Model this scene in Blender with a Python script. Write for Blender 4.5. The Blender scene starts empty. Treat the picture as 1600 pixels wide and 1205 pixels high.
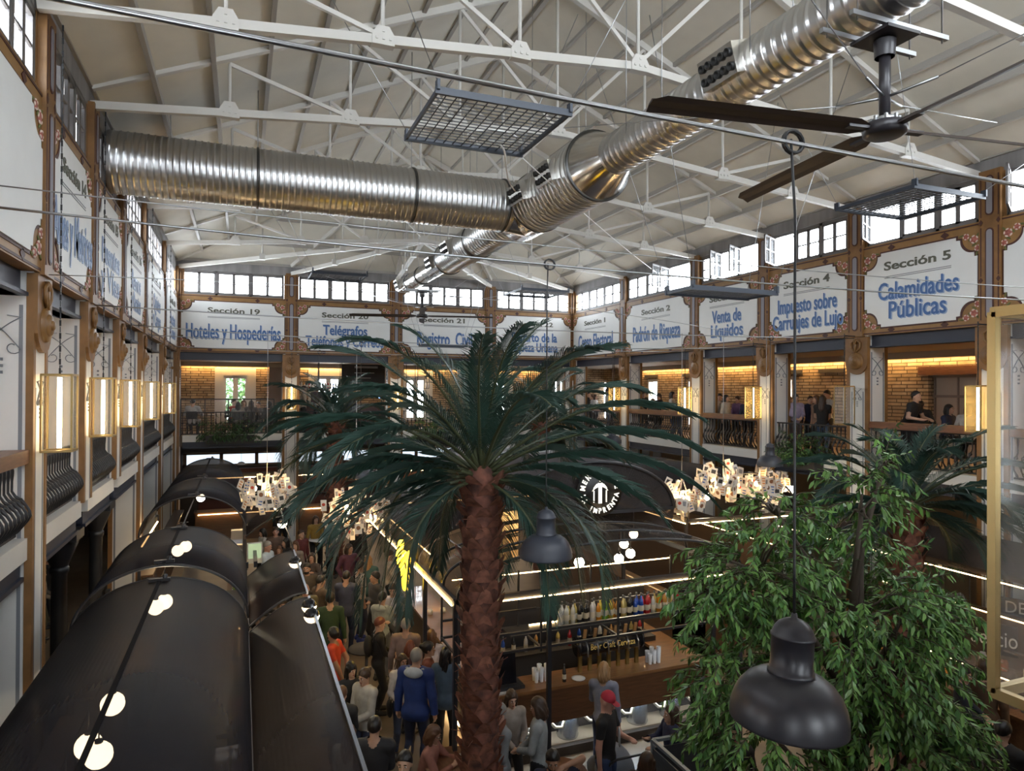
import bpy, bmesh, math, random
import numpy as np
from mathutils import Vector, Matrix
PI=math.pi
sc=bpy.context.scene
COL=sc.collection
# ------------------------------------------------------------------ camera
FPX,YAW,PITCH,ROLL=1058.134,.3799,.0066,.0047
EYE=Vector((0,0,5.7))
def _axes():
    cy,sy,cp,sp=math.cos(YAW),math.sin(YAW),math.cos(PITCH),math.sin(PITCH)
    F=Vector((sy*cp,cy*cp,sp)); R=Vector((cy,-sy,0)); U=R.cross(F)
    c,s=math.cos(ROLL),math.sin(ROLL)
    return F,R*c+U*s,U*c-R*s
CF,CR,CU=_axes()
cam=bpy.data.cameras.new('camera'); cam.sensor_width=36; cam.lens=FPX/1600*36
cam.clip_start=.05; cam.clip_end=300
camo=bpy.data.objects.new('camera',cam); COL.objects.link(camo)
camo.matrix_world=Matrix(((CR.x,CU.x,-CF.x,EYE.x),(CR.y,CU.y,-CF.y,EYE.y),(CR.z,CU.z,-CF.z,EYE.z),(0,0,0,1)))
sc.camera=camo
# where a line of sight of the photograph meets a wall (constant x / y) or level (constant z), to read off positions
def ray(px,py): return CF+CR*((px-800)/FPX)+CU*((602.5-py)/FPX)
def atx(px,py,x): d=ray(px,py); return EYE+d*((x-EYE.x)/d.x)
def aty(px,py,y): d=ray(px,py); return EYE+d*((y-EYE.y)/d.y)
def atz(px,py,z): d=ray(px,py); return EYE+d*((z-EYE.z)/d.z)
def atd(px,py,d): return EYE+ray(px,py)*d
# ------------------------------------------------------------------ render look, sky
sc.view_settings.view_transform='Standard'; sc.view_settings.look='None'
sc.view_settings.gamma=1; sc.view_settings.use_curve_mapping=False
sc.view_settings.exposure=1.3
cy_=sc.cycles
cy_.use_denoising=True
try: cy_.denoiser='OPENIMAGEDENOISE'
except Exception: pass
cy_.max_bounces=7; cy_.diffuse_bounces=4; cy_.glossy_bounces=3; cy_.transmission_bounces=5; cy_.transparent_max_bounces=12
cy_.caustics_reflective=False; cy_.caustics_refractive=False
cy_.sample_clamp_indirect=6; cy_.use_adaptive_sampling=True; cy_.adaptive_threshold=.02
cy_.use_light_tree=True
world=bpy.data.worlds.new('sky'); sc.world=world; world.use_nodes=True
wn=world.node_tree; wn.nodes.clear()
wo=wn.nodes.new('ShaderNodeOutputWorld'); wb=wn.nodes.new('ShaderNodeBackground')
wb.inputs[0].default_value=(.86,.93,1,1); wb.inputs[1].default_value=SKY_STRENGTH=9.0
wn.links.new(wb.outputs[0],wo.inputs[0])
# ------------------------------------------------------------------ the hall's main measures
XL,XR,YF,YN=-2.167,13.48,26.55,.75          # inner faces of the left, right, far and near gallery fronts
ZG=3.98                                       # gallery floor
ZB,ZT,ZW,ZE=7.0,9.03,9.94,10.28               # sign bottom, sign top, window head, eaves
XM,ZA=5.66,13.8                               # ridge
YH=22.3                                       # the ridge ends here and the hip begins
PIER_R=[22.3,17.92,14.83,11.80,8.71,5.65,2.6]
PIER_L=[22.3,17.92,14.70,11.95,9.28,6.30,3.4]
PIER_F=[1.71,5.65,9.61]
GD=3.6                                        # gallery depth
# daylight portals: they mark the window bands so that the sky is sampled through them
def portal(name,loc,rot,sx,sy):
    l=bpy.data.lights.new(name,'AREA'); l.shape='RECTANGLE'; l.size=sx; l.size_y=sy; l.cycles.is_portal=True
    o=bpy.data.objects.new(name,l); COL.objects.link(o); o.location=loc; o.rotation_euler=rot
    return o
zc=(ZT+ZW)/2; hh=ZW-ZT+.05
portal('window_portal',(XM,YF+.3,zc),(-PI/2,0,0),XR-XL,hh)
portal('window_portal',(XM,YN-.3,zc),(PI/2,0,0),XR-XL,hh)
portal('gable_portal',(XM,YN-.4,11.55),(PI/2,0,0),9.0,1.9)  # portal of the added opening, fill light from behind the viewer
portal('window_portal',(XL-.3,(YF+YN)/2,zc),(0,-PI/2,0),hh,YF-YN)
portal('window_portal',(XR+.3,(YF+YN)/2,zc),(0,PI/2,0),hh,YF-YN)
# ------------------------------------------------------------------ materials
MATS={}
def rgb(h):
    if isinstance(h,str):
        c=[int(h[i:i+2],16)/255 for i in (0,2,4)]
        return tuple((x/12.92 if x<=.04045 else ((x+.055)/1.055)**2.4) for x in c)
    return h
def mat(name,col,rough=.6,metal=0,var=0,scale=6,bump=0,bscale=40,emit=0,ecol=None,spec=.5,alpha=1,coat=0,stretch=None,col2=None):
    if name in MATS: return MATS[name]
    m=bpy.data.materials.new(name); m.use_nodes=True; MATS[name]=m
    nt=m.node_tree; b=nt.nodes['Principled BSDF']
    c=rgb(col)
    b.inputs['Base Color'].default_value=(*c,1); b.inputs['Roughness'].default_value=rough; b.inputs['Metallic'].default_value=metal
    b.inputs['Specular IOR Level'].default_value=spec; b.inputs['Coat Weight'].default_value=coat
    if var or bump:
        tc=nt.nodes.new('ShaderNodeTexCoord'); mp=nt.nodes.new('ShaderNodeMapping'); nt.links.new(tc.outputs['Object'],mp.inputs[0])
        if stretch: mp.inputs['Scale'].default_value=stretch
    if var:
        n=nt.nodes.new('ShaderNodeTexNoise'); n.inputs['Scale'].default_value=scale; n.inputs['Detail'].default_value=4
        nt.links.new(mp.outputs[0],n.inputs['Vector'])
        r=nt.nodes.new('ShaderNodeValToRGB'); nt.links.new(n.outputs[0],r.inputs[0])
        c2=rgb(col2) if col2 else tuple(x*(1-var) for x in c)
        r.color_ramp.elements[0].position=.3; r.color_ramp.elements[1].position=.7
        r.color_ramp.elements[0].color=(*c2,1); r.color_ramp.elements[1].color=(*[min(1,x*(1+var*.4)) for x in c],1)
        nt.links.new(r.outputs[0],b.inputs['Base Color'])
    if bump:
        n2=nt.nodes.new('ShaderNodeTexNoise'); n2.inputs['Scale'].default_value=bscale; nt.links.new(mp.outputs[0],n2.inputs['Vector'])
        bp=nt.nodes.new('ShaderNodeBump'); bp.inputs['Strength'].default_value=bump; nt.links.new(n2.outputs[0],bp.inputs['Height'])
        nt.links.new(bp.outputs[0],b.inputs['Normal'])
    if emit:
        b.inputs['Emission Color'].default_value=(*(rgb(ecol) if ecol else c),1); b.inputs['Emission Strength'].default_value=emit
    return m
def sheer(name,col,rough,clear,tint=(1,1,1),metal=0):
    """a see-through sheet: part clear, part glossy/coloured surface"""
    if name in MATS: return MATS[name]
    m=bpy.data.materials.new(name); m.use_nodes=True; MATS[name]=m
    nt=m.node_tree; b=nt.nodes['Principled BSDF']; out=nt.nodes['Material Output']
    b.inputs['Base Color'].default_value=(*rgb(col),1); b.inputs['Roughness'].default_value=rough; b.inputs['Metallic'].default_value=metal
    t=nt.nodes.new('ShaderNodeBsdfTransparent'); t.inputs[0].default_value=(*tint,1)
    mx=nt.nodes.new('ShaderNodeMixShader'); mx.inputs[0].default_value=clear
    nt.links.new(b.outputs[0],mx.inputs[1]); nt.links.new(t.outputs[0],mx.inputs[2]); nt.links.new(mx.outputs[0],out.inputs[0])
    return m
def brickmat(name,c1,c2,mortar,sx=1.7):
    m=bpy.data.materials.new(name); m.use_nodes=True; MATS[name]=m; nt=m.node_tree; b=nt.nodes['Principled BSDF']
    tc=nt.nodes.new('ShaderNodeTexCoord'); mp=nt.nodes.new('ShaderNodeMapping')
    # walls stand along x or y: fold both into the brick course direction
    sp=nt.nodes.new('ShaderNodeSeparateXYZ'); ad=nt.nodes.new('ShaderNodeMath'); ad.operation='ADD'; cb=nt.nodes.new('ShaderNodeCombineXYZ')
    nt.links.new(tc.outputs['Object'],sp.inputs[0]); nt.links.new(sp.outputs[0],ad.inputs[0]); nt.links.new(sp.outputs[1],ad.inputs[1])
    nt.links.new(ad.outputs[0],cb.inputs[0]); nt.links.new(sp.outputs[2],cb.inputs[1])
    br=nt.nodes.new('ShaderNodeTexBrick'); br.inputs['Color1'].default_value=(*rgb(c1),1); br.inputs['Color2'].default_value=(*rgb(c2),1); br.inputs['Mortar'].default_value=(*rgb(mortar),1)
    br.inputs['Scale'].default_value=sx; br.inputs['Mortar Size'].default_value=.022; br.offset=.37; br.squash=.8; br.squash_frequency=3; br.inputs['Brick Width'].default_value=.8; br.inputs['Row Height'].default_value=.17
    nt.links.new(cb.outputs[0],br.inputs['Vector'])
    no=nt.nodes.new('ShaderNodeTexNoise'); no.inputs['Scale'].default_value=4.5; no.inputs['Detail'].default_value=5; nt.links.new(cb.outputs[0],no.inputs['Vector'])
    mx=nt.nodes.new('ShaderNodeMix'); mx.data_type='RGBA'; mx.blend_type='MULTIPLY'; mx.inputs[0].default_value=.7
    nt.links.new(br.outputs[0],mx.inputs[6]); nt.links.new(no.outputs[0],mx.inputs[7]); nt.links.new(mx.outputs[2],b.inputs['Base Color'])
    bp=nt.nodes.new('ShaderNodeBump'); bp.inputs['Strength'].default_value=.9; bp.inputs['Distance'].default_value=.05
    nt.links.new(br.outputs['Fac'],bp.inputs['Height']); bp.invert=True; nt.links.new(bp.outputs[0],b.inputs['Normal'])
    b.inputs['Roughness'].default_value=.9
    return m
M_ceil=mat('roof_panel_cream',(.68,.65,.57),.75,var=.08,scale=1.5)
M_white=mat('white_steel_paint',(.58,.56,.52),.5)
M_grey=mat('grey_purlin',(.36,.34,.31),.5)
M_band=mat('weathered_grey_boards',(.27,.26,.26),.8,var=.35,scale=3,stretch=(1,1,.12))
M_ochre=mat('ochre_paint',(.235,.115,.036),.5,var=.25,scale=4)
M_ochre2=mat('ochre_paint_light',(.29,.155,.05),.5,var=.2,scale=5)
M_maroon=mat('maroon_line_paint',(.065,.022,.016),.55)
M_board=mat('white_sign_board',(.76,.77,.76),.55,var=.04,scale=2)
M_slot=mat('grey_slot_panel',(.25,.24,.27),.6)
M_pier=mat('white_pier_paint',(.70,.69,.66),.55,var=.05,scale=2)
M_scroll=mat('grey_scroll_paint',(.20,.21,.23),.6)
M_blue=mat('blue_lettering',(.055,.135,.34),.5)
M_bluel=mat('pale_blue_lettering_edge',(.30,.40,.58),.5)
M_olive=mat('olive_grey_lettering',(.10,.10,.075),.5)
M_wframe=mat('grey_window_frame',(.16,.15,.15),.5)
M_glass=sheer('window_glass',(.8,.85,.9),.05,.92)
M_steel=mat('dark_blue_steel_beam',(.022,.027,.045),.45)
M_black=mat('black_iron',(.012,.012,.014),.42)
M_wood=mat('brown_handrail_wood',(.19,.085,.045),.4,var=.3,scale=5,stretch=(6,1,6))
M_floor=mat('polished_concrete_floor',(.20,.155,.11),.34,var=.25,scale=1.2,bump=.05,bscale=3)
M_gfloor=mat('gallery_floor_wood',(.17,.12,.085),.45,var=.2,scale=3)
M_brick=brickmat('tan_brick_wall',(.72,.55,.36),(.50,.35,.21),(.12,.085,.055))
M_plaster=mat('taupe_plaster',(.24,.19,.155),.8,var=.1,scale=2)
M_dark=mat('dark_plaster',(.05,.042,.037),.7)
M_soffit=mat('gallery_ceiling_paint',(.34,.28,.21),.7)
M_led=mat('warm_led_strip',(1,.72,.36),.4,emit=8,ecol=(1,.66,.30))
M_ledw=mat('warm_white_tube',(1,.85,.6),.4,emit=13,ecol=(1,.78,.48))
M_cove=mat('cove_led_strip',(1,.72,.36),.4,emit=42,ecol=(1,.62,.24))
M_globe=mat('lit_opal_globe',(1,.93,.8),.4,emit=16,ecol=(1,.86,.62))
# ------------------------------------------------------------------ mesh building
def wm(o):
    m=Matrix.LocRotScale(o.location,o.rotation_euler,o.scale)
    return wm(o.parent)@m if o.parent else m
class MB:
    def __init__(s): s.v=[]; s.f=[]; s.m=[]; s.mi=0; s.sm=[]; s.smooth=False
    def add(s,vs,fs):
        n=len(s.v); s.v.extend([tuple(v) for v in vs])
        for f in fs: s.f.append([i+n for i in f]); s.m.append(s.mi); s.sm.append(s.smooth)
        return s
    def box(s,x0,x1,y0,y1,z0,z1):
        vs=[(x,y,z) for x in (x0,x1) for y in (y0,y1) for z in (z0,z1)]
        return s.add(vs,[(0,1,3,2),(4,6,7,5),(0,4,5,1),(2,3,7,6),(0,2,6,4),(1,5,7,3)])
    def obox(s,c,sz,R=None,taper=1):
        c=Vector(c); R=R or Matrix.Identity(3); hx,hy,hz=[q/2 for q in sz]
        vs=[c+R@Vector((x*(taper if z>0 else 1),y*(taper if z>0 else 1),z)) for x in (-hx,hx) for y in (-hy,hy) for z in (-hz,hz)]
        return s.add(vs,[(0,1,3,2),(4,6,7,5),(0,4,5,1),(2,3,7,6),(0,2,6,4),(1,5,7,3)])
    def bar(s,p0,p1,w,h,up=(0,0,1)):
        p0=Vector(p0); p1=Vector(p1); d=(p1-p0).normalized(); up=Vector(up)
        if abs(d.dot(up))>.98: up=Vector((0,1,0)) if abs(d.y)<.9 else Vector((1,0,0))
        sx=d.cross(up).normalized(); u=sx.cross(d).normalized()
        vs=[p+sx*a*w/2+u*b*h/2 for p in (p0,p1) for a,b in ((-1,-1),(1,-1),(1,1),(-1,1))]
        return s.add(vs,[(0,3,2,1),(4,5,6,7),(0,1,5,4),(1,2,6,5),(2,3,7,6),(3,0,4,7)])
    def tube(s,pts,r,n=8,cap=True,flat=None):
        pts=[Vector(p) for p in pts]; k=len(pts); rr=r if isinstance(r,(list,tuple)) else [r]*k
        o=len(s.v); prev=None; rings=[]
        for i,p in enumerate(pts):
            d=(pts[min(i+1,k-1)]-pts[max(i-1,0)]); d=d.normalized() if d.length>1e-9 else Vector((0,0,1))
            if prev is None:
                a=Vector((0,0,1)) if abs(d.z)<.9 else Vector((1,0,0)); x=d.cross(a).normalized()
            else:
                x=(prev-d*prev.dot(d)); x=x.normalized() if x.length>1e-6 else d.orthogonal().normalized()
            prev=x; y=d.cross(x)
            if flat: y=y*flat
            rings.append([p+(x*math.cos(2*PI*j/n)+y*math.sin(2*PI*j/n))*rr[i] for j in range(n)])
        vs=[v for rg in rings for v in rg]; fs=[]
        for i in range(k-1):
            for j in range(n): fs.append((i*n+j,i*n+(j+1)%n,(i+1)*n+(j+1)%n,(i+1)*n+j))
        if cap: fs.append(tuple(range(n))[::-1]); fs.append(tuple((k-1)*n+j for j in range(n)))
        sm=s.smooth; s.smooth=True; s.add(vs,fs); s.smooth=sm
        return s
    def lathe(s,prof,c=(0,0,0),n=24,R=None,cap=False):
        c=Vector(c); R=R or Matrix.Identity(3); vs=[]; fs=[]
        for r,z in prof:
            for j in range(n): vs.append(c+R@Vector((r*math.cos(2*PI*j/n),r*math.sin(2*PI*j/n),z)))
        for i in range(len(prof)-1):
            for j in range(n): fs.append((i*n+j,i*n+(j+1)%n,(i+1)*n+(j+1)%n,(i+1)*n+j))
        if cap: fs.append(tuple(range(n))[::-1]); fs.append(tuple((len(prof)-1)*n+j for j in range(n)))
        sm=s.smooth; s.smooth=True; s.add(vs,fs); s.smooth=sm
        return s
    def ell(s,c,r,n=12,m=8,R=None):
        if not isinstance(r,(tuple,list)): r=(r,r,r)
        c=Vector(c); R=R or Matrix.Identity(3); vs=[]; fs=[]
        for i in range(m+1):
            t=PI*i/m
            for j in range(n): vs.append(c+R@Vector((r[0]*math.sin(t)*math.cos(2*PI*j/n),r[1]*math.sin(t)*math.sin(2*PI*j/n),r[2]*math.cos(t))))
        for i in range(m):
            for j in range(n): fs.append((i*n+j,(i+1)*n+j,(i+1)*n+(j+1)%n,i*n+(j+1)%n))
        sm=s.smooth; s.smooth=True; s.add(vs,fs); s.smooth=sm
        return s
    def prism(s,pts,depth,fn):
        """polygon pts (u,v) from n=0 to n=depth through fn(u,v,n)"""
        k=len(pts); vs=[fn(u,v,0) for u,v in pts]+[fn(u,v,depth) for u,v in pts]
        fs=[tuple(range(k))[::-1],tuple(range(k,2*k))]+[(i,(i+1)%k,k+(i+1)%k,k+i) for i in range(k)]
        return s.add(vs,fs)
    def sheet(s,rows,thick=None,closed=False):
        """grid of points rows[i][j]"""
        k=len(rows[0]); vs=[v for r in rows for v in r]; fs=[]
        for i in range(len(rows)-1):
            for j in range(k-1): fs.append((i*k+j,i*k+j+1,(i+1)*k+j+1,(i+1)*k+j))
        return s.add(vs,fs)
    def build(s,name,mats,parent=None,kind=None,label=None,recalc=True):
        me=bpy.data.meshes.new(name)
        vs=s.v
        if parent is not None:
            mi=wm(parent).inverted()
            vs=[mi@Vector(v) for v in vs]
        me.from_pydata(vs,[],s.f)
        if not isinstance(mats,(list,tuple)): mats=[mats]
        for m in mats: me.materials.append(m)
        me.polygons.foreach_set('material_index',s.m); me.polygons.foreach_set('use_smooth',s.sm)
        if recalc:
            bm=bmesh.new(); bm.from_mesh(me); bmesh.ops.recalc_face_normals(bm,faces=bm.faces); bm.to_mesh(me); bm.free()
        me.update()
        o=bpy.data.objects.new(name,me); COL.objects.link(o)
        if parent is not None: o.parent=parent; KIDS.setdefault(parent.name,[]).append(o)
        if kind: o['kind']=kind
        if label: o['label']=label
        return o
def solid(o,t,offset=0):
    md=o.modifiers.new('thickness','SOLIDIFY'); md.thickness=t; md.offset=offset; return o
SHORT={'1':'Censo','2':'Padrón','3':'Líquidos','4':'Carruajes','5':'Calamidades','19':'Hoteles','20':'Telégrafos','21':'Registro','22':'Reparto'}
def plain(s):
    import re
    if s.startswith('white section sign'): return s
    s=re.sub(r'Sección (\d+) (balcony|rail|bay)',lambda m: '%s %s'%(SHORT[m[1]],m[2]),s)
    return re.sub(r'Sección (\d+)',lambda m: SHORT.get(m[1],'Sección '+m[1]),s)
def tag(o,label,cat,group=None,kind=None):
    label=plain(label); group=plain(group) if group else None
    o['label']=label; o['category']=cat
    if group: o['group']=group
    if kind: o['kind']=kind
    return o
def thing(name,label,cat,loc=(0,0,0),rz=0,group=None):
    o=bpy.data.objects.new(name,None); COL.objects.link(o); o.empty_display_size=.1
    o.location=loc; o.rotation_euler=(0,0,rz)
    return tag(o,label,cat,group)
def dup(root,loc=None,rz=None,label=None,group=None):
    def cp(o,par):
        c=o.copy(); COL.objects.link(c); c.parent=par
        if par is not None: KIDS.setdefault(par.name,[]).append(c)
        for ch in KIDS.get(o.name,()): cp(ch,c)
        return c
    c=cp(root,root.parent)
    if loc is not None: c.location=loc
    if rz is not None: c.rotation_euler=(0,0,rz)
    if label: c['label']=plain(label)
    if group: c['group']=plain(group)
    return c
KIDS={}
def Rz(a): return Matrix.Rotation(a,3,'Z')
def Rx(a): return Matrix.Rotation(a,3,'X')
def Ry(a): return Matrix.Rotation(a,3,'Y')
def aim(d):
    """rotation taking +z to direction d"""
    return Vector(d).to_track_quat('Z','Y').to_matrix()
def text(name,s,size,mat_,fn_matrix,parent,width=None,height=1.0,ext=.006,offset=0,align='CENTER'):
    cu=bpy.data.curves.new(name,'FONT'); cu.body=s; cu.size=size; cu.align_x=align; cu.align_y='CENTER'; cu.extrude=ext; cu.resolution_u=3; cu.offset=offset
    cu.materials.append(mat_)
    tmp=bpy.data.objects.new(name,cu); COL.objects.link(tmp)
    me=bpy.data.meshes.new_from_object(tmp.evaluated_get(bpy.context.evaluated_depsgraph_get()))
    bpy.data.objects.remove(tmp); bpy.data.curves.remove(cu)
    me.name=name
    if not me.materials: me.materials.append(mat_)
    o=bpy.data.objects.new(name,me); COL.objects.link(o)
    xs=[v.co.x for v in me.vertices]; w=(max(xs)-min(xs)) if xs else 1
    sx=width/w if width else 1
    m=fn_matrix@Matrix.Diagonal((sx,height,1,1))
    if parent is not None:
        o.parent=parent; KIDS.setdefault(parent.name,[]).append(o); m=wm(parent).inverted()@m
    o.matrix_basis=m
    return o
random.seed(7)
# ================================================================== THE SHELL
class Wall:
    def __init__(s,O,U,N): s.O=Vector((*O,0)); s.U=Vector((*U,0)); s.N=Vector((*N,0))
    def __call__(s,u,v,n=0): return s.O+s.U*u+s.N*n+Vector((0,0,v))
    def mtx(s,u,v,n):
        p=s(u,v,n); Z=Vector((0,0,1))
        return Matrix(((s.U.x,Z.x,s.N.x,p.x),(s.U.y,Z.y,s.N.y,p.y),(s.U.z,Z.z,s.N.z,p.z),(0,0,0,1)))
    def box(s,mb,u0,u1,v0,v1,n0,n1):
        vs=[s(u,v,n) for u in (u0,u1) for v in (v0,v1) for n in (n0,n1)]
        mb.add(vs,[(0,1,3,2),(4,6,7,5),(0,4,5,1),(2,3,7,6),(0,2,6,4),(1,5,7,3)])
WF=Wall((XL,YF),(1,0),(0,-1)); WR=Wall((XR,YF),(0,-1),(-1,0)); WL=Wall((XL,YN),(0,1),(1,0)); WNr=Wall((XR,YN),(-1,0),(0,1))
LX=XR-XL; LY=YF-YN
edges={'far':[0]+[p-XL for p in PIER_F]+[LX],'right':[0]+[YF-p for p in PIER_R]+[LY],
       'left':[0]+[p-YN for p in reversed(PIER_L)]+[LY],'near':[0]+[XR-p for p in reversed(PIER_F)]+[LX]}
walls={'far':WF,'right':WR,'left':WL,'near':WNr}
# --- floors
m=MB(); m.box(-6.2,17.6,-3.6,30.8,-.2,0); m.build('floor',M_floor,kind='structure')
m=MB(); m.box(XL-GD,XL-.3,-3.6,30.2,3.62,ZG); m.build('floor_left_gallery',M_gfloor,kind='structure')
m=MB(); m.box(XR+.3,XR+GD,-3.6,30.2,3.62,ZG); m.build('floor_right_gallery',M_gfloor,kind='structure')
m=MB(); m.box(XL-.3,XR+.3,YF+.3,30.2,3.62,ZG); m.build('floor_far_gallery',M_gfloor,kind='structure')
m=MB(); m.box(XL-.3,XR+.3,-3.6,YN-.3,3.62,ZG); m.build('floor_near_gallery',M_gfloor,kind='structure')
# --- gallery ceilings
ZC=6.78
for nm,b in (('left',(XL-GD,XL-.3,-3.6,30.2)),('right',(XR+.3,XR+GD,-3.6,30.2)),('far',(XL-.3,XR+.3,YF+.3,30.2)),('near',(XL-.3,XR+.3,-3.6,YN-.3))):
    m=MB(); m.box(*b,ZC,ZC+.2); m.build('ceiling_%s_gallery'%nm,M_soffit,kind='structure')
# --- upper walls: sign backing, piers between windows, weathered band under the eaves
for nm,W in walls.items():
    L=edges[nm][-1]; m=MB()
    W.box(m,-.25,L+.25,7.0,ZT,-.25,0)
    m.mi=1; W.box(m,-.25,L+.25,ZW,ZE+.12,-.25,0); m.mi=0
    for e in edges[nm]: W.box(m,max(e-.26,-.25),min(e+.26,L+.25),ZT,ZW,-.13,0)
    m.build('wall_'+nm,[M_ochre,M_band],kind='structure')
# --- roof: two slopes, hip at the far end, gable at the near end
def roofz(x): return ZE+.1+(ZA-ZE-.1)*(1-abs(x-XM)/(XM-XL))
m=MB()
A=(XL-.3,YN-.3,ZE-.03); B=(XL-.3,YF+.3,ZE-.03); C_=(XM,YH,ZA); D_=(XM,YN-.3,ZA)
m.add([A,B,C_,D_],[(0,1,2,3)])
A2=(XR+.3,YN-.3,ZE-.03); B2=(XR+.3,YF+.3,ZE-.03)
m.add([A2,D_,C_,B2],[(0,1,2,3)]); m.add([B,B2,C_],[(0,1,2)])
ro=m.build('ceiling_roof',M_ceil,kind='structure',recalc=False); solid(ro,.12,1)
# near gable, unseen, with a long opening added to let in fill light
gz0,gz1,gx=10.6,12.5,4.5
m=MB(); zs=lambda x: ZE-.03+(ZA-ZE)*(1-abs(x-XM)/(XM-XL+.3))
fn=lambda u,v,n: Vector((u,YN-.3+n,v))
m.prism([(XL-.3,ZE-.03),(XR+.3,ZE-.03),(XM+gx+1.2,gz0),(XM-gx-1.2,gz0)],.1,fn)
m.prism([(XL-.3,ZE-.03),(XM-gx-1.2,gz0),(XM-gx,gz0),(XM-gx,gz1-.4),(XM-gx,zs(XM-gx))],.1,fn)
m.prism([(XR+.3,ZE-.03),(XM+gx,zs(XM+gx)),(XM+gx,gz0),(XM+gx+1.2,gz0)],.1,fn)
m.prism([(XM-gx,zs(XM-gx)),(XM-gx,min(gz1,zs(XM-gx))-.02),(XM+gx,min(gz1,zs(XM-gx))-.02),(XM+gx,zs(XM+gx)),(XM,ZA)],.1,fn)
m.build('wall_near_gable',M_band,kind='structure')
m=MB()
for i in range(10): x=XM-gx+2*gx*i/9; m.box(x-.04,x+.04,YN-.35,YN-.22,gz0,min(gz1,zs(XM-gx)))
m.box(XM-gx,XM+gx,YN-.35,YN-.22,11.4,11.48); m.build('window_gable_glazing_bars',M_wframe,kind='structure')  # bars across the added fill-light opening
# gallery lean-to roofs keep daylight out behind the upper walls
# --- purlins
k=0
slope=(ZA-ZE)/(XM-XL)
for side in (0,1):
    for i in range(9):
        dx=.86+.86*i
        if dx>7.6: break
        x=XL+dx if side==0 else XR-dx
        z=ZE+slope*dx-.09; ye=YF-dx*(YF-YH)/(XM-XL)-.05
        k+=1; m=MB(); m.bar((x,YN,z),(x,ye,z),.07,.14); m.build('trim_%d'%k,M_grey,kind='structure')
for i in range(4):
    t=.2+.2*i; y=YF-t*(YF-YH); z=ZE+(ZA-ZE)*t-.09
    x0=XL+(XM-XL)*t+.1; x1=XR-(XR-XM)*t-.1
    k+=1; m=MB(); m.bar((x0,y,z),(x1,y,z),.07,.12); m.build('trim_%d'%k,M_grey,kind='structure')
k+=1; m=MB(); m.bar((XM,YN,ZA-.15),(XM,YH,ZA-.15),.1,.18); m.build('trim_%d'%k,M_grey,kind='structure')
for sgn,xx in ((0,XL),(1,XR)):
    k+=1; m=MB(); m.bar((xx,YF,ZE-.02),(XM,YH,ZA-.2),.12,.16); m.build('trim_%d'%k,M_white,kind='structure')
# eave angle
for nm,W in walls.items():
    k+=1; m=MB(); L=edges[nm][-1]; W.box(m,0,L,ZE-.04,ZE+.04,0,.05); m.build('trim_%d'%k,M_grey,kind='structure')
# --- trusses
def chordz(x): return 10.0-.02+.72*(1-abs(x-XM)/(XM-XL))
def truss(y,label):
    t=thing('roof_truss',label,'roof truss',(XM,y,10.7),group='white roof trusses')
    m=MB(); m.bar((XL+.02,y,chordz(XL)),(XM,y,chordz(XM)),.10,.12); m.bar((XM,y,chordz(XM)),(XR-.02,y,chordz(XR)),.10,.12); m.build('bottom_chord',M_white,t)
    for s in (-1,1):
        xe=XL+.02 if s<0 else XR-.02
        m=MB(); m.bar((xe,y,ZE+.0),(XM,y,ZA-.22),.11,.14); m.build('rafter',M_white,t)
    n=[-5.87,-3.95,-1.98,0,1.98,3.95,5.87]
    for i,dx in enumerate(n):
        x=XM+dx; zt=ZE+slope*(XM-XL-abs(dx))-.2
        m=MB(); m.tube([(x,y,chordz(x)),(x,y,zt)],.028,6); m.build('post',M_white,t)
        m=MB(); zc=chordz(x)
        pts=[(-.15,-.08),(.15,-.08),(.15,.05),(.08,.17),(-.08,.17),(-.15,.05)]
        m.prism(pts,.13,lambda u,v,nn:Vector((x+u,y-.065+nn,zc+v)))
        for bx,bz in ((-.09,0),(.09,0),(0,.0),(0,.10)): m.obox((x+bx,y-.07,zc+bz),(.03,.02,.03))
        m.build('gusset_plate',M_white,t)
    for s in (-1,1):
        for a,b in ((5.87,3.95),(3.95,1.98),(1.98,0)):
            xa=XM+s*a; xb=XM+s*b; zt=ZE+slope*(XM-XL-a)-.2
            m=MB(); m.bar((xa,y,zt),(xb,y,chordz(xb)+.05),.05,.06); m.build('diagonal',M_white,t)
    return t
for y,l in ((8.98,'white steel roof truss nearest the viewer, in front of the wide metal duct'),(11.87,'white steel roof truss whose chord passes just before the wide cross duct'),
          (14.8,'white steel roof truss just behind the wide cross duct'),(17.95,'white steel roof truss second from the far wall, above the ringed duct'),
          (22.25,'white steel roof truss farthest back where the roof hip starts'),(5.7,'white steel roof truss overhead, above the big ceiling fan'),(2.6,'white steel roof truss overhead beyond the top of the view')):
    if y>5.5: truss(y,l)
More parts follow.
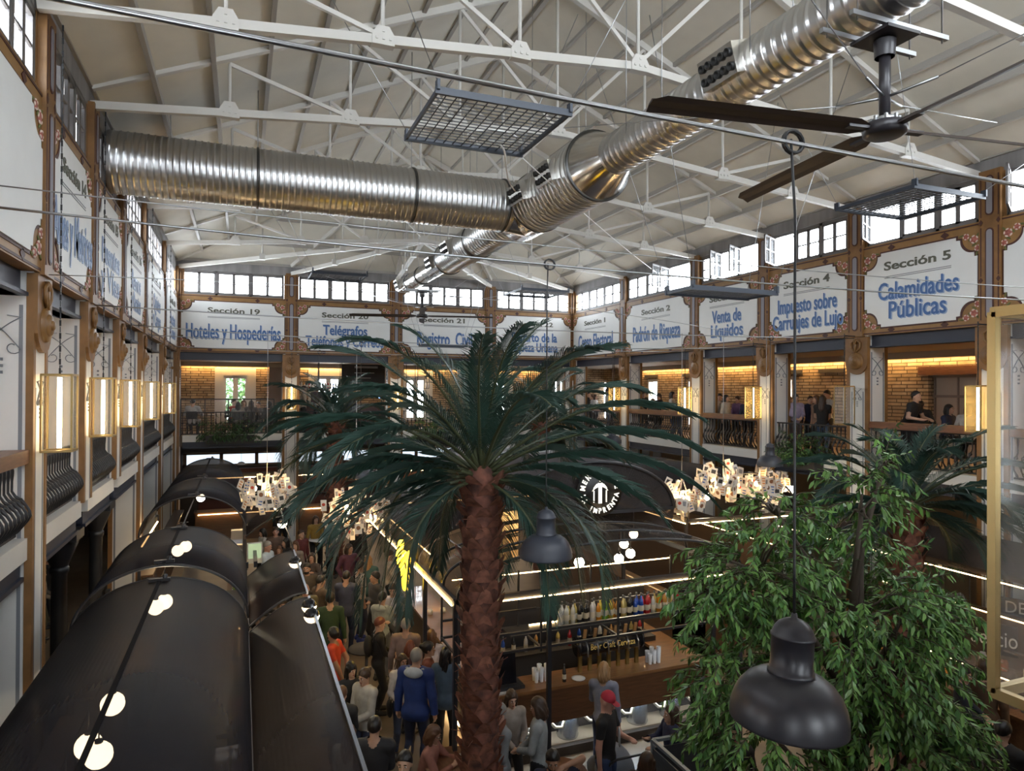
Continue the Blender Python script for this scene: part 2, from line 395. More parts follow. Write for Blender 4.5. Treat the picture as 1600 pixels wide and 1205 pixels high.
# half trusses of the hip
def half(p,label):
    px_,py_=p; t=thing('hip_half_truss',label,'roof truss',(px_,py_,10.3),group='half trusses of the far hip')
    q=Vector((XM,YH,chordz(XM))); a=Vector((px_,py_,10.0))
    m=MB(); m.bar(a,q,.1,.13); m.build('bottom_chord',M_white,t)
    if abs(px_-XM)<5:
        m=MB(); m.bar((px_,py_,ZE),(XM+(px_-XM)*.04,YH+.06,ZA-.25),.1,.13); m.build('rafter',M_white,t)
    for f in (.35,.68):
        c=a.lerp(q,f); zt=ZE+(ZA-ZE)*f-.25
        m=MB(); m.tube([c,(c.x,c.y,zt)],.03,6); m.obox((c.x,c.y,c.z+.03),(.2,.2,.2)); m.build('post',M_white,t)
for p,l in (((XL+.1,YF-.1),'diagonal half truss running to the far left corner'),((XR-.1,YF-.1),'diagonal half truss running to the far right corner'),
          ((1.71,YF-.05),'half truss above the post between Sección 19 and Sección 20'),((5.65,YF-.05),'half truss above the post between Sección 20 and Sección 21'),((9.61,YF-.05),'half truss above the post between Sección 21 and Sección 22')):
    half(p,l)
# --- piers, slab edges, beams
def scroll(W,mb,u,v,n,s,face=None):
    """painted crossing scrolls with a stem of dots; (u,v) the top centre"""
    f=face or (lambda a,b,c=0: W(u+a,v+b,n+c))
    for sg in (-1,1):
        pts=[]
        for i in range(13):
            t=i/12; pts.append(f(sg*(-.5+1.0*t)*s,(-.05-1.0*t+.12*math.sin(t*PI))*s))
        for i in range(10):
            a=-PI*.25-i*.5; r=.22*(1-i/14)
            pts.append(f(sg*(.30+r*math.cos(a))*s,(-.98+r*math.sin(a))*s))
        mb.tube(pts,.045*s,5,flat=.3)
        mb.tube([f(sg*-.5*s,-.05*s),f(sg*-.15*s,0)],.04*s,5,flat=.3)
    for i in range(3): mb.obox(f(0,-(1.35+.2*i)*s),(.09*s,.09*s,.09*s))
npier=0
def pier(W,u,zbot=0,u0=None,u1=None,sidefirst=1):
    global npier; npier+=1
    a=u-.285 if u0 is None else u0; b=u+.285 if u1 is None else u1
    m=MB(); W.box(m,a,b,zbot,7.0,-.56,0); o=m.build('pillar_%d'%npier,M_pier,kind='structure')
    m=MB()
    for e0 in (a-.012,b-.075):
        W.box(m,e0,e0+.087,zbot,6.98,-.06,.014)
    W.box(m,a-.012,b+.012,zbot,6.98,-.62,-.53)
    m.build('edge_trim',M_ochre,o)
    m=MB(); c=(a+b)/2; w=(b-a)/2
    # rounded-foot capital with its medallion and little scroll
    pts=[(-w-.02,1.0),(-w-.02,.42)]+[((w+.02)*math.cos(PI+PI*i/10),.42+ .30*math.sin(PI+PI*i/10)) for i in range(1,10)]+[(w+.02,.42),(w+.02,1.0)]
    m.prism(pts,.05,lambda x,y,nn: W(c+x,6.0+y-.02,nn))
    m.build('capital',M_ochre,o)
    m=MB(); R=aim(W.N)
    for r,d in ((.20,.07),(.13,.10),(.06,.13)): m.lathe([(r,0),(r,d-.02),(r-.02,d),(0.001,d)],W(c,6.42,.02),20,R)
    for sg in (-1,1):
        m.tube([W(c+sg*.03,6.64,.07),W(c+sg*.12,6.72,.08),W(c+sg*.13,6.84,.08),W(c+sg*.05,6.9,.08),W(c+sg*.02,6.82,.08)],.022,6)
    m.tube([W(c,6.6,.07),W(c,6.93,.07)],.03,6)
    m.build('medallion',M_maroon if False else mat('bronze_medallion_paint',(.22,.11,.035),.45),o)
    m=MB(); 
    scroll(W,m,c,5.78,.01,.24)
    for sg in (-1,1): W.box(m,c+sg*(w-.13)-.012,c+sg*(w-.13)+.012,max(zbot,.2),5.7,.0,.006)
    # on both flanks
    for fl,uu in ((1,b),(-1,a)):
        if fl==0: continue
        f=lambda p,q,r=0,uu=uu,fl=fl: W(uu+fl*(.008+r),6.5+q,-.29+p)
        scroll(W,m,0,0,0,.36,face=f)
        for nn in (-.49,-.11):
            vs=[W(uu+fl*k_,v_,nn+n_) for k_ in (0,.006) for v_ in (max(zbot,.2),6.62) for n_ in (-.018,.018)]
            m.add(vs,[(0,1,3,2),(4,6,7,5),(0,4,5,1),(2,3,7,6),(0,2,6,4),(1,5,7,3)])
    m.build('scroll_ornament',M_scroll,o)
    return o
nb=0
def wallbase(nm,W,skip=()):
    global nb
    E=edges[nm]
    for i in range(len(E)-1):
        a,b=E[i]+.28,E[i+1]-.28
        nb+=1; m=MB(); W.box(m,a-.05,b+.05,3.79,4.03,-.4,-.03); m.build('trim_slab_edge_%d'%nb,M_pier,kind='structure')
        m=MB(); W.box(m,a-.05,b+.05,3.58,3.79,-.36,-.10); W.box(m,a-.05,b+.05,3.55,3.6,-.42,-.06); m.build('trim_lower_beam_%d'%nb,M_steel,kind='structure')
        m=MB(); W.box(m,a-.3,b+.3,6.72,6.76,-.34,-.04); W.box(m,a-.3,b+.3,6.72,7.0,-.3,-.12); m.build('beam_%d'%nb,M_steel,kind='structure')
for nm,W in walls.items(): wallbase(nm,W)
for u in edges['far'][1:-1]: pier(WF,u)
for u in edges['right'][1:-1]: pier(WR,u)
for u,p in zip(edges['left'][1:-1],reversed(PIER_L)): pier(WL,u,4.0 if 11<p<15 else 0)
for u in edges['near'][1:-1]: pier(WNr,u)
pier(WF,0,u0=-.3,u1=.12); pier(WF,LX,u0=LX-.12,u1=LX+.3)
pier(WR,0,u0=-.3,u1=.14); pier(WL,LY,u0=LY-.14,u1=LY+.3)
# --- holed gallery back walls
def holed(name,W,L0,L1,z0,z1,holes,m_,t=.3,kind='structure'):
    m=MB(); us=sorted({L0,L1}|{h[0] for h in holes}|{h[1] for h in holes})
    for a,b in zip(us[:-1],us[1:]):
        hs=[h for h in holes if h[0]<=a+1e-6 and h[1]>=b-1e-6]
        if not hs: W.box(m,a,b,z0,z1,-t,0)
        else:
            h=hs[0]
            if h[2]>z0: W.box(m,a,b,z0,h[2],-t,0)
            if h[3]<z1: W.box(m,a,b,h[3],z1,-t,0)
    return m.build(name,m_,kind=kind)
BF=Wall((XL-GD,YF+GD),(1,0),(0,-1)); BR=Wall((XR+GD,YF+GD),(0,-1),(-1,0)); BL=Wall((XL-GD,YN-GD),(0,1),(1,0)); BN=Wall((XR+GD,YN-GD),(-1,0),(0,1))
UX=LX+2*GD; UY=LY+2*GD
def bu(px,py=600): return aty(px,py,YF+GD).x-(XL-GD)
def ru(px,py=600): return YF+GD-atx(px,py,XR+GD).y
farwins=[(bu(349),bu(387)),(bu(494),bu(532)),(bu(633),bu(665)),(bu(772),bu(791)),(bu(865),bu(881))]
hf=[(a,b,4.3,6.25) for a,b in farwins]
holed('wall_far_gallery_back',BF,0,UX,3.6,6.8,hf,M_brick)
rw=[(ru(923),ru(948)),(ru(1012),ru(1028)),(ru(1074),ru(1082)),(ru(1232),ru(1240))]
hr=[(a,b,4.2,6.2) for a,b in rw]
hr.append((ru(1450),ru(1530),3.98,6.15))
holed('wall_right_gallery_back',BR,0,UY,3.6,6.8,hr,M_brick)
hl=[(5+i*4.2,6+i*4.2,4.4,6.2) for i in range(5)]
holed('wall_left_gallery_back',BL,0,UY,3.6,6.8,hl,M_brick)
holed('wall_near_gallery_back',BN,0,UX,3.6,6.8,[(4+i*4.5,5.2+i*4.5,4.4,6.2) for i in range(4)],M_brick)
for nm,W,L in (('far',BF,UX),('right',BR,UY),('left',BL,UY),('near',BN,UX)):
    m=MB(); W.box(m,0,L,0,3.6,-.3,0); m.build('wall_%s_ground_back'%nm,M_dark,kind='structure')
# lean-to roofs over the galleries, so that the hall is lit through its windows only
for nm,b in (('left',(XL-GD-.3,XL-.25,-3.6,30.5)),('right',(XR+.25,XR+GD+.3,-3.6,30.5)),('far',(XL-.25,XR+.25,YF+.25,30.5)),('near',(XL-.25,XR+.25,-3.6,YN-.25))):
    m=MB(); m.box(*b,7.3,7.42); m.build('roof_%s_gallery'%nm,M_grey,kind='structure')
# --- windows
nw=0
def window(W,u0,u1,v0,v1,cols,rows=2,n=-.12,fr=M_wframe,groups=3,opened=(),sill=False,fw=.065):
    """cols panes in groups casements; opened: indices of casements standing open into the hall"""
    global nw; nw+=1
    m=MB(); d=.09
    W.box(m,u0,u1,v0,v0+fw,n-d/2,n+d/2); W.box(m,u0,u1,v1-fw,v1,n-d/2,n+d/2)
    gw=(u1-u0)/groups
    for g in range(groups+1):
        c=u0+g*gw; a=max(u0,c-fw*.6); b=min(u1,c+fw*.6); W.box(m,a,b,v0,v1,n-d/2,n+d/2)
    o=m.build('window_%d'%nw,fr,kind='structure')
    pc=max(1,cols//groups)
    for g in range(groups):
        a=u0+g*gw+fw*.6; b=u0+(g+1)*gw-fw*.6; c=v0+fw; e=v1-fw
        th=math.radians(62) if g in opened else 0
        def fn(u,v,nn):
            du=u-a
            return W(a+du*math.cos(th)-nn*math.sin(th), v, n+.02+du*math.sin(th)+nn*math.cos(th))
        def fb(mb,u0_,u1_,v0_,v1_,n0,n1):
            vs=[fn(u,v,q) for u in (u0_,u1_) for v in (v0_,v1_) for q in (n0,n1)]
            mb.add(vs,[(0,1,3,2),(4,6,7,5),(0,4,5,1),(2,3,7,6),(0,2,6,4),(1,5,7,3)])
        m=MB(); s=.045
        fb(m,a,b,c,c+s,-.02,.02); fb(m,a,b,e-s,e,-.02,.02); fb(m,a,a+s,c,e,-.02,.02); fb(m,b-s,b,c,e,-.02,.02)
        for i in range(1,pc): x=a+(b-a)*i/pc; fb(m,x-.05,x+.05,c,e,-.02,.02)
        for i in range(1,rows): z=c+(e-c)*i/rows; fb(m,a,b,z-.016,z+.016,-.015,.015)
        sa=m.build('sash',fr,o)
        m=MB(); m.add([fn(a,c,0),fn(b,c,0),fn(b,e,0),fn(a,e,0)],[(0,1,2,3)]); m.build('pane',M_glass,sa,recalc=False)
    return o
for nm,W in walls.items():
    E=edges[nm]
    for i in range(len(E)-1):
        a=E[i]+(.27 if i else .16); b=E[i+1]-(.27 if i<len(E)-2 else .16)
        op=()
        if nm=='right': op={1:(2,),2:(1,2),3:(0,),4:(0,),5:(0,)}.get(i,())
        o=window(W,a,b,ZT+.02,ZW-.01,6,2,n=-.05,opened=op)
        if nm=='left' and i in (3,4):
            m=MB()
            for j in range(24): u=a+(b-a)*j/24; W.box(m,u+.005,u+(b-a)/24-.005,ZT+.06,ZW-.05,-.235,-.215-.008*(j%2))
            m.build('closed_shutter',mat('weathered_brown_shutter',(.10,.075,.06),.7,var=.4,scale=3,stretch=(2,2,.3)),o)
M_wsurr=mat('white_window_surround',(.62,.60,.55),.5)
for a,b in farwins: window(BF,a,b,4.3,6.25,2,1,n=-.05,fr=M_wsurr,groups=2,fw=.09)
for a,b in rw: window(BR,a,b,4.2,6.2,1,1,n=-.05,fr=M_wsurr,groups=1 if b-a<.9 else 2,fw=.07)
for a,b,c,d in hl: window(BL,a,b,c,d,2,1,n=-.05,fr=M_wsurr,groups=2,fw=.07)
# white reveals round the far windows
for i,(a,b) in enumerate(farwins):
    m=MB(); BF.box(m,a-.32,a,4.2,6.55,-.02,.04); BF.box(m,b,b+.32,4.2,6.55,-.02,.04); BF.box(m,a,b,6.25,6.55,-.02,.04); m.build('trim_window_reveal_%d'%(i+1),M_wsurr,kind='structure')
# plaster pillars and panels against the brick
for i,(p0,p1) in enumerate(((420,452),(720,758),(455,468))):
    m=MB(); BF.box(m,bu(p0),bu(p1),3.98,6.75,0,.25); m.build('wall_far_plaster_%d'%(i+1),M_plaster,kind='structure')
# door with its lintel on the right gallery
a,b=ru(1450),ru(1530)
m=MB(); BR.box(m,a-.25,b+.25,6.15,6.38,-.05,.06); m.build('trim_door_lintel',M_wood,kind='structure')
d=MB(); BR.box(d,a,b,3.98,6.15,-.26,-.22); do=d.build('door_1',mat('beige_door_paint',(.42,.34,.27),.5),kind='structure')
m=MB(); c=(a+b)/2
for x in (a+.03,c-.02,b-.07): BR.box(m,x,x+.04,3.98,6.12,-.22,-.19)
BR.box(m,a,b,5.55,5.62,-.22,-.18); BR.box(m,a,b,6.08,6.15,-.22,-.18); m.build('door_frame',mat('taupe_door_frame',(.22,.17,.14),.5),do)
m=MB(); BR.box(m,c+.06,c+.1,4.9,5.1,-.2,-.14); m.build('handle',M_black,do)
# dark lintels over the narrow windows
for i,px in enumerate((1018,1078,1236,1300)):
    m=MB(); u=ru(px); BR.box(m,u-.5,u+.5,6.28,6.4,-.05,.05); m.build('trim_lintel_%d'%(i+1),M_dark,kind='structure')
# cove strips that graze the brick
for nm,W,L in (('far',BF,UX),('right',BR,UY),('left',BL,UY)):
    m=MB(); W.box(m,GD,L-GD,6.71,6.74,.08,.12); tag(m.build('cove_light_strip',M_cove),'warm light strip along the top of the %s gallery brick wall'%nm,'light strip')
for nm,W,L in (('far',BF,UX),('right',BR,UY),('left',BL,UY)):
    m=MB(); W.box(m,GD-.2,L-GD+.2,6.60,6.78,.24,.27); m.build('trim_cove_lip_'+nm,M_soffit,kind='structure')
# --- cast-iron columns under the left gallery
for i,y in enumerate((11.95,14.7)):
    t=thing('cast_iron_column','black cast-iron column under the left gallery, %s'%('below the second lantern','below the third lantern')[i],'column',(XL-.35,y,0),group='iron columns')
    m=MB(); m.lathe([(.16,0),(.16,.25),(.12,.3),(.105,2.9),(.13,2.95),(.13,3.0),(.11,3.03)],(XL-.35,y,0),16,cap=True); m.build('shaft',M_black,t)
    m=MB(); m.lathe([(.11,3.03),(.14,3.1),(.24,3.35),(.25,3.42)],(XL-.35,y,0),16); m.box(XL-.62,XL-.08,y-.27,y+.27,3.42,3.56); m.build('capital',M_black,t)
# ================================================================== SECTION SIGNS
def cart(u0,u1,v0,v1,g=0,s=.70):
    """cartouche outline with notched, hollowed corners, grown by g"""
    q=[]
    cor=[(.62,0),(.62,.09),(.50,.10)]+[(.13+.37*math.sin(a),.13+.37*math.cos(a)) for a in [PI/2-i*PI/16 for i in range(9)]]+[(.10,.50),(.09,.62),(0,.62)]
    cor=[(a*s,b*s) for a,b in cor]
    def corner(cx,cy,sx,sy,rev):
        p=[(cx+sx*a,cy+sy*b) for a,b in cor]
        return p[::-1] if rev else p
    u0-=g;u1+=g;v0-=g;v1+=g
    q+=corner(u0,v0,1,1,True)+corner(u1,v0,-1,1,False)+corner(u1,v1,-1,-1,True)+corner(u0,v1,1,-1,False)
    return q
M_faded=mat('faded_blue_lettering',(.21,.29,.47),.5)
M_pink=mat('pink_flower_paint',(.42,.13,.10),.6,var=.4,scale=30)
M_petal=mat('white_petal_paint',(.66,.52,.44),.6)
M_leafp=mat('painted_leaf_green',(.13,.13,.04),.6)
def flowers(W,u,v,su,sv,par):
    m=MB(); R=aim(W.N); rnd=random.Random(int(u*100+v*10))
    for du,dv,r in ((.20,.18,.085),(.36,.10,.065),(.13,.36,.065)):
        m.mi=0; m.lathe([(r,0),(r*.8,.012),(.001,.015)],W(u+su*du,v+sv*dv,.05),10,R)
        m.mi=1
        for j in range(5):
            a=j*2*PI/5+du*9; m.ell(W(u+su*du+math.cos(a)*r*.8,v+sv*dv+math.sin(a)*r*.8,.058),(r*.42,r*.24,.012),6,4,R@Rz(a+PI/2))
    m.mi=2
    for du,dv,a in ((.28,.16,.8),(.20,.28,.6),(.46,.07,.2),(.15,.47,1.4),(.13,.10,.8)):
        m.ell(W(u+su*du,v+sv*dv,.054),(.06,.022,.01),6,4,R@Rz(a*su*sv))
    m.build('corner_flowers',[M_pink,M_petal,M_leafp],par)
def sign(W,a,b,title,lines,label,cat='sign',tx=.5,th=.25):
    blue=M_faded if W is WL else M_blue
    t=thing('section_sign',label,cat,W((a+b)/2,ZB,.02),group='painted section signs round the hall')
    m=MB(); W.box(m,a+.205,b-.205,ZB,ZT+.02,0,.045)
    m.build('painted_frame',M_ochre2,t)
    m=MB()
    m.prism(cart(a+.25,b-.25,7.16,8.82,.035),.055,lambda u,v,n: W(u,v,n))
    for vv in (ZB+.02,ZT-.04): W.box(m,a+.205,b-.205,vv,vv+.03,.0,.052)
    for f in (.3,.7):
        u=a+(b-a)*f
        for v in (7.09,8.92):
            m.prism([(u-.09,v),(u,v+.07),(u+.09,v),(u,v-.07)],.055,lambda x,y,n: W(x,y,n))
    m.build('border_line',M_maroon,t)
    m=MB(); m.prism(cart(a+.25,b-.25,7.16,8.82),.07,lambda u,v,n: W(u,v,n)); m.build('board',M_board,t)
    for su,sv,u,v in ((1,1,a+.12,7.08),(-1,1,b-.12,7.08),(1,-1,a+.12,8.90),(-1,-1,b-.12,8.90)): flowers(W,u,v,su,sv,t)
    c=(a+b)/2; L=b-a
    if title:
        w=min(1.75,L*.50); cu=a+L*tx
        text('section_title',title,th,M_olive,W.mtx(cu,8.50,.075),t,width=w,height=1.05,offset=.006)
        m=MB()
        for vv in (8.27,8.235): W.box(m,cu-w/2,cu+w/2,vv,vv+.015,.07,.074)
        m.build('title_underline',M_scroll,t)
    n=len(lines)
    for i,(s,wd) in enumerate(lines):
        v=7.72 if n==1 else (7.93 if i==0 else 7.50)
        hgt=2.35 if n==1 else 1.85
        sz=.33 if n==1 else .29
        text('pale_lettering_shadow',s,sz,M_bluel,W.mtx(c+.025,v-.018,.073),t,width=wd*L,height=hgt,ext=.002,offset=.006)
        text('lettering',s,sz,blue,W.mtx(c,v,.079),t,width=wd*L,height=hgt,ext=.003,offset=.004)
    return t
def post(W,u,k,u0=None,u1=None):
    """painted post between two signs"""
    a=u-.205 if u0 is None else u0; b=u+.205 if u1 is None else u1; c=(a+b)/2
    m=MB(); W.box(m,a,b,ZB-.02,ZW+.06,0,.09)
    o=m.build('trim_sign_post_%d'%k,M_ochre,kind='structure')
    m=MB()
    def slot(v0,v1,w,d):
        pts=[(c-w,v0+w)]+[(c+w*math.cos(PI+PI*i/8),v0+w+w*math.sin(PI+PI*i/8)) for i in range(1,8)]+[(c+w,v0+w),(c+w,v1-w)]+[(c+w*math.cos(PI*i/8),v1-w+w*math.sin(PI*i/8)) for i in range(1,8)]+[(c-w,v1-w)]
        m.prism(pts,d,lambda x,y,n: W(x,y,n))
    if b-a>.3:
        slot(7.12,8.88,.08,.10); slot(9.12,9.9,.08,.10)
    for e in (a+.03,b-.05):
        for v0,v1 in ((7.1,7.8),(7.95,8.9),(9.1,9.9)): W.box(m,e,e+.02,v0,v1,.0,.096)
        for v in (7.875,9.0): m.prism([(e-.03,v),(e+.01,v+.06),(e+.05,v),(e+.01,v-.06)],.097,lambda x,y,n: W(x,y,n))
    m.build('post_line',M_maroon,o)
    if b-a>.3:
        m=MB(); slot(7.15,8.85,.055,.105); slot(9.15,9.87,.055,.105); m.build('post_slot',M_slot,o)
k=0
for nm,W in walls.items():
    if nm=='near': continue
    E=edges[nm]
    for u in E[1:-1]: k+=1; post(W,u,k)
    if nm=='far': k+=1; post(W,0,k,0,.16); k+=1; post(W,LX,k,LX-.16,LX)
    if nm=='right': k+=1; post(W,0,k,0,.16)
    if nm=='left': k+=1; post(W,LY,k,LY-.16,LY)
E=edges['far']
S=lambda n: 'Sección %d'%n
sign(WF,E[0]-.08,E[1],S(19),[('Hoteles y Hospederías',.80)],'white section sign in an ochre frame reading Sección 19, Hoteles y Hospederías')
sign(WF,E[1],E[2],S(20),[('Telégrafos',.42),('Teléfonos y Correos',.74)],'white section sign reading Sección 20, Telégrafos, Teléfonos y Correos')
sign(WF,E[2],E[3],S(21),[('Registro  Civil',.58)],'white section sign in an ochre frame reading Sección 21, Registro Civil')
sign(WF,E[3],E[4]+.08,S(22),[('Reparto de la',.53),('Riqueza Urbana',.55)],'white section sign in an ochre frame reading Sección 22, Reparto de la Riqueza Urbana')
E=edges['right']
sign(WR,E[0]-.08,E[1],S(1),[('Censo Electoral',.66)],'white section sign in an ochre frame reading Sección 1, Censo Electoral')
sign(WR,E[1],E[2],S(2),[('Padrón de Riqueza',.66)],'white section sign in an ochre frame reading Sección 2, Padrón de Riqueza')
sign(WR,E[2],E[3],S(3),[('Venta de',.42),('Líquidos',.46)],'white section sign in an ochre frame reading Sección 3, Venta de Líquidos')
sign(WR,E[3],E[4],S(4),[('Impuesto sobre',.64),('Carruajes de Lujo',.76)],'white section sign reading Sección 4, Impuesto sobre Carruajes de Lujo')
sign(WR,E[4],E[5],S(5),[('Calamidades',.60),('Públicas',.43)],'white section sign in an ochre frame reading Sección 5, Calamidades Públicas')
sign(WR,E[5],E[6],'',[],'white section sign cut off by the right edge of the view')
E=edges['left']
sign(WL,E[7],E[8]+.08,S(18),[('Actas',.40),('y Censos',.42)],'white section sign on the left wall next to the far corner')
sign(WL,E[6],E[7],S(17),[('Quintas',.36),('y Cargas',.40)],'white section sign on the left wall, second from the far corner')
sign(WL,E[5],E[6],S(16),[('Ramos',.40),('y Rentas',.42)],'white section sign on the left wall behind the cross duct, third from the far corner')
sign(WL,E[4],E[5],S(15),[('Puentes',.60),('y Vías',.62)],'white section sign reading Sección 15 on the left wall')
sign(WL,E[3],E[4],S(14),[('Amas y Matrices',.84)],'white section sign reading Sección 14 on the left wall')
sign(WL,E[2],E[3],'',[],'white section sign on the left wall cut off by the left edge of the view')
# ================================================================== DUCTS
M_duct=mat('galvanised_duct_steel',(.60,.60,.60),.30,metal=1)
M_ductp=mat('smooth_duct_steel',(.66,.64,.60),.2,metal=1)
M_hole=mat('dark_nozzle_opening',(.015,.015,.015),.6)
M_zinc=mat('zinc_bracket_steel',(.40,.41,.42),.35,metal=1)
XD,ZD=5.72,9.6
def ribbed(m,p0,p1,r,pitch,n=40,amp=.012):
    p0=Vector(p0); p1=Vector(p1); L=(p1-p0).length; R=aim(p1-p0); prof=[]
    k=max(1,int(L/pitch)); st=L/k
    for i in range(k):
        z=i*st; prof+= [(r,z),(r,z+st*.10),(r,z+st*.55),(r,z+st*.65),(r+amp,z+st*.76),(r+amp,z+st*.90)]
    prof.append((r,L)); m.lathe(prof,p0,n,R)
t=thing('ventilation_duct','shiny spiral metal duct along the roof with a wide branch to the left wall','duct',(XD,13.4,ZD))
m=MB(); ribbed(m,(XD,1.2,ZD),(XD,9.75,ZD),.325,.155); m.build('slim_near_pipe',M_duct,t)
m=MB(); m.lathe([(.325,-.02),(.335,0),(.60,.62),(.605,.66)],(XD,9.72,ZD),40,aim((0,1,0))); m.build('reducer_cone',M_ductp,t)
m=MB(); ribbed(m,(XD,10.36,ZD),(XD,12.85,ZD),.60,.155); m.build('wide_pipe',M_duct,t)
m=MB(); m.lathe([(.60,0),(.60,1.05),(.45,1.35)],(XD,12.85,ZD),40,aim((0,1,0)))
m.lathe([(.60,0),(.54,.45)],(XD-.05,13.4,ZD),40,aim((-1,0,0))); m.build('tee_fitting',M_ductp,t)
m=MB(); ribbed(m,(XD,14.18,ZD),(XD,19.4,ZD),.45,.155); m.build('middle_pipe',M_duct,t)
m=MB(); ribbed(m,(XD,19.4,ZD),(XD,25.5,ZD),.29,.6,amp=.006); m.lathe([(.29,0),(.0,.02)],(XD,25.5,ZD),40,aim((0,1,0))); m.lathe([(.45,0),(.29,.15)],(XD,19.3,ZD),40,aim((0,1,0))); m.build('slim_far_pipe',M_ductp,t)
m=MB(); ribbed(m,(XL+.03,13.4,ZD),(XD-.5,13.4,ZD),.53,.105); m.build('cross_pipe',M_duct,t)
for p,d,r in (((XD,10.36,ZD),(0,1,0),.615),((XD,12.85,ZD),(0,1,0),.615),((XD,16.7,ZD),(0,1,0),.47),((XD,19.4,ZD),(0,1,0),.47),((XD,22.6,ZD),(0,1,0),.305),((XD,24.2,ZD),(0,1,0),.305),
          ((.25,13.4,ZD),(1,0,0),.545),((3.15,13.4,ZD),(1,0,0),.545),((5.1,13.4,ZD),(1,0,0),.55)):
    m=MB(); m.lathe([(r-.02,-.025),(r+.012,-.02),(r+.012,.02),(r-.02,.025)],p,40,aim(d)); m.build('collar',mat('dark_duct_collar',(.12,.12,.12),.35,metal=1),t)
for x in (-1.2,.25,3.15,5.1):
    m=MB(); m.tube([(x,13.4,ZD+.5),(x,13.4,roofz(x)-.2)],.008,5); m.build('hanger_rod',M_zinc,t)
for y in (3,6.2,8.9,11.9,15.6,18.8,22,24.4):
    for s in (-1,1):
        r=.32 if y<10 else .58 if y<13 else .44 if y<19 else .28
        m=MB(); m.tube([(XD+s*r,y,ZD),(XD+s*r,y,ZA-.6)],.007,5); m.build('hanger_rod',M_zinc,t)
for y,r,L in ((6.6,.325,.62),(11.06,.60,.62),(12.37,.60,.62),(17.96,.45,.62),(20.3,.29,.5),(24.9,.29,.4)):
    # side outlet: a box let into the pipe, its face turned a little downward, with two rows of round nozzles
    c=Vector((XD-r-.02,y,ZD)); R=Ry(-.28)
    m=MB(); m.obox(c,(.26,L,.36),R)
    o=m.build('nozzle_box',M_ductp,t)
    m=MB()
    for i in range(5):
        for j in (-1,1):
            q=c+R@Vector((-.131,-L*.38+i*L*.19,j*.08)); m.lathe([(.05,0),(.05,.03),(.038,.03),(.036,-.0),(.001,.001)],q,10,aim(R@Vector((-1,0,0))))
    m.build('nozzle',M_hole,o)
# ================================================================== CEILING FANS
M_blade=mat('dark_brown_blade',(.030,.019,.016),.5)
M_bladeu=mat('fan_black_metal',(.02,.018,.022),.35)
def fan(c,rz,label,rodtop):
    t=thing('ceiling_fan',label,'fan',c,rz,group='big four-bladed ceiling fans')
    t.rotation_euler=(0,0,0); x,y,z=c
    m=MB(); m.lathe([(.001,-.07),(.15,-.07),(.19,-.05),(.20,0),(.19,.05),(.10,.07),(.06,.09)],c,24); m.build('hub',M_bladeu,t)
    m=MB(); m.lathe([(.11,.065),(.12,.10),(.07,.12)],c,16)
    for i in range(8): a=i*PI/4; m.obox((x+.12*math.cos(a),y+.12*math.sin(a),z+.09),(.025,.025,.05))
    m.build('hub_bolts',M_zinc,t)
    m=MB(); m.tube([(x,y,z+.08),(x,y,rodtop)],.052,12); m.build('rod',M_bladeu,t)
    m=MB(); m.obox((x,y,rodtop+.02),(.42,.42,.03)); m.lathe([(.09,-.16),(.1,0)],(x,y,rodtop),12); m.build('mounting_plate',M_bladeu,t)
    m=MB()
    for s in (-1,1): m.bar((x-.62,y+s*.17,rodtop+.06),(x+.62,y+s*.17,rodtop+.06),.045,.045)
    for s in (-1,1):
        for q in (-1,1): m.tube([(x+s*.55,y+q*.17,rodtop),(x+s*.55,y+q*.17,ZA-.9)],.008,5)
    m.build('support_rail',M_zinc,t)
    for i in range(4):
        a=rz+i*PI/2; d=Vector((math.cos(a),math.sin(a),0)); n=Vector((-d.y,d.x,0))
        m=MB(); P=Vector(c); tl=math.radians(24)
        up=Vector((0,0,1)); w=n*math.cos(tl)+up*math.sin(tl); h=n*-math.sin(tl)+up*math.cos(tl)
        secs=[(.20,.05),(.34,.10),(2.30,.10),(2.42,.075)]
        vs=[]
        for r,hw in secs:
            off=.0 if r<2.4 else .03
            for u,v in ((-hw-off,0),(-hw*.4,.022),(hw*.5,.016),(hw-off,-.004),(hw*.4,-.006),(-hw*.4,.008)):
                vs.append(P+d*r+w*u+h*v)
        fs=[]
        for k_ in range(3):
            for j in range(6): fs.append((k_*6+j,k_*6+(j+1)%6,k_*6+6+(j+1)%6,k_*6+6+j))
        fs+= [tuple(range(6)),tuple(range(18,24))]
        m.add(vs,fs); m.build('blade',M_blade,t)
        m=MB(); m.bar(P+d*.15,P+d*.42,.07,.03); m.build('blade_arm',M_bladeu,t)
    # stay wires from a clamp halfway up the rod
    zz=z+(rodtop-z)*.36
    for i in range(4):
        a=rz+.5+i*PI/2; d=Vector((math.cos(a),math.sin(a),0))
        m=MB(); m.tube([(x,y,zz),Vector((x,y,zz))+d*.45+Vector((0,0,.05))],.014,6); m.tube([Vector((x,y,zz))+d*.45+Vector((0,0,.05)),Vector((x,y,zz+.9))+d*4.2],.006,5); m.build('stay_wire',M_zinc,t)
    return t
fan((5.68,4.67,8.2),math.atan2(.37,-2.3)+.02,'huge black four-bladed ceiling fan hanging nearest the viewer',9.05)
fan((5.68,22.5,8.2),2.9,'distant black four-bladed ceiling fan in front of the Sección 21 sign',9.0)
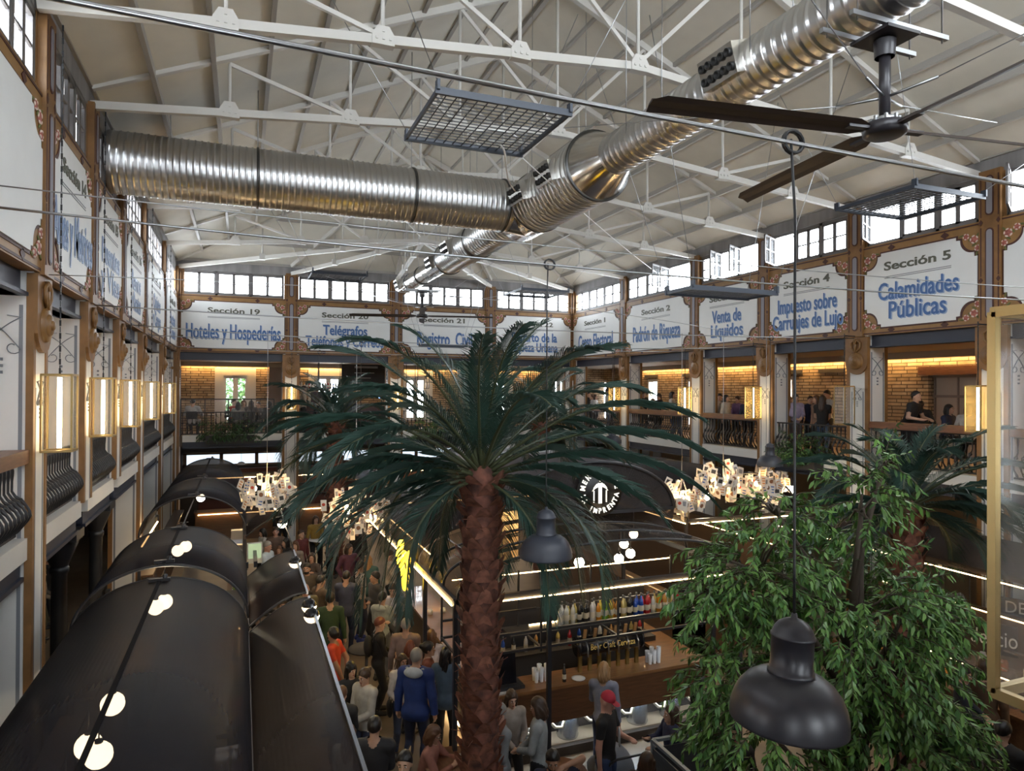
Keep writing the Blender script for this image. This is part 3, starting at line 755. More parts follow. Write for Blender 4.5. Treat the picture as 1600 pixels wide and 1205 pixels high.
# ================================================================== SUSPENDED MESH PANELS
M_mesh=mat('black_mesh_wire',(.02,.022,.028),.45)
M_mframe=mat('blue_grey_mesh_frame',(.035,.045,.065),.4)
def grid(c,sx,sy,label,rz=0,tilt=0,nx=13,ny=16,wz=2.5):
    t=thing('hanging_mesh_panel',label,'mesh panel',c,rz,group='suspended mesh panels'); t.rotation_euler=(tilt,0,rz)
    MW=wm(t); V=lambda a,b,cc=0: MW@Vector((a,b,cc))
    hx,hy=sx/2,sy/2
    m=MB()
    for s in (-1,1):
        m.bar(V(-hx-.03,s*hy),V(hx+.03,s*hy),.035,.085); m.bar(V(s*hx,-hy),V(s*hx,hy),.03,.06)
        for q in (-1,1): m.bar(V(q*hx,s*hy),V(q*hx,s*hy,.12),.10,.035,up=(1,0,0))
    m.build('frame',M_mframe,t)
    m=MB()
    for i in range(1,nx): x=-hx+sx*i/nx; m.bar(V(x,-hy),V(x,hy),.011,.011)
    for i in range(1,ny): y=-hy+sy*i/ny; m.bar(V(-hx,y),V(hx,y),.011,.011)
    m.build('wire_mesh',M_mesh,t)
    for sx_ in (-1,1):
        for sy_ in (-1,1):
            p=V(sx_*hx,sy_*hy,.1); q=Vector((p.x+sx_*1.2,p.y+sy_*.5,min(p.z+wz,roofz(p.x+sx_*1.2)-.15)))
            m=MB(); m.tube([p,q],.006,5); m.build('hanging_wire',M_zinc,t)
    return t
gp=[atz(*p,9.2) for p in ((690,137),(885,182),(815,243),(630,212))]; gc=sum(gp,Vector())/4
grid(gc,1.72,1.62,'black mesh panel hung flat under the roof, largest, left of the duct')
gp=[atz(*p,9.2) for p in ((1430,290),(1548,308),(1408,343),(1298,325))]; gc=sum(gp,Vector())/4
grid(gc,1.75,1.62,'black mesh panel hung in front of the windows over the Sección 5 sign')
grid((7.96,9.85,7.45),1.8,.75,'black mesh panel seen edge on in front of the Sección 3 sign',wz=4)
grid((2.75,21.6,9.2),1.6,1.3,'black mesh panel before the windows over the Sección 20 sign',nx=9,ny=9)
grid((9.85,22.4,9.2),1.8,1.7,'black mesh panel before the windows over the Sección 22 sign',nx=9,ny=9)
grid((7.2,25.2,7.38),1.75,.5,'black mesh panel low before the Sección 21 sign',nx=9,ny=5,wz=4)
# a loose white cable looped over the nearest panel
m=MB()
ctl=[atz(*p,9.26) for p in ((735,222),(732,210),(748,204),(772,204),(795,208),(808,216),(800,222),(780,220),(765,219),(775,224))]
last=atz(788,236,9.1); end=aty(801,286,13.1)
ctl+= [last,Vector((last.x.__float__()*.6+end.x*.4,last.y*.6+end.y*.4,9.25)),Vector((end.x,end.y-.25,9.75)),Vector((end.x,13.1,ZD+.55))]
pts=[]
for i in range(len(ctl)-1):
    p0=ctl[max(0,i-1)];p1=ctl[i];p2=ctl[i+1];p3=ctl[min(len(ctl)-1,i+2)]
    for j in range(6):
        t_=j/6; pts.append(.5*((2*p1)+(p2-p0)*t_+(2*p0-5*p1+4*p2-p3)*t_*t_+(3*p1-p0-3*p2+p3)*t_**3))
pts.append(ctl[-1])
m.tube(pts,.014,6); tag(m.build('white_cable',mat('white_cable_sheath',(.75,.75,.73),.5)),'white cable coiled on the near mesh panel and drooping to the duct','cable')
m=MB(); p0=atz(812,243,9.2); p1=atx(1026,426,XR-.1); m.tube([p0.lerp(p1,i/12)-Vector((0,0,.25*4*i/12*(1-i/12)*.3)) for i in range(13)],.009,5); tag(m.build('stay_cable',mat('white_cable_sheath',(.75,.75,.73),.5)),'pale cable slanting from the near mesh panel down to the Sección 2 windows','cable')
# ================================================================== CABLES ACROSS THE HALL
def cable(y,z,r,label,sag=.08,bright=True,x0=XL+.1,x1=XR-.1,dy=0):
    m=MB(); pts=[]
    for i in range(25):
        f=i/24; pts.append((x0+(x1-x0)*f,y+dy*f,z-sag*4*f*(1-f)))
    m.tube(pts,r,6)
    if r>.012:
        for f in (.12,.22,.3,.45,.62,.8): i=int(f*24); m.obox(pts[i],(.03,.035,.06))
    return tag(m.build('span_cable',M_zinc if bright else M_black),label,'cable',group='steel cables spanning the hall')
cable(2.6,7.0,.0115,'thick steel cable spanning the hall nearest the viewer, carrying the big black pendant',.08)
cable(6.5,7.14,.011,'steel cable spanning the hall that carries the pendant over the bar',.13)
cable(6.45,7.30,.006,'thin steel wire just above the cable over the bar',.10)
cable(11.8,6.95,.011,'steel cable spanning the hall in front of the cross-duct bay',.10)
cable(14.8,6.92,.011,'steel cable spanning the hall below the cross duct',.2)
cable(17.92,6.95,.010,'steel cable spanning the hall in front of the last two bays',.1)
cable(22.3,6.95,.010,'steel cable spanning the hall nearest the far wall',.1)
cable(9.2,7.0,.006,'thin wire slanting from the Sección 14 post up across the hall',-.3,dy=5)
# ================================================================== PENDANT LAMPS
M_lamp=mat('matt_black_lampshade',(.020,.019,.024),.38,var=.15,scale=4)
M_lampb=mat('blue_black_lampshade',(.040,.045,.060),.42)
def pendant(p,label,ztop,tilt=0,m_=M_lampb):
    t=thing('pendant_lamp',label,'lamp',p,0,group='black pendant lamps'); t.rotation_euler=tilt if tilt else (0,0,0)
    W_=wm(t); V=Vector(p); R=W_.to_3x3()
    m=MB(); prof=[(.272,-.02),(.278,-.016),(.278,-.006),(.275,.04),(.262,.09),(.240,.136),(.207,.176),(.165,.204),(.125,.217),(.10,.219)]
    m.lathe(prof+[(.085,.21),(.16,.195),(.20,.168),(.233,.132),(.256,.09),(.265,.045),(.269,-.01),(.272,-.02)],V,40,R); m.build('shade',m_,t)
    m=MB(); m.lathe([(.100,.205),(.111,.215),(.111,.232),(.103,.237),(.103,.252),(.100,.256),(.100,.39),(.106,.394),(.106,.405),(.100,.41),(.092,.435),(.072,.462),(.042,.48),(.016,.487),(.013,.51),(.0,.51)],V,28,R); m.build('lamp_neck',m_,t)
    m=MB(); m.ell(V+R@Vector((0,0,.10)),.06,12,8); m.build('bulb',mat('unlit_bulb',(.6,.6,.58),.3),t)
    m=MB(); q=V+R@Vector((0,0,.5)); m.tube([q,q+Vector((0,0,.25)),(q.x-.0,q.y,ztop-.35),(V.x+.01,V.y+.0,ztop+.02)],.007,6)
    m.build('cord',M_black,t)
    m=MB(); c0=Vector((V.x+.03,V.y,ztop+.01))
    for k_ in range(2): m.tube([c0+Vector((.06*math.cos(a),.012*k_,.055*math.sin(a))) for a in [i*2*PI/14 for i in range(15)]],.009,6)
    m.build('cord_loop',M_black,t)
    return t
def lampat(px,py,d): return atd(px,py,d)
p=atd(1262,1140,3.22); pendant((p.x,2.6,p.z),'largest black dome pendant lamp, close by in front of the green tree',6.93,(.0,.075,0),M_lamp)
p=aty(853,868,6.5); pendant((p.x,6.5,p.z),'dark dome pendant lamp in front of the bar beside the tall palm trunk',7.02)
p=aty(1203,727,11.8); pendant((p.x,11.8,p.z),'dark dome pendant lamp over the card chandeliers at the right',6.87)
p=aty(957,692,17.92); pendant((p.x,17.92,p.z),'small dark dome pendant lamp under the Sección 1 balcony',6.87)
p=aty(497,701,22.3); pendant((p.x,22.3,p.z),'small dark dome pendant lamp before the left far palm',6.87)
p=aty(563,745,14.8); pendant((p.x,14.8,p.z),'dark dome pendant lamp half hidden by palm fronds left of the tall palm',6.75)
# ================================================================== BRASS LANTERNS
M_brass=mat('brushed_brass',(.46,.34,.15),.35,metal=1)
M_gold=sheer('pale_lantern_glass',(.35,.31,.24),.10,.91,tint=(1,.97,.91))
M_goldr=sheer('golden_lantern_glass',(.6,.45,.2),.35,.72,tint=(1,.94,.78))
M_clear=sheer('clear_lantern_glass',(.8,.8,.75),.06,.86)
def lantern(c,label,zt=7.0,lit=True,h=.44,w=.15,glass=None,rot=0,arm=None):
    t=thing('brass_lantern',label,'lantern',c,0,group='brass box lanterns on the gallery posts')
    x,y,z=c; m=MB(); b=.012
    R=Rz(rot); V=lambda a,b_,cc: Vector(c)+R@Vector((a,b_,cc))
    for sx in (-1,1):
        for sy in (-1,1): m.bar(V(sx*w,sy*w,-h),V(sx*w,sy*w,h),b*1.6,b*1.6)
    for zz in (-h,h):
        for s in (-1,1): m.bar(V(-w,s*w,zz),V(w,s*w,zz),b*1.6,b*2); m.bar(V(s*w,-w,zz),V(s*w,w,zz),b*1.6,b*2)
    m.bar(V(-w,0,h),V(w,0,h),b*2,b); m.bar(V(-w,0,-h),V(w,0,-h),b*2,b)
    m.build('brass_frame',M_brass,t)
    for k_ in range(4):
        a=k_*PI/2; n=R@Vector((math.cos(a),math.sin(a),0)); q=R@Vector((-math.sin(a),math.cos(a),0)); m=MB(); C0=Vector(c)+n*(w-.004)
        m.add([C0-q*w+Vector((0,0,-h)),C0+q*w+Vector((0,0,-h)),C0+q*w+Vector((0,0,h)),C0-q*w+Vector((0,0,h))],[(0,1,2,3)])
        m.build('glass_pane',glass or M_gold,t,recalc=False)
    m=MB(); m.tube([V(0,0,-h+.03),V(0,0,h-.03)],.024,10); m.build('light_tube',M_ledw if lit else mat('unlit_tube',(.5,.5,.48),.4),t)
    m=MB(); m.tube([V(0,0,h),V(0,0,h+.08)],.012,6); 
    zz=z+h+.05; i=0
    while zz<zt and i<60:
        m.obox((x,y,zz+.03),(.02 if i%2 else .008,.008 if i%2 else .02,.07)); zz+=.062 if zt<8.5 else .075; i+=1
    m.build('chain',M_black,t)
    if arm is not None:
        m=MB(); m.bar((x,y,zt),arm,.02,.025); m.build('bracket_arm',M_black,t)
    return t
zl=5.41
nm=['first','second','third','fourth','fifth','sixth']
for i,y in enumerate((9.28,11.95,14.7,17.92,22.3)):
    lantern((XL+.2,y,zl),'lit brass lantern on the left gallery, %s counting from the viewer'%nm[i],9.9)
for i,(y,lab) in enumerate(((8.71,'lit brass lantern beside the Sección 5 bay of the right gallery'),(11.80,'unlit grey brass lantern between the Sección 4 and Sección 5 bays'),(14.83,'lit brass lantern between the Sección 3 and Sección 4 bays'),
        (17.92,'lit brass lantern between the Sección 2 and Sección 3 bays'),(22.3,'lit brass lantern between the Sección 1 and Sección 2 bays'))):
    lantern((XR-.42,y,zl-.03),lab,7.0,i!=1,glass=M_clear if i==1 else M_goldr,arm=(XR+.05,y,7.0))
for i,x in enumerate(PIER_F):
    lantern((x,YF-.42,zl-.03),'lit brass lantern on the post between Sección %d and Sección %d'%(19+i,20+i),7.0,arm=(x,YF+.05,7.0),glass=M_goldr)
lantern((1.79,.94,5.44),'large brass glass lantern cut off by the right edge, close to the viewer',7.0,False,h=.45,w=.13,glass=M_clear,arm=(1.79,YN-.05,7.0))
# ================================================================== BALUSTRADES
def baluster_mesh(name,W,u,v0,v1,bomb,par,first=None):
    m=MB(); n0=-.16
    pts=[];rr=[]
    H=v1-v0
    for i in range(15):
        f=i/14; bulge=bomb*(math.sin(min(1,f/.62)*PI)**1.2 if f<.62 else 0)
        pts.append(W(u,v0+H*f,n0+bulge)); rr.append(.013+.012*math.exp(-((f-.5)/.05)**2)+.014*math.exp(-((f-.08)/.05)**2)+.012*math.exp(-((f-.9)/.05)**2)+.010*math.exp(-((f-.28)/.06)**2))
    m.tube(pts,rr,6)
    m.lathe([(.001,-.03),(.032,-.02),(.036,0),(.032,.02),(.001,.03)],W(u,v0+H*.5,n0+.015+bomb*.35),8,aim(W.N))
    return m.build(name,M_black,par)
def balustrade(W,nm,i,label,wood=True,bomb=.14,step=.125,top=4.86):
    E=edges[nm]; a=E[i]+.30; b=E[i+1]-.30
    if i==0: a=E[0]+.15
    if i==len(E)-2: b=E[-1]-.15
    t=thing('iron_balustrade',label,'balustrade',W((a+b)/2,ZG,-.16),group='cast-iron gallery balustrades')
    m=MB(); W.box(m,a,b,4.05,4.09,-.185,-.135); W.box(m,a,b,top-.035,top,-.185,-.135); m.build('iron_rail',M_black,t)
    n=int((b-a)/step); u=a+.05; first=baluster_mesh('baluster',W,a+(b-a)/(2*n),4.07,top-.02,bomb,t)
    for k_ in range(1,n):
        c=first.copy(); COL.objects.link(c); c.location=first.location+W.U*((b-a)/n*k_); KIDS.setdefault(t.name,[]).append(c)
    if wood:
        m=MB(); W.box(m,a-.02,b+.02,top,top+.15,-.28,-.02); m.build('wooden_handrail',M_wood,t)
    return t
for i in range(5):
    balustrade(WR,'right',i,'black iron balustrade of the right gallery under the Sección %d sign'%(i+1),wood=(i!=3))
balustrade(WR,'right',5,'black iron balustrade at the right edge of the view',True)
for i in range(4):
    balustrade(WF,'far',i,'black iron balustrade of the far gallery under the Sección %d sign'%(19+i),wood=False,bomb=.03,step=.15)
for j,i in enumerate((7,6,5,4,3,2)):
    balustrade(WL,'left',i,['bulging black iron balustrade on the left gallery next to the far corner','bulging black iron balustrade on the left gallery, second from the far corner','bulging black iron balustrade on the left gallery between the third and fourth lanterns',
      'bulging black iron balustrade on the left gallery between the second and third lanterns','bulging black iron balustrade on the left gallery between the first and second lanterns','bulging black iron balustrade at the left edge with a wooden rail'][j],wood=(i==2),bomb=.17,step=.13)
# glass guard above the far balustrade of the first bay, black frames in the others
for i,(a,b) in enumerate(((.15,3.3),)):
    t=thing('glass_guard','black-framed glass guard above the balustrade under the Sección 19 sign','guard rail',WF((a+b)/2,ZG,-.4))
    m=MB()
    for k_ in range(5): u=a+(b-a)*k_/4; WF.box(m,u-.018,u+.018,ZG,5.32,-.42,-.38)
    WF.box(m,a,b,5.29,5.33,-.42,-.38); m.build('frame',M_black,t)
    m=MB(); m.add([WF(a,4.1,-.4),WF(b,4.1,-.4),WF(b,5.3,-.4),WF(a,5.3,-.4)],[(0,1,2,3)]); m.build('glass',M_glass,t,recalc=False)
# ================================================================== BARREL-ROOFED STALLS ALONG THE LEFT WALL
def polycarb(name,col,clear,rough=.3,sc_=120):
    """smoky fluted sheet: glossy dark surface, partly see-through, with fine flutes along the hall"""
    m=sheer(name,col,rough,clear,tint=(.85,.80,.75)); nt=m.node_tree
    tc=nt.nodes.new('ShaderNodeTexCoord'); w=nt.nodes.new('ShaderNodeTexWave'); w.inputs['Scale'].default_value=8; w.bands_direction='X'
    nt.links.new(tc.outputs['Object'],w.inputs[0]); b=nt.nodes.new('ShaderNodeBump'); b.inputs['Strength'].default_value=.12; b.inputs['Distance'].default_value=.01
    nt.links.new(w.outputs[1],b.inputs['Height']); nt.links.new(b.outputs[0],nt.nodes['Principled BSDF'].inputs['Normal'])
    nt.nodes['Principled BSDF'].inputs['Specular IOR Level'].default_value=.12
    return m
M_smoke=polycarb('smoky_fluted_sheet',(.020,.021,.029),.25,.55)
M_smoke2=polycarb('brown_smoky_sheet',(.030,.025,.027),.30,.45)
M_smokec=polycarb('clear_smoky_sheet',(.05,.045,.045),.72,.12)
M_counter=mat('stall_counter_wood',(.13,.065,.03),.35,var=.3,scale=4,stretch=(1,8,8),coat=.3)
M_frame=mat('black_steel_frame',(.024,.024,.028),.38)
XV,ZV=-.93,2.5
def arch(t,hw=1.03,rise=.8,xc=XV,zb=ZV):
    a=PI*(1-t); return xc+hw*math.cos(a), zb+rise*math.sin(a)
def wingp(t): return .10+.76*t, 2.46+.40*math.sin(t*PI/2)
def stall(y0,y1,dz,label,led=False):
    t=thing('barrel_stall',label,'market stall',(XV,(y0+y1)/2,0),group='barrel-roofed stalls along the left wall')
    N=32; m=MB(); m.smooth=True
    m.sheet([[(arch(i/N)[0],y,arch(i/N)[1]+dz) for y in (y0,(y0+y1)/2,y1)] for i in range(N+1)])
    solid(m.build('roof_sheet',M_smoke,t,recalc=False),.012)
    for y in (y0,y1):
        m=MB(); m.tube([(arch(i/N)[0],y,arch(i/N)[1]+dz) for i in range(N+1)],.018,6); m.build('roof_rim',M_frame,t)
    m=MB(); m.box(XV-.02,XV+.02,y0,y1,ZV+.8+dz+.006,ZV+.8+dz+.018); m.build('ridge_strip',mat('dull_black_strip',(.012,.012,.014),.9,spec=.1),t)
    for y in (y0+.15,y1-.15):
        m=MB(); m.box(XV-.12,XV+.12,y-.03,y+.03,ZV+.8+dz,ZV+.84+dz); m.lathe([(.03,0),(.03,.05),(.0,.06)],(XV+.06,y,ZV+.83+dz),8); m.build('clamp',M_frame,t)
    m=MB(); m.smooth=True; m.sheet([[(wingp(i/12)[0],y,wingp(i/12)[1]) for y in (y0,y1)] for i in range(13)]); solid(m.build('wing_sheet',M_smoke2,t,recalc=False),.012)
    for y in (y0,y1):
        m=MB(); m.tube([(wingp(i/12)[0],y,wingp(i/12)[1]) for i in range(13)],.016,6); m.build('wing_rim',M_frame,t)
    m=MB(); m.bar((.87,y0,2.86),(.87,y1,2.86),.03,.05); m.build('wing_edge',mat('pale_edge_profile',(.30,.32,.36),.3,metal=.6),t)
    m=MB(); m.bar((.09,y0,2.46),(.09,y1,2.46),.05,.09); m.build('valley_gutter',mat('brown_gutter',(.09,.06,.05),.5),t)
    for y in (y0+.05,y1-.05):
        for x in (.09,-1.95):
            m=MB(); m.box(x-.03,x+.03,y-.03,y+.03,0,2.5); m.build('post',M_frame,t)
    m=MB(); m.box(-.15,.12,y0+.1,y1-.1,0,1.0); m.box(-.28,.16,y0+.05,y1-.05,1.0,1.06); m.build('counter',M_counter,t)
    m=MB(); m.box(-1.98,-1.65,y0+.1,y1-.1,0,.9); m.box(-1.98,-1.7,y0+.1,y1-.1,1.3,1.34); m.box(-1.98,-1.7,y0+.1,y1-.1,1.75,1.79); m.build('back_shelf',M_counter,t)
    if led: m=MB(); m.box(-1.93,-1.90,y0+.1,y1-.1,2.38,2.395); m.build('led_strip',M_led,t)
    return t
stall(2.0,9.6,0,'long dark barrel-roofed stall nearest the viewer at the bottom left')
stall(9.85,12.45,.10,'dark barrel-roofed stall second from the viewer along the left wall')
stall(15.9,19.0,.10,'dark barrel-roofed stall third from the viewer along the left wall',True)
stall(19.2,24.3,.10,'dark barrel-roofed stall farthest from the viewer along the left wall')
def globe(p,r,label,group,capt=None):
    t=thing('globe_lamp',label,'lamp',p,group=group)
    m=MB(); m.ell(p,r,16,10); m.build('globe',M_globe,t)
    m=MB(); m.tube([(p[0],p[1],p[2]+r),(p[0],p[1],capt or p[2]+r+.35)],.006,5); m.lathe([(.03,0),(.03,.03),(.0,.035)],(p[0],p[1],p[2]+r-.01),8); m.build('stem',M_frame,t)
for i,(y,x) in enumerate(((6.95,-1.05),(6.2,-1.10),(6.02,-1.0),(5.45,-1.10),(5.22,-1.0))):
    globe((x,y,2.88),.10,'lit opal globe glowing through the roof of the nearest barrel stall','globes under the nearest stall roof',3.25)
for i,(x,y) in enumerate(((-1.0,13.0),(-.9,13.3),(-1.0,9.75),(-.92,9.95),(-.95,19.08))):
    globe((x,y,2.9),.10,'lit opal globe hanging in a gap between barrel stall roofs','globes in the gaps between stall roofs',3.33)
m=MB(); m.tube([(XV,12.3,3.33),(XV,16.0,3.33)],.014,6); m.tube([(-1.02,12.95,3.33),(-.86,12.95,3.33)],.01,5); m.tube([(-1.02,13.3,3.33),(-.86,13.3,3.33)],.01,5); tag(m.build('ridge_pipe',M_frame),'thin black pipe bridging the gap between the second and third stall roofs','pipe')
m=MB(); m.tube([(.87,12.4,2.86),(.87,16.0,2.86)],.014,6); tag(m.build('edge_pipe',M_frame),'thin black pipe carrying half-black globes between the stall wings','pipe')
M_half=mat('black_globe_half',(.015,.015,.02),.2)
for i,(px,py) in enumerate(((431,786),(441,818),(461,879),(483,947),(487,962),(434,793))):
    d=2.85*FPX/(py-609); p=atd(px,py,d)
    t=thing('half_globe_lamp',"small globe lamp, black above and glowing white below, at the stalls' wing edges",'lamp',p,group='half-black globes on the stall wings')
    m=MB(); r=.095; m.lathe([(r*math.sin(a),r*math.cos(a)) for a in [PI/2+PI/2*i/6 for i in range(7)]],p,14); m.build('lit_half',M_globe,t)
    m=MB(); m.lathe([(r*1.01*math.sin(a),r*1.01*math.cos(a)) for a in [PI/2*i/6 for i in range(7)]],p,14); m.tube([(p.x,p.y,p.z+.09),(.87,p.y,max(2.86,p.z+.1))],.01,5); m.build('black_half',M_half,t)
# goods on the stalls: pans of food seen in the gap
M_food=[mat('golden_pastry',(.55,.27,.06),.6,var=.5,scale=30),mat('red_food',(.45,.06,.03),.5,var=.4,scale=30),mat('green_food',(.12,.22,.04),.6,var=.5,scale=30),mat('cream_food',(.6,.5,.32),.6,var=.3,scale=30)]
rf=random.Random(3)
def tray(p,mi,label,group,lx=.34,ly=.22):
    t=thing('food_tray',label,'tray',p,group=group); x,y,z=p
    m=MB(); m.box(x-lx/2,x+lx/2,y-ly/2,y+ly/2,z,z+.02)
    for s in (-1,1): m.box(x+s*lx/2-.006,x+s*lx/2+.006,y-ly/2,y+ly/2,z,z+.05); m.box(x-lx/2,x+lx/2,y+s*ly/2-.006,y+s*ly/2+.006,z,z+.05)
    m.build('pan',M_zinc,t)
    m=MB()
    for i in range(14): m.ell((x+rf.uniform(-.4,.4)*lx,y+rf.uniform(-.4,.4)*ly,z+.05+rf.uniform(0,.02)),(.045,.035,.03),7,5,Rz(rf.random()*3))
    m.build('food',M_food[mi],t)['kind']='stuff'
for i in range(5): tray((-.06,10.2+i*.45,1.06),i%4,'tray of food on the counter of the second barrel stall','food trays on the stall counter',.22,.34)
for i in range(4): tray((-.06,16.2+i*.6,1.06),(i+1)%4,'tray of food on the counter of the third barrel stall','food trays on the far stall counter',.22,.34)
# counter and display case in the open gap
t=thing('display_counter','lit display counter in the gap between the second and third barrel stalls','counter',(-.3,14.2,0))
m=MB(); m.box(-.45,.1,12.9,15.5,0,.95); m.box(-.5,.15,12.85,15.55,.95,1.0); m.build('body',M_counter,t)
m=MB(); m.box(-.42,.08,13.0,15.4,1.45,1.47); m.build('case_top',M_frame,t)
m=MB(); m.box(-.02,0.0,13.0,15.4,1.42,1.44); m.build('led_strip',M_led,t)
for i in range(5): tray((-.18,13.25+i*.45,1.0),0,'tray of golden fried food inside the lit display counter','food trays in the lit display counter',.3,.36)
t=thing('worktop','yellow-topped work counter against the left wall in the gap between barrel stalls','counter',(-1.7,14,0))
m=MB(); m.box(-1.95,-1.45,13.0,14.6,0,.9); m.build('cabinet',M_frame,t); m=MB(); m.box(-1.97,-1.42,12.95,14.65,.9,.95); m.build('top',mat('yellow_worktop',(.62,.36,.05),.45),t)
# menu board on the valley post
t=thing('menu_board','pale green menu board on the valley post of the second barrel stall','menu board',(.16,12.6,1.9))
m=MB(); p=atd(398,864,12.4); m.box(p.x-.13,p.x+.13,p.y-.015,p.y+.015,p.z-.19,p.z+.19); m.build('frame',mat('white_board_frame',(.55,.55,.5),.5),t)
m=MB(); m.box(p.x-.11,p.x+.11,p.y-.018,p.y-.012,p.z-.10,p.z+.17); m.build('screen',mat('pale_green_screen',(.22,.30,.16),.4,emit=.35,ecol=(.4,.5,.3)),t)
m=MB(); m.box(p.x-.03,p.x+.03,p.y+.01,12.42,p.z-.05,p.z+.05) if p.y<12.4 else m.box(p.x-.03,p.x+.03,12.4,p.y,p.z-.05,p.z+.05); m.box(.07,.13,12.38,12.44,p.z-.05,p.z+.05); m.build('bracket',M_frame,t)
# ================================================================== CENTRAL BAR
XA,HA,ZA0,RA=6.05,1.8,3.42,.95
t=thing('glass_roofed_bar','large central bar with dark barrel roof, smoky glass canopy and warm light lines','bar stall',(5.2,12.5,0))
BAR=t
N=36
def archA(i,zb=ZA0): a=PI*(1-i/N); return XA+HA*math.cos(a), zb+RA*math.sin(a)
m=MB(); m.smooth=True; m.sheet([[(archA(i)[0],y,archA(i)[1]) for y in (11.1,13.8,16.6)] for i in range(N+1)]); solid(m.build('barrel_roof',polycarb('grey_brown_roof_sheet',(.085,.075,.078),.06,.38),t,recalc=False),.015)
for y in (11.1,13.8,16.6):
    m=MB(); m.tube([(archA(i)[0],y,archA(i)[1]) for i in range(N+1)],.03,8); m.build('roof_rib',M_frame,t)
m=MB(); pts=[(archA(i)[0],archA(i)[1]-.02) for i in range(N+1)]; m.prism(pts,.015,lambda u,v,n:Vector((u,11.12+n,v))); m.build('gable_sheet',polycarb('gable_sheet_smoke',(.05,.045,.045),.30,.22),t)
m=MB()
for i in (6,12,18,24,30):
    x,z=archA(i); m.bar((x,11.16,z),(XA+(x-XA)*.55,11.16,ZA0+.02),.025,.025)
m.bar((XA-HA,11.12,ZA0),(XA+HA,11.12,ZA0),.05,.06); m.bar((XA-HA,16.6,ZA0),(XA+HA,16.6,ZA0),.05,.06); m.build('gable_frame',M_frame,t)
# shoulders: left brown sheet, right near-upright sheet
def shL(s): a=s*PI/2; return 2.75+1.5*(1-math.cos(a)), 2.82+.60*math.sin(a)
m=MB(); m.smooth=True; m.sheet([[(shL(i/12)[0],y,shL(i/12)[1]) for y in (11.1,16.6)] for i in range(13)]); solid(m.build('left_shoulder_sheet',M_smoke2,t,recalc=False),.012)
m=MB(); m.smooth=True; m.sheet([[(7.62+.22*math.sin(i/6*PI/2),y,2.82+.6*(i/6)) for y in (11.1,16.6)] for i in range(7)]); solid(m.build('right_shoulder_sheet',M_smoke2,t,recalc=False),.012)
# clear front vault
XB,HB,ZB0,RB=5.2,2.42,2.80,.62
def archB(i): a=PI*(1-i/N); return XB+HB*math.cos(a), ZB0+RB*math.sin(a)**.8
m=MB(); m.smooth=True; m.sheet([[(archB(i)[0],y,archB(i)[1]) for y in (8.95,11.1)] for i in range(N+1)]); solid(m.build('clear_front_vault',M_smokec,t,recalc=False),.01)
for y in (8.95,9.65,10.4):
    m=MB(); m.tube([(archB(i)[0],y,archB(i)[1]) for i in range(N+1)],.022,6); m.build('vault_rib',M_frame,t)
m=MB()
for i in (7,29): m.bar((archB(i)[0],8.95,archB(i)[1]),(archB(i)[0],11.1,archB(i)[1]),.03,.03)
m.build('vault_purlin',M_frame,t)
# eaves beams and posts
m=MB()
m.bar((2.75,8.95,2.78),(2.75,16.6,2.78),.06,.08); m.bar((7.62,8.95,2.78),(7.62,16.6,2.78),.06,.08); m.bar((2.75,8.95,2.78),(7.62,8.95,2.78),.06,.08); m.build('eaves_beam',M_frame,t)
for x,y in ((2.75,8.95),(4.18,8.97),(7.1,8.97),(7.62,8.95),(2.75,12.6),(7.62,12.6),(2.75,16.5),(7.62,16.5),(2.75,10.6)):
    m=MB(); m.box(x-.03,x+.03,y-.03,y+.03,0,2.8); m.build('post',M_frame,t)
for a,b in (((3.2,8.90,2.735),(7.45,8.90,2.735)),((2.70,8.95,2.735),(2.70,16.5,2.735)),((7.67,8.95,2.735),(7.67,14.5,2.735)),((3.2,10.6,2.6),(7.4,10.6,2.6)),((3.0,11.2,2.9),(3.0,16,2.9))):
    m=MB(); m.bar(a,b,.014,.014); m.build('led_line',M_led,t)
# hanging pipe shelves over the counter
m=MB()
for y in (9.25,10.15):
    for z in (1.86,2.12): m.bar((2.9,y,z),(7.5,y,z),.035,.035)
for x in (2.9,4.18,5.5,7.1,7.5):
    m.bar((x,9.25,1.86),(x,10.15,1.86),.03,.03)
    for y in (9.25,10.15): m.bar((x,y,1.8),(x,y,2.78),.028,.028)
for y in (9.25,): m.bar((2.9,y,2.45),(4.1,y,2.45),.03,.03)
m.build('pipe_frame',M_frame,t)
m=MB(); m.box(3.9,7.4,9.75,10.12,1.86,1.885); m.build('bottle_shelf',M_frame,t)
m=MB(); m.box(4.35,7.35,10.09,10.11,1.886,1.90); m.build('shelf_light',M_led,t)
# counter
m=MB(); m.box(3.4,7.45,9.5,10.05,1.06,1.11); m.box(3.4,4.0,10.05,15.5,1.06,1.11); m.box(6.85,7.45,10.05,13.5,1.06,1.11); m.build('counter_top',mat('warm_oak_counter',(.24,.115,.045),.28,var=.3,scale=3,stretch=(1,8,8),coat=.4),t)
m=MB(); m.box(3.43,7.42,9.52,9.58,.55,1.06); m.build('counter_apron',mat('dark_oak_panel',(.115,.050,.022),.4,var=.35,scale=3,stretch=(1,1,10)),t)
m=MB(); m.box(3.43,7.42,9.52,9.62,0,.14); m.box(3.43,7.42,10.0,10.02,.14,1.06); m.box(3.43,3.45,9.58,15.4,.0,1.06); m.box(7.40,7.42,9.58,13.4,.0,1.06); m.build('counter_base',mat('dark_base_panel',(.04,.028,.02),.6),t)
m=MB(); m.add([(3.45,9.55,.14),(7.4,9.55,.14),(7.4,9.55,.55),(3.45,9.55,.55)],[(0,1,2,3)]); m.build('glass_front',sheer('cellar_glass',(.5,.55,.6),.05,.85),t,recalc=False)
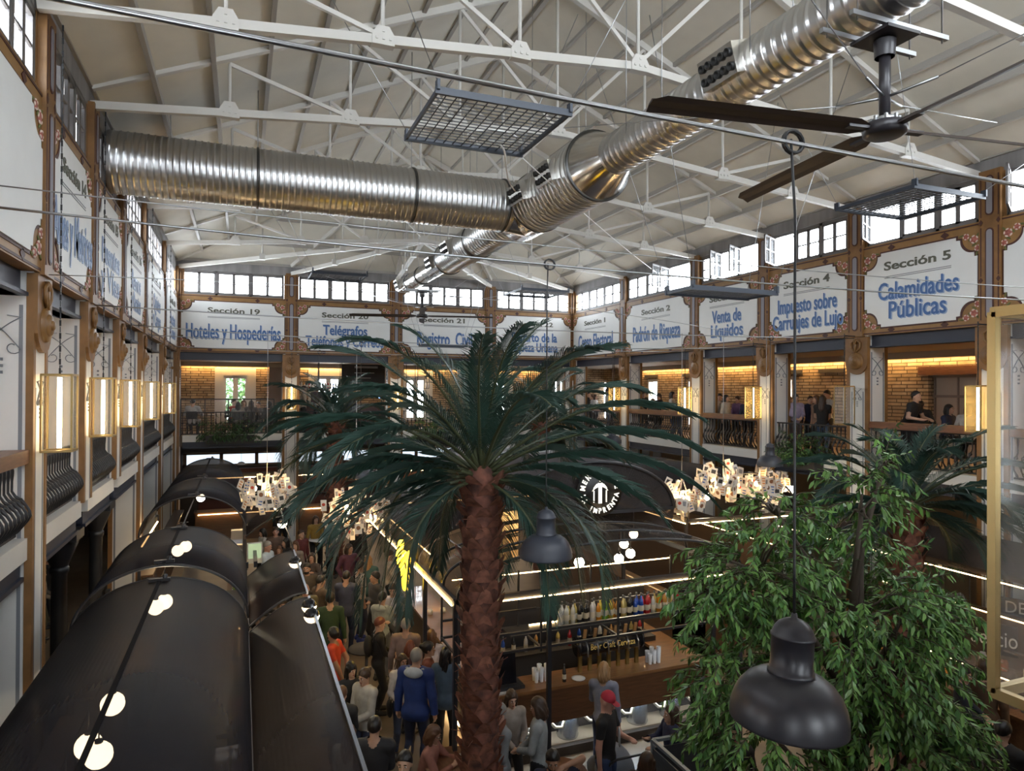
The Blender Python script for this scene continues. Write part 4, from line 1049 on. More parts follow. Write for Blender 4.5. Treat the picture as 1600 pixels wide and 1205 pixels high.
m=MB(); m.box(3.47,7.38,9.6,9.98,.14,.16); m.build('cellar_floor',mat('pale_cellar_floor',(.35,.27,.18),.5),t)
m=MB(); m.box(3.5,7.35,9.62,9.65,.52,.54); m.build('cellar_light',mat('cool_white_strip',(.8,.9,1),.4,emit=22,ecol=(.75,.88,1)),t)
M_hose=mat('pale_hose',(.68,.60,.44),.5); M_keg=mat('steel_keg',(.5,.52,.55),.25,metal=1)
for i,x in enumerate((3.75,4.3,4.9,5.55,6.2,6.85)):
    k=thing('beer_keg','steel beer keg behind the glass under the bar counter','keg',(x,9.8,.16),group='kegs under the bar counter')
    m=MB(); m.lathe([(.0,.0),(.17,.0),(.18,.03),(.17,.06),(.18,.16),(.17,.2),(.18,.3),(.17,.34),(.16,.38),(.05,.39),(.0,.4)],(x,9.8,.16),18); m.build('barrel',M_keg,k)
    m=MB(); m.lathe([(.03,.39),(.03,.44),(0,.45)],(x,9.8,.16),8); m.tube([(x,9.8,.6),(x+.15,9.66,.58),(x+.3,9.62,.42),(x+.42,9.62,.40),(x+.5,9.66,.55),(x+.55,9.75,.8)],.024,6); m.build('hose',M_hose,k)
# round sign on the gable: white lettering and a palm emblem on a dark disc
t=thing('round_bar_sign','round dark sign with white lettering MERCADO DE LA IMPRENTA and a palm emblem','sign',(XA,11.05,3.85))
p=aty(937,768,11.02); SX,SZ=p.x,p.z; SR=.46
m=MB(); m.lathe([(.001,0),(SR,0),(SR,.04),(.001,.04)],(SX,11.05,SZ),40,aim((0,-1,0))); m.build('disc',mat('near_black_disc',(.008,.007,.006),.4),t)
M_ws=mat('white_sign_paint',(.85,.84,.78),.5,emit=.5,ecol=(1,.95,.8))  # faint glow put into the white of lettering and emblem
def arc_text(s,r,a0,a1,size,flip=False):
    for i,ch in enumerate(s):
        if ch==' ': continue
        f=i/(len(s)-1); a=a0+(a1-a0)*f
        rot=a-PI/2 if not flip else a+PI/2
        ux=Vector((math.cos(rot),0,math.sin(rot))); uz=Vector((-math.sin(rot),0,math.cos(rot)))
        q=Vector((SX+r*math.cos(a),11.005,SZ+r*math.sin(a)))
        mtx=Matrix(((ux.x,uz.x,0,q.x),(0,0,-1,q.y),(ux.z,uz.z,0,q.z),(0,0,0,1)))
        text('letter',ch,size,M_ws,mtx,t,None,1.15,ext=.003,offset=.004)
arc_text('MERCADO DE',.36,math.radians(168),math.radians(12),.125)
arc_text('LA IMPRENTA',.36,math.radians(192),math.radians(348),.115,True)
m=MB()
for a in range(-4,5):
    an=PI/2+a*.33; pts=[Vector((SX+.17*f*math.cos(an),11.0,SZ+.10+.17*f*math.sin(an)-.13*f*f)) for f in (0,.35,.7,1)]
    m.tube(pts,[.018,.02,.014,.004],6)
m.box(SX-.035,SX-.005,10.995,11.005,SZ-.22,SZ+.08); m.box(SX+.005,SX+.035,10.995,11.005,SZ-.22,SZ+.08); m.box(SX-.14,SX-.12,10.995,11.005,SZ-.2,SZ+.02); m.box(SX+.12,SX+.14,10.995,11.005,SZ-.2,SZ+.02); m.ell((SX,11.0,SZ+.2),.018,8,5)
m.build('palm_emblem',M_ws,t)
# beer tap tower
t=thing('beer_tap_tower','black beer tap tower with gold lettering and wooden handles on the bar counter','beer tap',(5.35,9.85,1.11))
p0=atd(912,1012,10.9); p1=atd(1000,998,11.35); zt=1.52; xa,xb=p0.x-.05,p1.x+.05; yt=9.86
m=MB(); m.tube([(xa,yt,zt),(xb,yt,zt)],.145,20); m.lathe([(.155,0),(.155,.03)],(xa-.01,yt,zt),20,aim((1,0,0)),cap=True); m.lathe([(.155,0),(.155,.03)],(xb-.02,yt,zt),20,aim((1,0,0)),cap=True); m.build('drum',mat('tower_black',(.012,.012,.014),.25),t)
m=MB()
for i in range(7): x=xa+.06+(xb-xa-.12)*i/6; m.box(x-.03,x+.03,yt-.02,yt+.02,1.11,zt)
m.build('legs',mat('old_gold_metal',(.35,.25,.09),.35,metal=1),t)
for i in range(6):
    x=xa+.12+(xb-xa-.24)*i/5
    m=MB(); m.obox((x,yt-.05,zt+.21),(.055,.025,.17),Rx(.25)); m.build('tap_handle',mat('tan_wood_handle',(.42,.23,.09),.5),t)
    m=MB(); m.tube([(x,yt-.1,zt+.10),(x,yt-.16,zt+.02),(x,yt-.17,zt-.12)],.013,6); m.build('tap',M_zinc,t)
mt=Matrix(((1,0,0,(xa+xb)/2),(0,0,-1,yt-.150),(0,1,0,zt+.02),(0,0,0,1)))
text('gold_lettering','Beer Craft Cerveza',.14,mat('gold_leaf_paint',(.95,.68,.2),.35),mt,t,(xb-xa)*.7,1,.002)
# bottles on the shelf
BC=[((.55,.55,.55),'clear'),((.5,.5,.45),'pale'),((.02,.02,.02),'dark'),((.55,.42,.05),'yellow'),((.6,.22,.02),'orange'),((.2,.42,.04),'lime'),((.02,.07,.35),'blue'),((.42,.02,.025),'red'),((.45,.36,.12),'straw'),((.5,.25,.06),'amber')]
M_lab=mat('cream_bottle_label',(.6,.56,.45),.6); M_cap=mat('dark_bottle_cap',(.03,.03,.03),.4)
def bottle_proto(i):
    c,n=BC[i]; m_=mat('%s_bottle_glass'%n,c,.12,coat=.5)
    t=thing('bottle','bottle','bottle',(0,0,-50)); 
    m=MB(); m.lathe([(0,0),(.038,0),(.04,.01),(.04,.2),(.032,.235),(.016,.265),(.014,.33),(0,.33)],(0,0,-50),10); m.build('glass',m_,t)
    m=MB(); m.lathe([(.0411,.06),(.0411,.15)],(0,0,-50),10); m.build('label',M_lab,t)
    m=MB(); m.lathe([(.017,.30),(.017,.345),(0,.345)],(0,0,-50),8); m.build('cap',M_cap,t)
    return t
PROTO={}
def bottle(i,loc,label,group,s=1):
    if i not in PROTO:
        PROTO[i]=bottle_proto(i); o=PROTO[i]; o.location=loc; o['label']=label; o['group']=group
    else: o=dup(PROTO[i],loc,0,label,group)
    o.scale=(s,s,s); return o
seq=[0,0,1,8,1,8,2,2,2,2,0,1,4,3,5,5,3,4,9,2,8,8,2,2,6,6,6,7,7,7,1,8,4,7,9,0,8,1,7,7]
x0,x1=atz(868,972,1.89).x,atz(1058,950,1.89).x
for i,c in enumerate(seq):
    x=x0+(x1-x0)*i/(len(seq)-1)
    bottle(c,(x,9.93+.05*(i%2),1.886),'%s bottle standing on the shelf over the bar counter'%BC[c][1],'%s bottles on the bar shelf'%BC[c][1],1.05 if i%3 else .95)
# clutter of the counter
M_cup=mat('white_plastic_cup',(.75,.76,.78),.4)
def cups(x,y,n,label):
    for i in range(n):
        t=MB(); h=.11+.025*((i*7)%5); t.lathe([(.028,0),(.04,h+.06),(.036,h+.06),(.001,.02)],(x+.085*(i%3),y+.085*(i//3),1.11),12); tag(t.build('cup_stack',M_cup),label,'cups','stacked white cups on the bar counter')
cups(4.33,9.75,5,'stack of white plastic cups left of the beer tap tower'); cups(xb+.12,9.72,6,'stack of white plastic cups right of the beer tap tower')
t=thing('card_terminal','black till screen on a stand on the bar counter next to the palm trunk','till',(3.75,9.78,1.11))
m=MB(); m.box(3.62,4.08,9.62,9.95,1.11,1.16); m.build('base',M_frame,t); m=MB(); m.obox((3.8,9.75,1.40),(.34,.04,.44),Rx(-.15)); m.build('screen',mat('dark_screen_glass',(.01,.01,.014),.15),t)
m=MB(); m.tube([(3.8,9.8,1.16),(3.8,9.8,1.3)],.03,8); m.build('stand',M_frame,t)
for x,y,l in ((3.55,9.66,'dark beer bottle on the bar counter left of the till'),(4.75,9.62,'dark beer bottle on the bar counter before the tap tower')):
    bottle(2,(x,y,1.11),l,'loose bottles on the bar counter',.8)
m=MB(); m.lathe([(.0,.0),(.07,.0),(.11,.015),(.112,.02),(.07,.008),(0,.008)],(5.0,9.62,1.11),20); tag(m.build('plate',M_cup),'white plate on the bar counter beside the woman with the phone','plate')
m=MB(); m.box(3.62,3.86,9.53,9.66,1.11,1.118); tag(m.build('leaflet',mat('printed_leaflet',(.55,.57,.6),.5,var=.6,scale=25)),'printed leaflet on the bar counter above the three talking people','leaflet')
# bottles and glasses behind, globes inside the bar
for i in range(14):
    bottle([6,2,0,9,2,8,7][i%7],(4.15+i*.21,10.75+.04*(i%2),1.2),'bottle on the back counter of the central bar','bottles on the back bar',.9)
t=thing('back_counter','dark back counter with shelves inside the central bar','counter',(5.2,10.85,0))
m=MB(); m.box(4.05,7.1,10.6,11.05,0,1.2); m.build('body',M_dark,t); m=MB(); m.box(4.05,7.1,10.95,11.05,1.55,1.58); m.box(4.05,7.1,11.0,11.05,1.2,2.0); m.build('shelf',M_frame,t)
for px,py,d in ((905,879,11.3),(967,873,12),(985,865,12.3),(990,835,13.2),(975,850,12.9)):
    p=atd(px,py,d); globe(tuple(p),.085,'lit opal globe hanging inside the central bar','globes inside the central bar')
# glowing menu board by the trunk, yellow neon figure
t=thing('menu_sign','tall dark menu panel with glowing amber rows beside the tall palm trunk','menu board',(3.3,9.4,2.2))
pa=atd(790,838,11.2); q=Vector((.92,.35,0)).normalized()
m=MB(); R=Matrix(((q.x,-q.y,0),(q.y,q.x,0),(0,0,1))); m.obox(pa,(.62,.04,.92),R); m.build('panel',mat('dark_menu_panel',(.03,.018,.01),.5),t)
m=MB()
for i in range(4): m.obox(pa+R@Vector((0,-.024,.33-.22*i)),(.52,.008,.15),R)
m.build('lit_rows',mat('amber_menu_rows',(.4,.2,.06),.5,var=.8,scale=22,emit=.6,ecol=(.8,.45,.15)),t)
m=MB(); m.bar(pa+Vector((0,.03,.4)),(pa.x,pa.y+.03,2.9),.04,.04); m.build('hanger',M_frame,t)
t=thing('neon_sign','glowing yellow neon figure hanging at the left eaves of the central bar','neon sign',(2.6,11.3,2.7))
M_neon=mat('yellow_neon_tube',(1,.75,.05),.4,emit=7,ecol=(1,.62,.02))
def npx(px,py): return atx(px,py,2.62)
m=MB(); m.tube([npx(*p) for p in ((627,845),(624,868),(626,880),(630,892))],[.05,.06,.06,.04],8,flat=.5); m.tube([npx(*p) for p in ((626,880),(633,874),(640,862))],[.05,.05,.03],8,flat=.5); m.build('stroke',M_neon,t)
m=MB(); m.tube([npx(*p) for p in ((631,862),(637,872),(640,885),(637,905),(634,922))],[.04,.05,.05,.055,.045],8,flat=.5); m.tube([npx(*p) for p in ((630,890),(632,908),(632,920))],[.045,.05,.04],8,flat=.5); m.build('stroke',M_neon,t)
m=MB(); pq=npx(632,868); m.tube([pq,(2.72,pq.y,2.78)],.012,5); m.tube([npx(633,905),(2.72,npx(633,905).y,2.78)],.012,5); m.build('bracket',M_frame,t)
# ================================================================== PLANTS
M_frond=mat('dark_palm_frond',(.024,.060,.044),.45,var=.35,scale=3)
M_rach=mat('palm_leaf_stalk',(.06,.07,.03),.5)
M_trunk=mat('red_brown_palm_fibre',(.20,.075,.048),.85,var=.45,scale=9,col2=(.045,.018,.013))
M_base=mat('palm_leaf_base',(.30,.12,.075),.8,var=.5,scale=12)
def frond(t,c,az,el,L,droop,rnd,n=62,lw=.026,ll=.44,twist=0):
    m=MB(); pts=[Vector(c)]; e=el; K=16; st=L/K; side=0
    dirs=[]
    for i in range(K):
        e=max(-1.45,e-droop/K*(.45+1.3*(i/K)**1.3)); a=az+twist*i/K
        d=Vector((math.cos(e)*math.cos(a),math.cos(e)*math.sin(a),math.sin(e))); dirs.append(d); pts.append(pts[-1]+d*st)
    m.mi=1; m.tube(pts,[.022*(1-i/(K+1))+.004 for i in range(K+1)],5); m.mi=0
    vs=[];fs=[]
    for j in range(n):
        s=.12+.87*j/n; q=s*K; i=min(K-1,int(q)); p=pts[i].lerp(pts[i+1],q-i); d=dirs[i]
        lat=d.cross(Vector((0,0,1))); 
        if lat.length<1e-3: lat=Vector((-math.sin(az),math.cos(az),0))
        lat.normalize(); up=lat.cross(d)
        l=ll*(.35+.75*math.sin(PI*(.08+.86*s))**.8)*(1 if s<.9 else .8)*rnd.uniform(.85,1.12)
        fw=1.15+.9*s
        for sg in (-1,1):
            v=(lat*sg*1.0+d*fw+up*(.35-.1*rnd.random())).normalized()
            mid=p+v*l*.5; tip=p+v*l+Vector((0,0,-.22*l*rnd.uniform(.5,1.6)))
            w=d.cross(v).normalized()*0+ (v.cross(up)).normalized()*lw*.5
            k=len(vs); vs+= [p-w*.5,p+w*.5,mid+w,tip,mid-w]; fs.append((k,k+1,k+2,k+3,k+4))
    m.add(vs,fs)
    return m.build('frond',[M_frond,M_rach],t,recalc=False)
def palm(base,zc,label,nf,L,r,seed,bark=True,ll=.44,n=62,lw=.026):
    rnd=random.Random(seed); x,y=base
    t=thing('palm_tree',label,'palm tree',(x,y,0))
    prof=[]; z=0
    while z<zc-.05: prof.append((r*(1.12-.12*z/zc)+r*.06*math.sin(z*23),z)); z+=.12
    prof+= [(r*1.05,zc),(r*.7,zc+.15),(0,zc+.22)]
    m=MB(); m.lathe(prof,(x,y,0),18,cap=False); m.build('trunk',M_trunk,t)
    m=MB(); k=0
    zz=.1
    while zz<zc+.02 and bark:
        for j in range(6):
            a=j*PI/3+k*.52+rnd.uniform(-.15,.15); rr=r*1.06; f=zz/zc
            c=Vector((x+rr*math.cos(a),y+rr*math.sin(a),zz)); out=Vector((math.cos(a),math.sin(a),0)); tg=Vector((-math.sin(a),math.cos(a),0)); lft=rnd.uniform(.02,.09)+.05*(f>.9)
            w=r*.55; h=rnd.uniform(.13,.2)
            m.add([c-tg*w-out*.02,c+tg*w-out*.02,c+tg*w*.5+out*lft+Vector((0,0,h*.8)),c+out*(lft+.015)+Vector((0,0,h)),c-tg*w*.5+out*lft+Vector((0,0,h*.8))],[(0,1,2,3,4)])
            if rnd.random()<.6: m.tube([c+Vector((0,0,h*.6)),c+out*rnd.uniform(.05,.12)+tg*rnd.uniform(-.1,.1)+Vector((0,0,h*rnd.uniform(.1,1.3)))],.004,4)
        zz+=.125; k+=1
    if bark: m.build('leaf_bases',M_base,t,recalc=False)
    g=2.39996; rnd=random.Random(seed+500)
    for i in range(nf):
        f=i/(nf-1); az=i*g+rnd.uniform(-.15,.15)
        toward=math.atan2(-y,-x); dd=(az-toward+PI)%(2*PI)-PI
        if f>.5 and abs(dd)<.6: az+=.62*(1 if dd>0 else -1)
        el=math.radians(82-92*f**.9)+rnd.uniform(-.08,.08); ln=L*(.78+.25*math.sin(PI*min(1,f*1.1)))*rnd.uniform(.9,1.08)
        frond(t,(x+.1*r*math.cos(az)*5*f,y+.1*r*math.sin(az)*5*f,zc+.16-.16*f),az,el,ln,1.0+.45*f+(.7 if f>.72 else 0)+rnd.uniform(-.15,.3),random.Random(seed*100+i),n,lw,ll,rnd.uniform(-.3,.3))
    return t
p=atd(752,752,8.0); palm((p.x,p.y),p.z,'tallest palm tree in the middle of the hall with a red-brown scaly trunk',46,2.65,.20,382,ll=.40,n=62,lw=.0155)
p=atd(524,668,21); palm((p.x,p.y),p.z,'palm tree at the back left before the Sección 20 bay',34,2.5,.22,12,n=50,lw=.02,ll=.5)
p=atd(846,668,21.6); palm((p.x,p.y),p.z,'palm tree at the back behind the central bar before the Sección 22 bay',34,2.7,.22,13,n=50,lw=.02,ll=.5)
p=atd(1418,800,10.6); palm((p.x,p.y),p.z,'palm tree at the right behind the leafy green tree',36,1.95,.19,14,n=56,lw=.016,ll=.40)
# --- leaf sprays
def leafspray(m,p,d,rnd,nl,L,lf,wf,hang):
    """a twig with alternate pointed leaves"""
    pts=[Vector(p)]; v=Vector(d).normalized(); st=L/5
    for i in range(5):
        v=(v+Vector((rnd.uniform(-.15,.15),rnd.uniform(-.15,.15),-hang*.2))).normalized(); pts.append(pts[-1]+v*st)
    m.mi=2; m.tube(pts,[.006,.005,.004,.004,.003,.002],4,cap=False)
    for j in range(nl):
        s=(j+.5)/nl*5; i=min(4,int(s)); q=pts[i].lerp(pts[i+1],s-i); ax=(pts[i+1]-pts[i]).normalized()
        lat=ax.orthogonal().normalized(); a=rnd.uniform(0,2*PI); lat=(Matrix.Rotation(a,3,ax)@lat)
        dr=(lat*.8+ax*.7+Vector((0,0,-hang*rnd.uniform(.2,.9)))).normalized(); l=lf*rnd.uniform(.7,1.15)
        sd=dr.cross(Vector((rnd.uniform(-.4,.4),rnd.uniform(-.4,.4),1))).normalized()*l*wf; up=sd.cross(dr).normalized()*l*.06
        m.mi=rnd.choice((0,0,1)); m.add([q,q+dr*l*.35+sd-up,q+dr*l*.7+sd*.75-up*1.4,q+dr*l-up*3,q+dr*l*.7-sd*.75-up*1.4,q+dr*l*.35-sd-up],[(0,1,2,3,4,5)])
M_leaf1=mat('ficus_leaf_green',(.135,.275,.06),.32,var=.3,scale=5); M_leaf2=mat('ficus_leaf_dark',(.065,.17,.042),.36,var=.3,scale=5); M_twig=mat('grey_brown_twig',(.075,.055,.04),.8)
M_fern1=mat('fern_green',(.05,.13,.035),.5); M_fern2=mat('fern_dark_green',(.028,.08,.025),.5); M_lime=mat('lime_green_leaf',(.12,.24,.05),.5)
def ficus():
    rnd=random.Random(21); b=atd(1330,1000,6.6); bx,by=b.x,b.y
    t=thing('ficus_tree','large leafy green tree filling the lower right foreground','tree',(bx,by,0))
    m=MB()
    blobs=[((1330,990),6.6,(.95,.9,.85)),((1185,895),6.5,(.50,.5,.50)),((1215,805),6.7,(.30,.3,.18)),((1345,800),6.6,(.25,.3,.42)),((1382,728),6.6,(.10,.12,.10)),((1415,955),6.5,(.32,.4,.30)),((1390,1050),6.4,(.25,.4,.35)),((1455,1140),6.3,(.32,.4,.16)),((1500,940),6.5,(.07,.08,.05)),((1400,1160),6.3,(.7,.6,.45)),((1200,1140),6.3,(.6,.55,.5)),((1535,1200),6.2,(.18,.25,.06)),((1120,930),6.4,(.28,.3,.28)),((1140,1050),6.4,(.32,.35,.35))]
    cs=[]
    for (px,py),d,r in blobs:
        c=atd(px,py,d); cs.append((c,r))
    top=cs[3][0]
    m.tube([(bx,by,0),(bx+.05,by,1.0),(bx-.05,by+.05,2.2),(bx+.1,by,3.4),(top.x,top.y,top.z)],[.11,.09,.075,.05,.02],8)
    for c,r in cs:
        st=Vector((bx,by,max(1.2,c.z-1.3))); m.tube([st,st.lerp(c,.5)+Vector((0,0,.12)),c],[.05,.035,.015],6)
        for k in range(7):
            q=c+Vector((rnd.uniform(-1,1)*r[0],rnd.uniform(-1,1)*r[1],rnd.uniform(-.6,1)*r[2])); m.tube([c,c.lerp(q,.5)+Vector((0,0,.06)),q],[.018,.012,.005],5)
    m.build('trunk',M_twig,t)
    m=MB(); vol=[r[0]*r[1]*r[2] for c,r in cs]; dens=[(r[0]*r[1]+r[1]*r[2]+r[0]*r[2]) for c,r in cs]; tot=sum(dens)
    for (c,r),w in zip(cs,dens):
        for k in range(int(1250*w/tot)):
            u=Vector((rnd.gauss(0,1),rnd.gauss(0,1),rnd.gauss(0,1))).normalized(); rad=rnd.uniform(.35,1.0)**.6
            p=c+Vector((u.x*r[0],u.y*r[1],u.z*r[2]))*rad
            leafspray(m,p,(u.x,u.y,u.z*.4+.1),rnd,18,rnd.uniform(.22,.42),.10,.155,.9)
    m.build('foliage',[M_leaf1,M_leaf2,M_twig],t,recalc=False)
ficus()
def bush(name,label,cat,c,r,n,mats,lf,parent=None,hang=.6,nl=12,wf=.25,seed=1,group=None,L=.3):
    rnd=random.Random(seed); m=MB(); c=Vector(c)
    for k in range(n):
        u=Vector((rnd.gauss(0,1),rnd.gauss(0,1),rnd.gauss(0,1))).normalized(); rad=rnd.uniform(.2,1)**.6
        p=c+Vector((u.x*r[0],u.y*r[1],u.z*r[2]))*rad
        leafspray(m,p,(u.x,u.y,abs(u.z)*.6+.1),rnd,nl,L,lf,wf,hang)
    if parent is not None: return m.build(name,mats,parent,recalc=False)
    return tag(m.build(name,mats,recalc=False),label,cat,group)
# planter troughs on the galleries
def planter(W,u0,u1,label,mats,r,seed,lime=False,zz=4.05,n=.0):
    t=thing('planter_trough',label,'planter',W((u0+u1)/2,3.8,n+.15))
    m=MB(); W.box(m,u0,u1,3.72,4.02,n,n+.30); m.build('trough',mat('dark_trough',(.03,.026,.024),.6),t)
    k=max(2,int((u1-u0)/.5))
    for i in range(k):
        c=W(u0+(u1-u0)*(i+.5)/k,zz+.05,n+.18)
        bush('ferns','','',c,r,70,mats,.10,t,hang=1.1,seed=seed+i,wf=.16)
    if lime: bush('lime_spray','','',W(u0+(u1-u0)*.55,zz+.1,n+.3),(.25,.25,.4),70,[M_lime,M_fern1,M_twig],.06,t,hang=.7,seed=seed+50,wf=.4)
a,b=edges['right'][3],edges['right'][4]
planter(WR,a+.75,b-1.0,'fern-filled planter trough hanging on the balcony edge under the Sección 4 sign',[M_fern1,M_fern2,M_twig],(.33,.4,.40),5,True)
planter(WF,1.0,2.6,'dark fern planter trough hanging on the far balcony edge under the Sección 19 sign',[M_fern2,M_fern1,M_twig],(.36,.36,.42),9)
planter(WF,8.7,9.9,'planter of bright green foliage on the far balcony edge under the Sección 21 sign',[M_lime,M_fern1,M_twig],(.5,.5,.5),15)
# greenery outside the far gallery windows
for i,(px,s) in enumerate(((352,1),(385,2))):
    p=aty(px,600,32.5); t=thing('outdoor_tree','green tree outside the window behind the Sección 19 balcony','tree',(p.x,p.y,0),group='trees outside the far window')
    m=MB(); m.tube([(p.x,p.y,0),(p.x,p.y,4.5)],.1,6); m.build('trunk',M_twig,t); bush('crown','','',(p.x,p.y,5.2),(1.1,.8,1.5),160,[mat('sunlit_outdoor_leaf',(.22,.40,.22),.6),M_lime,M_twig],.20,t,seed=s,wf=.35)  # crown leaves in a paler green
# ================================================================== CARD CHANDELIERS
M_card=mat('white_paper_card',(.72,.68,.62),.7)
PR=[mat('card_print_%s'%n,c,.7) for n,c in (('red',(.45,.06,.03)),('black',(.03,.03,.03)),('blue',(.05,.12,.35)),('brown',(.22,.10,.05)),('grey',(.25,.25,.26)),('orange',(.5,.2,.05)))]
CARD={}
def cardmesh(i):
    if i in CARD: return CARD[i]
    m=MB(); w,h=(.075,.105) if i%2 else (.06,.12)
    m.box(-w,w,-.0015,.0015,-h,h); m.mi=1
    if i%3==0: m.lathe([(.0,0),(w*.6,0)],(0,-.003,.02),10,aim((0,-1,0))); m.lathe([(.0,0),(w*.6,0)],(0,.003,.02),10,aim((0,1,0)))
    elif i%3==1: m.box(-w*.6,w*.6,-.003,.003,-h*.2,h*.6)
    else:
        for q in (-.5,0,.5): m.box(-w*.7,w*.4,-.003,.003,h*q-.012,h*q+.012)
    o=m.build('card_pattern',[M_card,PR[i%6]]); me=o.data; bpy.data.objects.remove(o); CARD[i]=me
    return me
M_bulb=mat('warm_filament_bulb',(1,.8,.5),.4,emit=55,ecol=(1,.66,.3))
def chandelier(c,r,n,label,seed,ztop=6.9):
    rnd=random.Random(seed); c=Vector(c)
    t=thing('card_chandelier',label,'chandelier',c,group='chandeliers of hanging paper cards'); 
    for k in range(3):
        a=k*2.1+seed; p=c+Vector((r[0]*.45*math.cos(a),r[1]*.45*math.sin(a),rnd.uniform(-.1,.1))); m=MB(); m.ell(p,.055,10,8); m.build('bulb',M_bulb,t)
    m=MB(); m.tube([c+Vector((0,0,-.2)),(c.x,c.y,ztop)],.006,5)
    for k in range(16):
        u=Vector((rnd.gauss(0,1),rnd.gauss(0,1),rnd.gauss(0,.6))).normalized(); m.tube([c,c+Vector((u.x*r[0],u.y*r[1],u.z*r[2]))*.95],.003,4)
    m.build('wire_frame',M_zinc,t)
    for k in range(n):
        u=Vector((rnd.gauss(0,1),rnd.gauss(0,1),rnd.gauss(0,.8))).normalized(); rad=rnd.uniform(.65,1.05)
        o=bpy.data.objects.new('card',cardmesh(rnd.randrange(6))); COL.objects.link(o); o.parent=t; KIDS.setdefault(t.name,[]).append(o)
        o.location=(u.x*r[0]*rad,u.y*r[1]*rad,u.z*r[2]*rad); o.rotation_euler=(rnd.uniform(-.35,.35),rnd.uniform(-.35,.35),rnd.uniform(0,PI))
p=aty(417,768,14.8); chandelier(p,(.55,.55,.40),80,'chandelier of white printed cards with warm bulbs above the third barrel stall',1)
p=aty(556,802,14.8); chandelier(p,(.78,.6,.50),80,'wide chandelier of printed cards half hidden by the left fronds of the tall palm',2,6.7)
p=aty(1065,778,11.8); chandelier(p,(.50,.5,.36),70,'chandelier of printed cards nearest the round bar sign',3)
p=aty(1130,752,11.8); chandelier(p,(.55,.5,.36),80,'chandelier of printed cards in the middle of the three at the right',4)
p=aty(1197,760,11.8); chandelier(p,(.48,.5,.42),80,'chandelier of printed cards directly below the right pendant lamp',5)
# ================================================================== PEOPLE
# a body is one smooth skin grown round tapered limbs (distance field, meshed with surface nets); clothes are shells lifted off it
def surface_nets(F,lo,h):
    """F: field on a grid (negative inside) -> verts, quads"""
    n=np.array(F.shape); s=F<0
    c=[s[i:n[0]-1+i,j:n[1]-1+j,k:n[2]-1+k] for i in (0,1) for j in (0,1) for k in (0,1)]
    cnt=sum(x.astype(np.int8) for x in c); act=(cnt>0)&(cnt<8)
    idx=-np.ones(act.shape,np.int64); cells=np.argwhere(act); idx[act]=np.arange(len(cells))
    acc=np.zeros((len(cells),3)); num=np.zeros(len(cells))
    cor=[(i,j,k) for i in (0,1) for j in (0,1) for k in (0,1)]
    for a in range(8):
        for b in range(a+1,8):
            d=np.abs(np.array(cor[a])-np.array(cor[b]))
            if d.sum()!=1: continue
            fa=F[cells[:,0]+cor[a][0],cells[:,1]+cor[a][1],cells[:,2]+cor[a][2]]; fb=F[cells[:,0]+cor[b][0],cells[:,1]+cor[b][1],cells[:,2]+cor[b][2]]
            cr=(fa<0)!=(fb<0); t=np.where(cr,fa/np.where(fa-fb==0,1,fa-fb),0)
            p=np.array(cor[a])+t[:,None]*(np.array(cor[b])-np.array(cor[a])); acc+=np.where(cr[:,None],p,0); num+=cr
    V=(cells+acc/num[:,None])*h+lo
    Q=[]
    for ax in range(3):
        o=[1,1,1]; o[ax]=0; sl0=[slice(o[i],n[i]-1) for i in range(3)]
        A=s[tuple(slice(o[i],n[i]-1) for i in range(3))]; B=s[tuple(slice(o[i]+(i==ax),n[i]-1+(i==ax)) for i in range(3))]
        e=np.argwhere(A!=B); st=A[A!=B]; e=e+np.array(o); u,v=[(1,2),(2,0),(0,1)][ax]
        q=[]
        for du,dv in ((-1,-1),(0,-1),(0,0),(-1,0)):
            f=e.copy(); f[:,u]+=du; f[:,v]+=dv; q.append(idx[f[:,0],f[:,1],f[:,2]])
        q=np.stack(q,1); q=np.where(st[:,None],q,q[:,::-1]); Q.append(q)
    Q=np.concatenate(Q); Q=Q[(Q>=0).all(1)]
    return V,Q
def cap_d(P,a,b,ra,rb,sq=None):
    a=np.array(a,float); b=np.array(b,float); ab=b-a; L=max((ab**2).sum(),1e-9)
    t=np.clip(((P-a)@ab)/L,0,1); d=P-(a+t[...,None]*ab)
    if sq is not None: d=d*np.array(sq)
    return np.sqrt((d**2).sum(-1))-(ra+(rb-ra)*t)
def ell_d(P,c,r,R=None):
    q=P-np.array(c,float)
    if R is not None: q=q@R
    r=np.array(r,float); k0=np.sqrt(((q/r)**2).sum(-1)); k1=np.sqrt(((q/(r*r))**2).sum(-1))
    return k0*(k0-1)/np.maximum(k1,1e-9)
def smin(a,b,k):
    h=np.clip(.5+.5*(b-a)/k,0,1); return b+(a-b)*h-k*h*(1-h)
def ik(S,T,l1,l2,pole):
    S,T,pole=[np.array(q,float) for q in (S,T,pole)]; d=T-S; D=min(np.linalg.norm(d),(l1+l2)*.995); u=d/np.linalg.norm(d); T=S+u*D
    a=(l1*l1-l2*l2+D*D)/(2*D); hgt=math.sqrt(max(0,l1*l1-a*a)); p=pole-u*(pole@u); p=p/np.linalg.norm(p)
    return S+u*a+p*hgt,T
def rotm(yaw,pitch,roll=0):
    return np.array((Matrix.Rotation(yaw,3,'Z')@Matrix.Rotation(pitch,3,'X')@Matrix.Rotation(roll,3,'Y')))
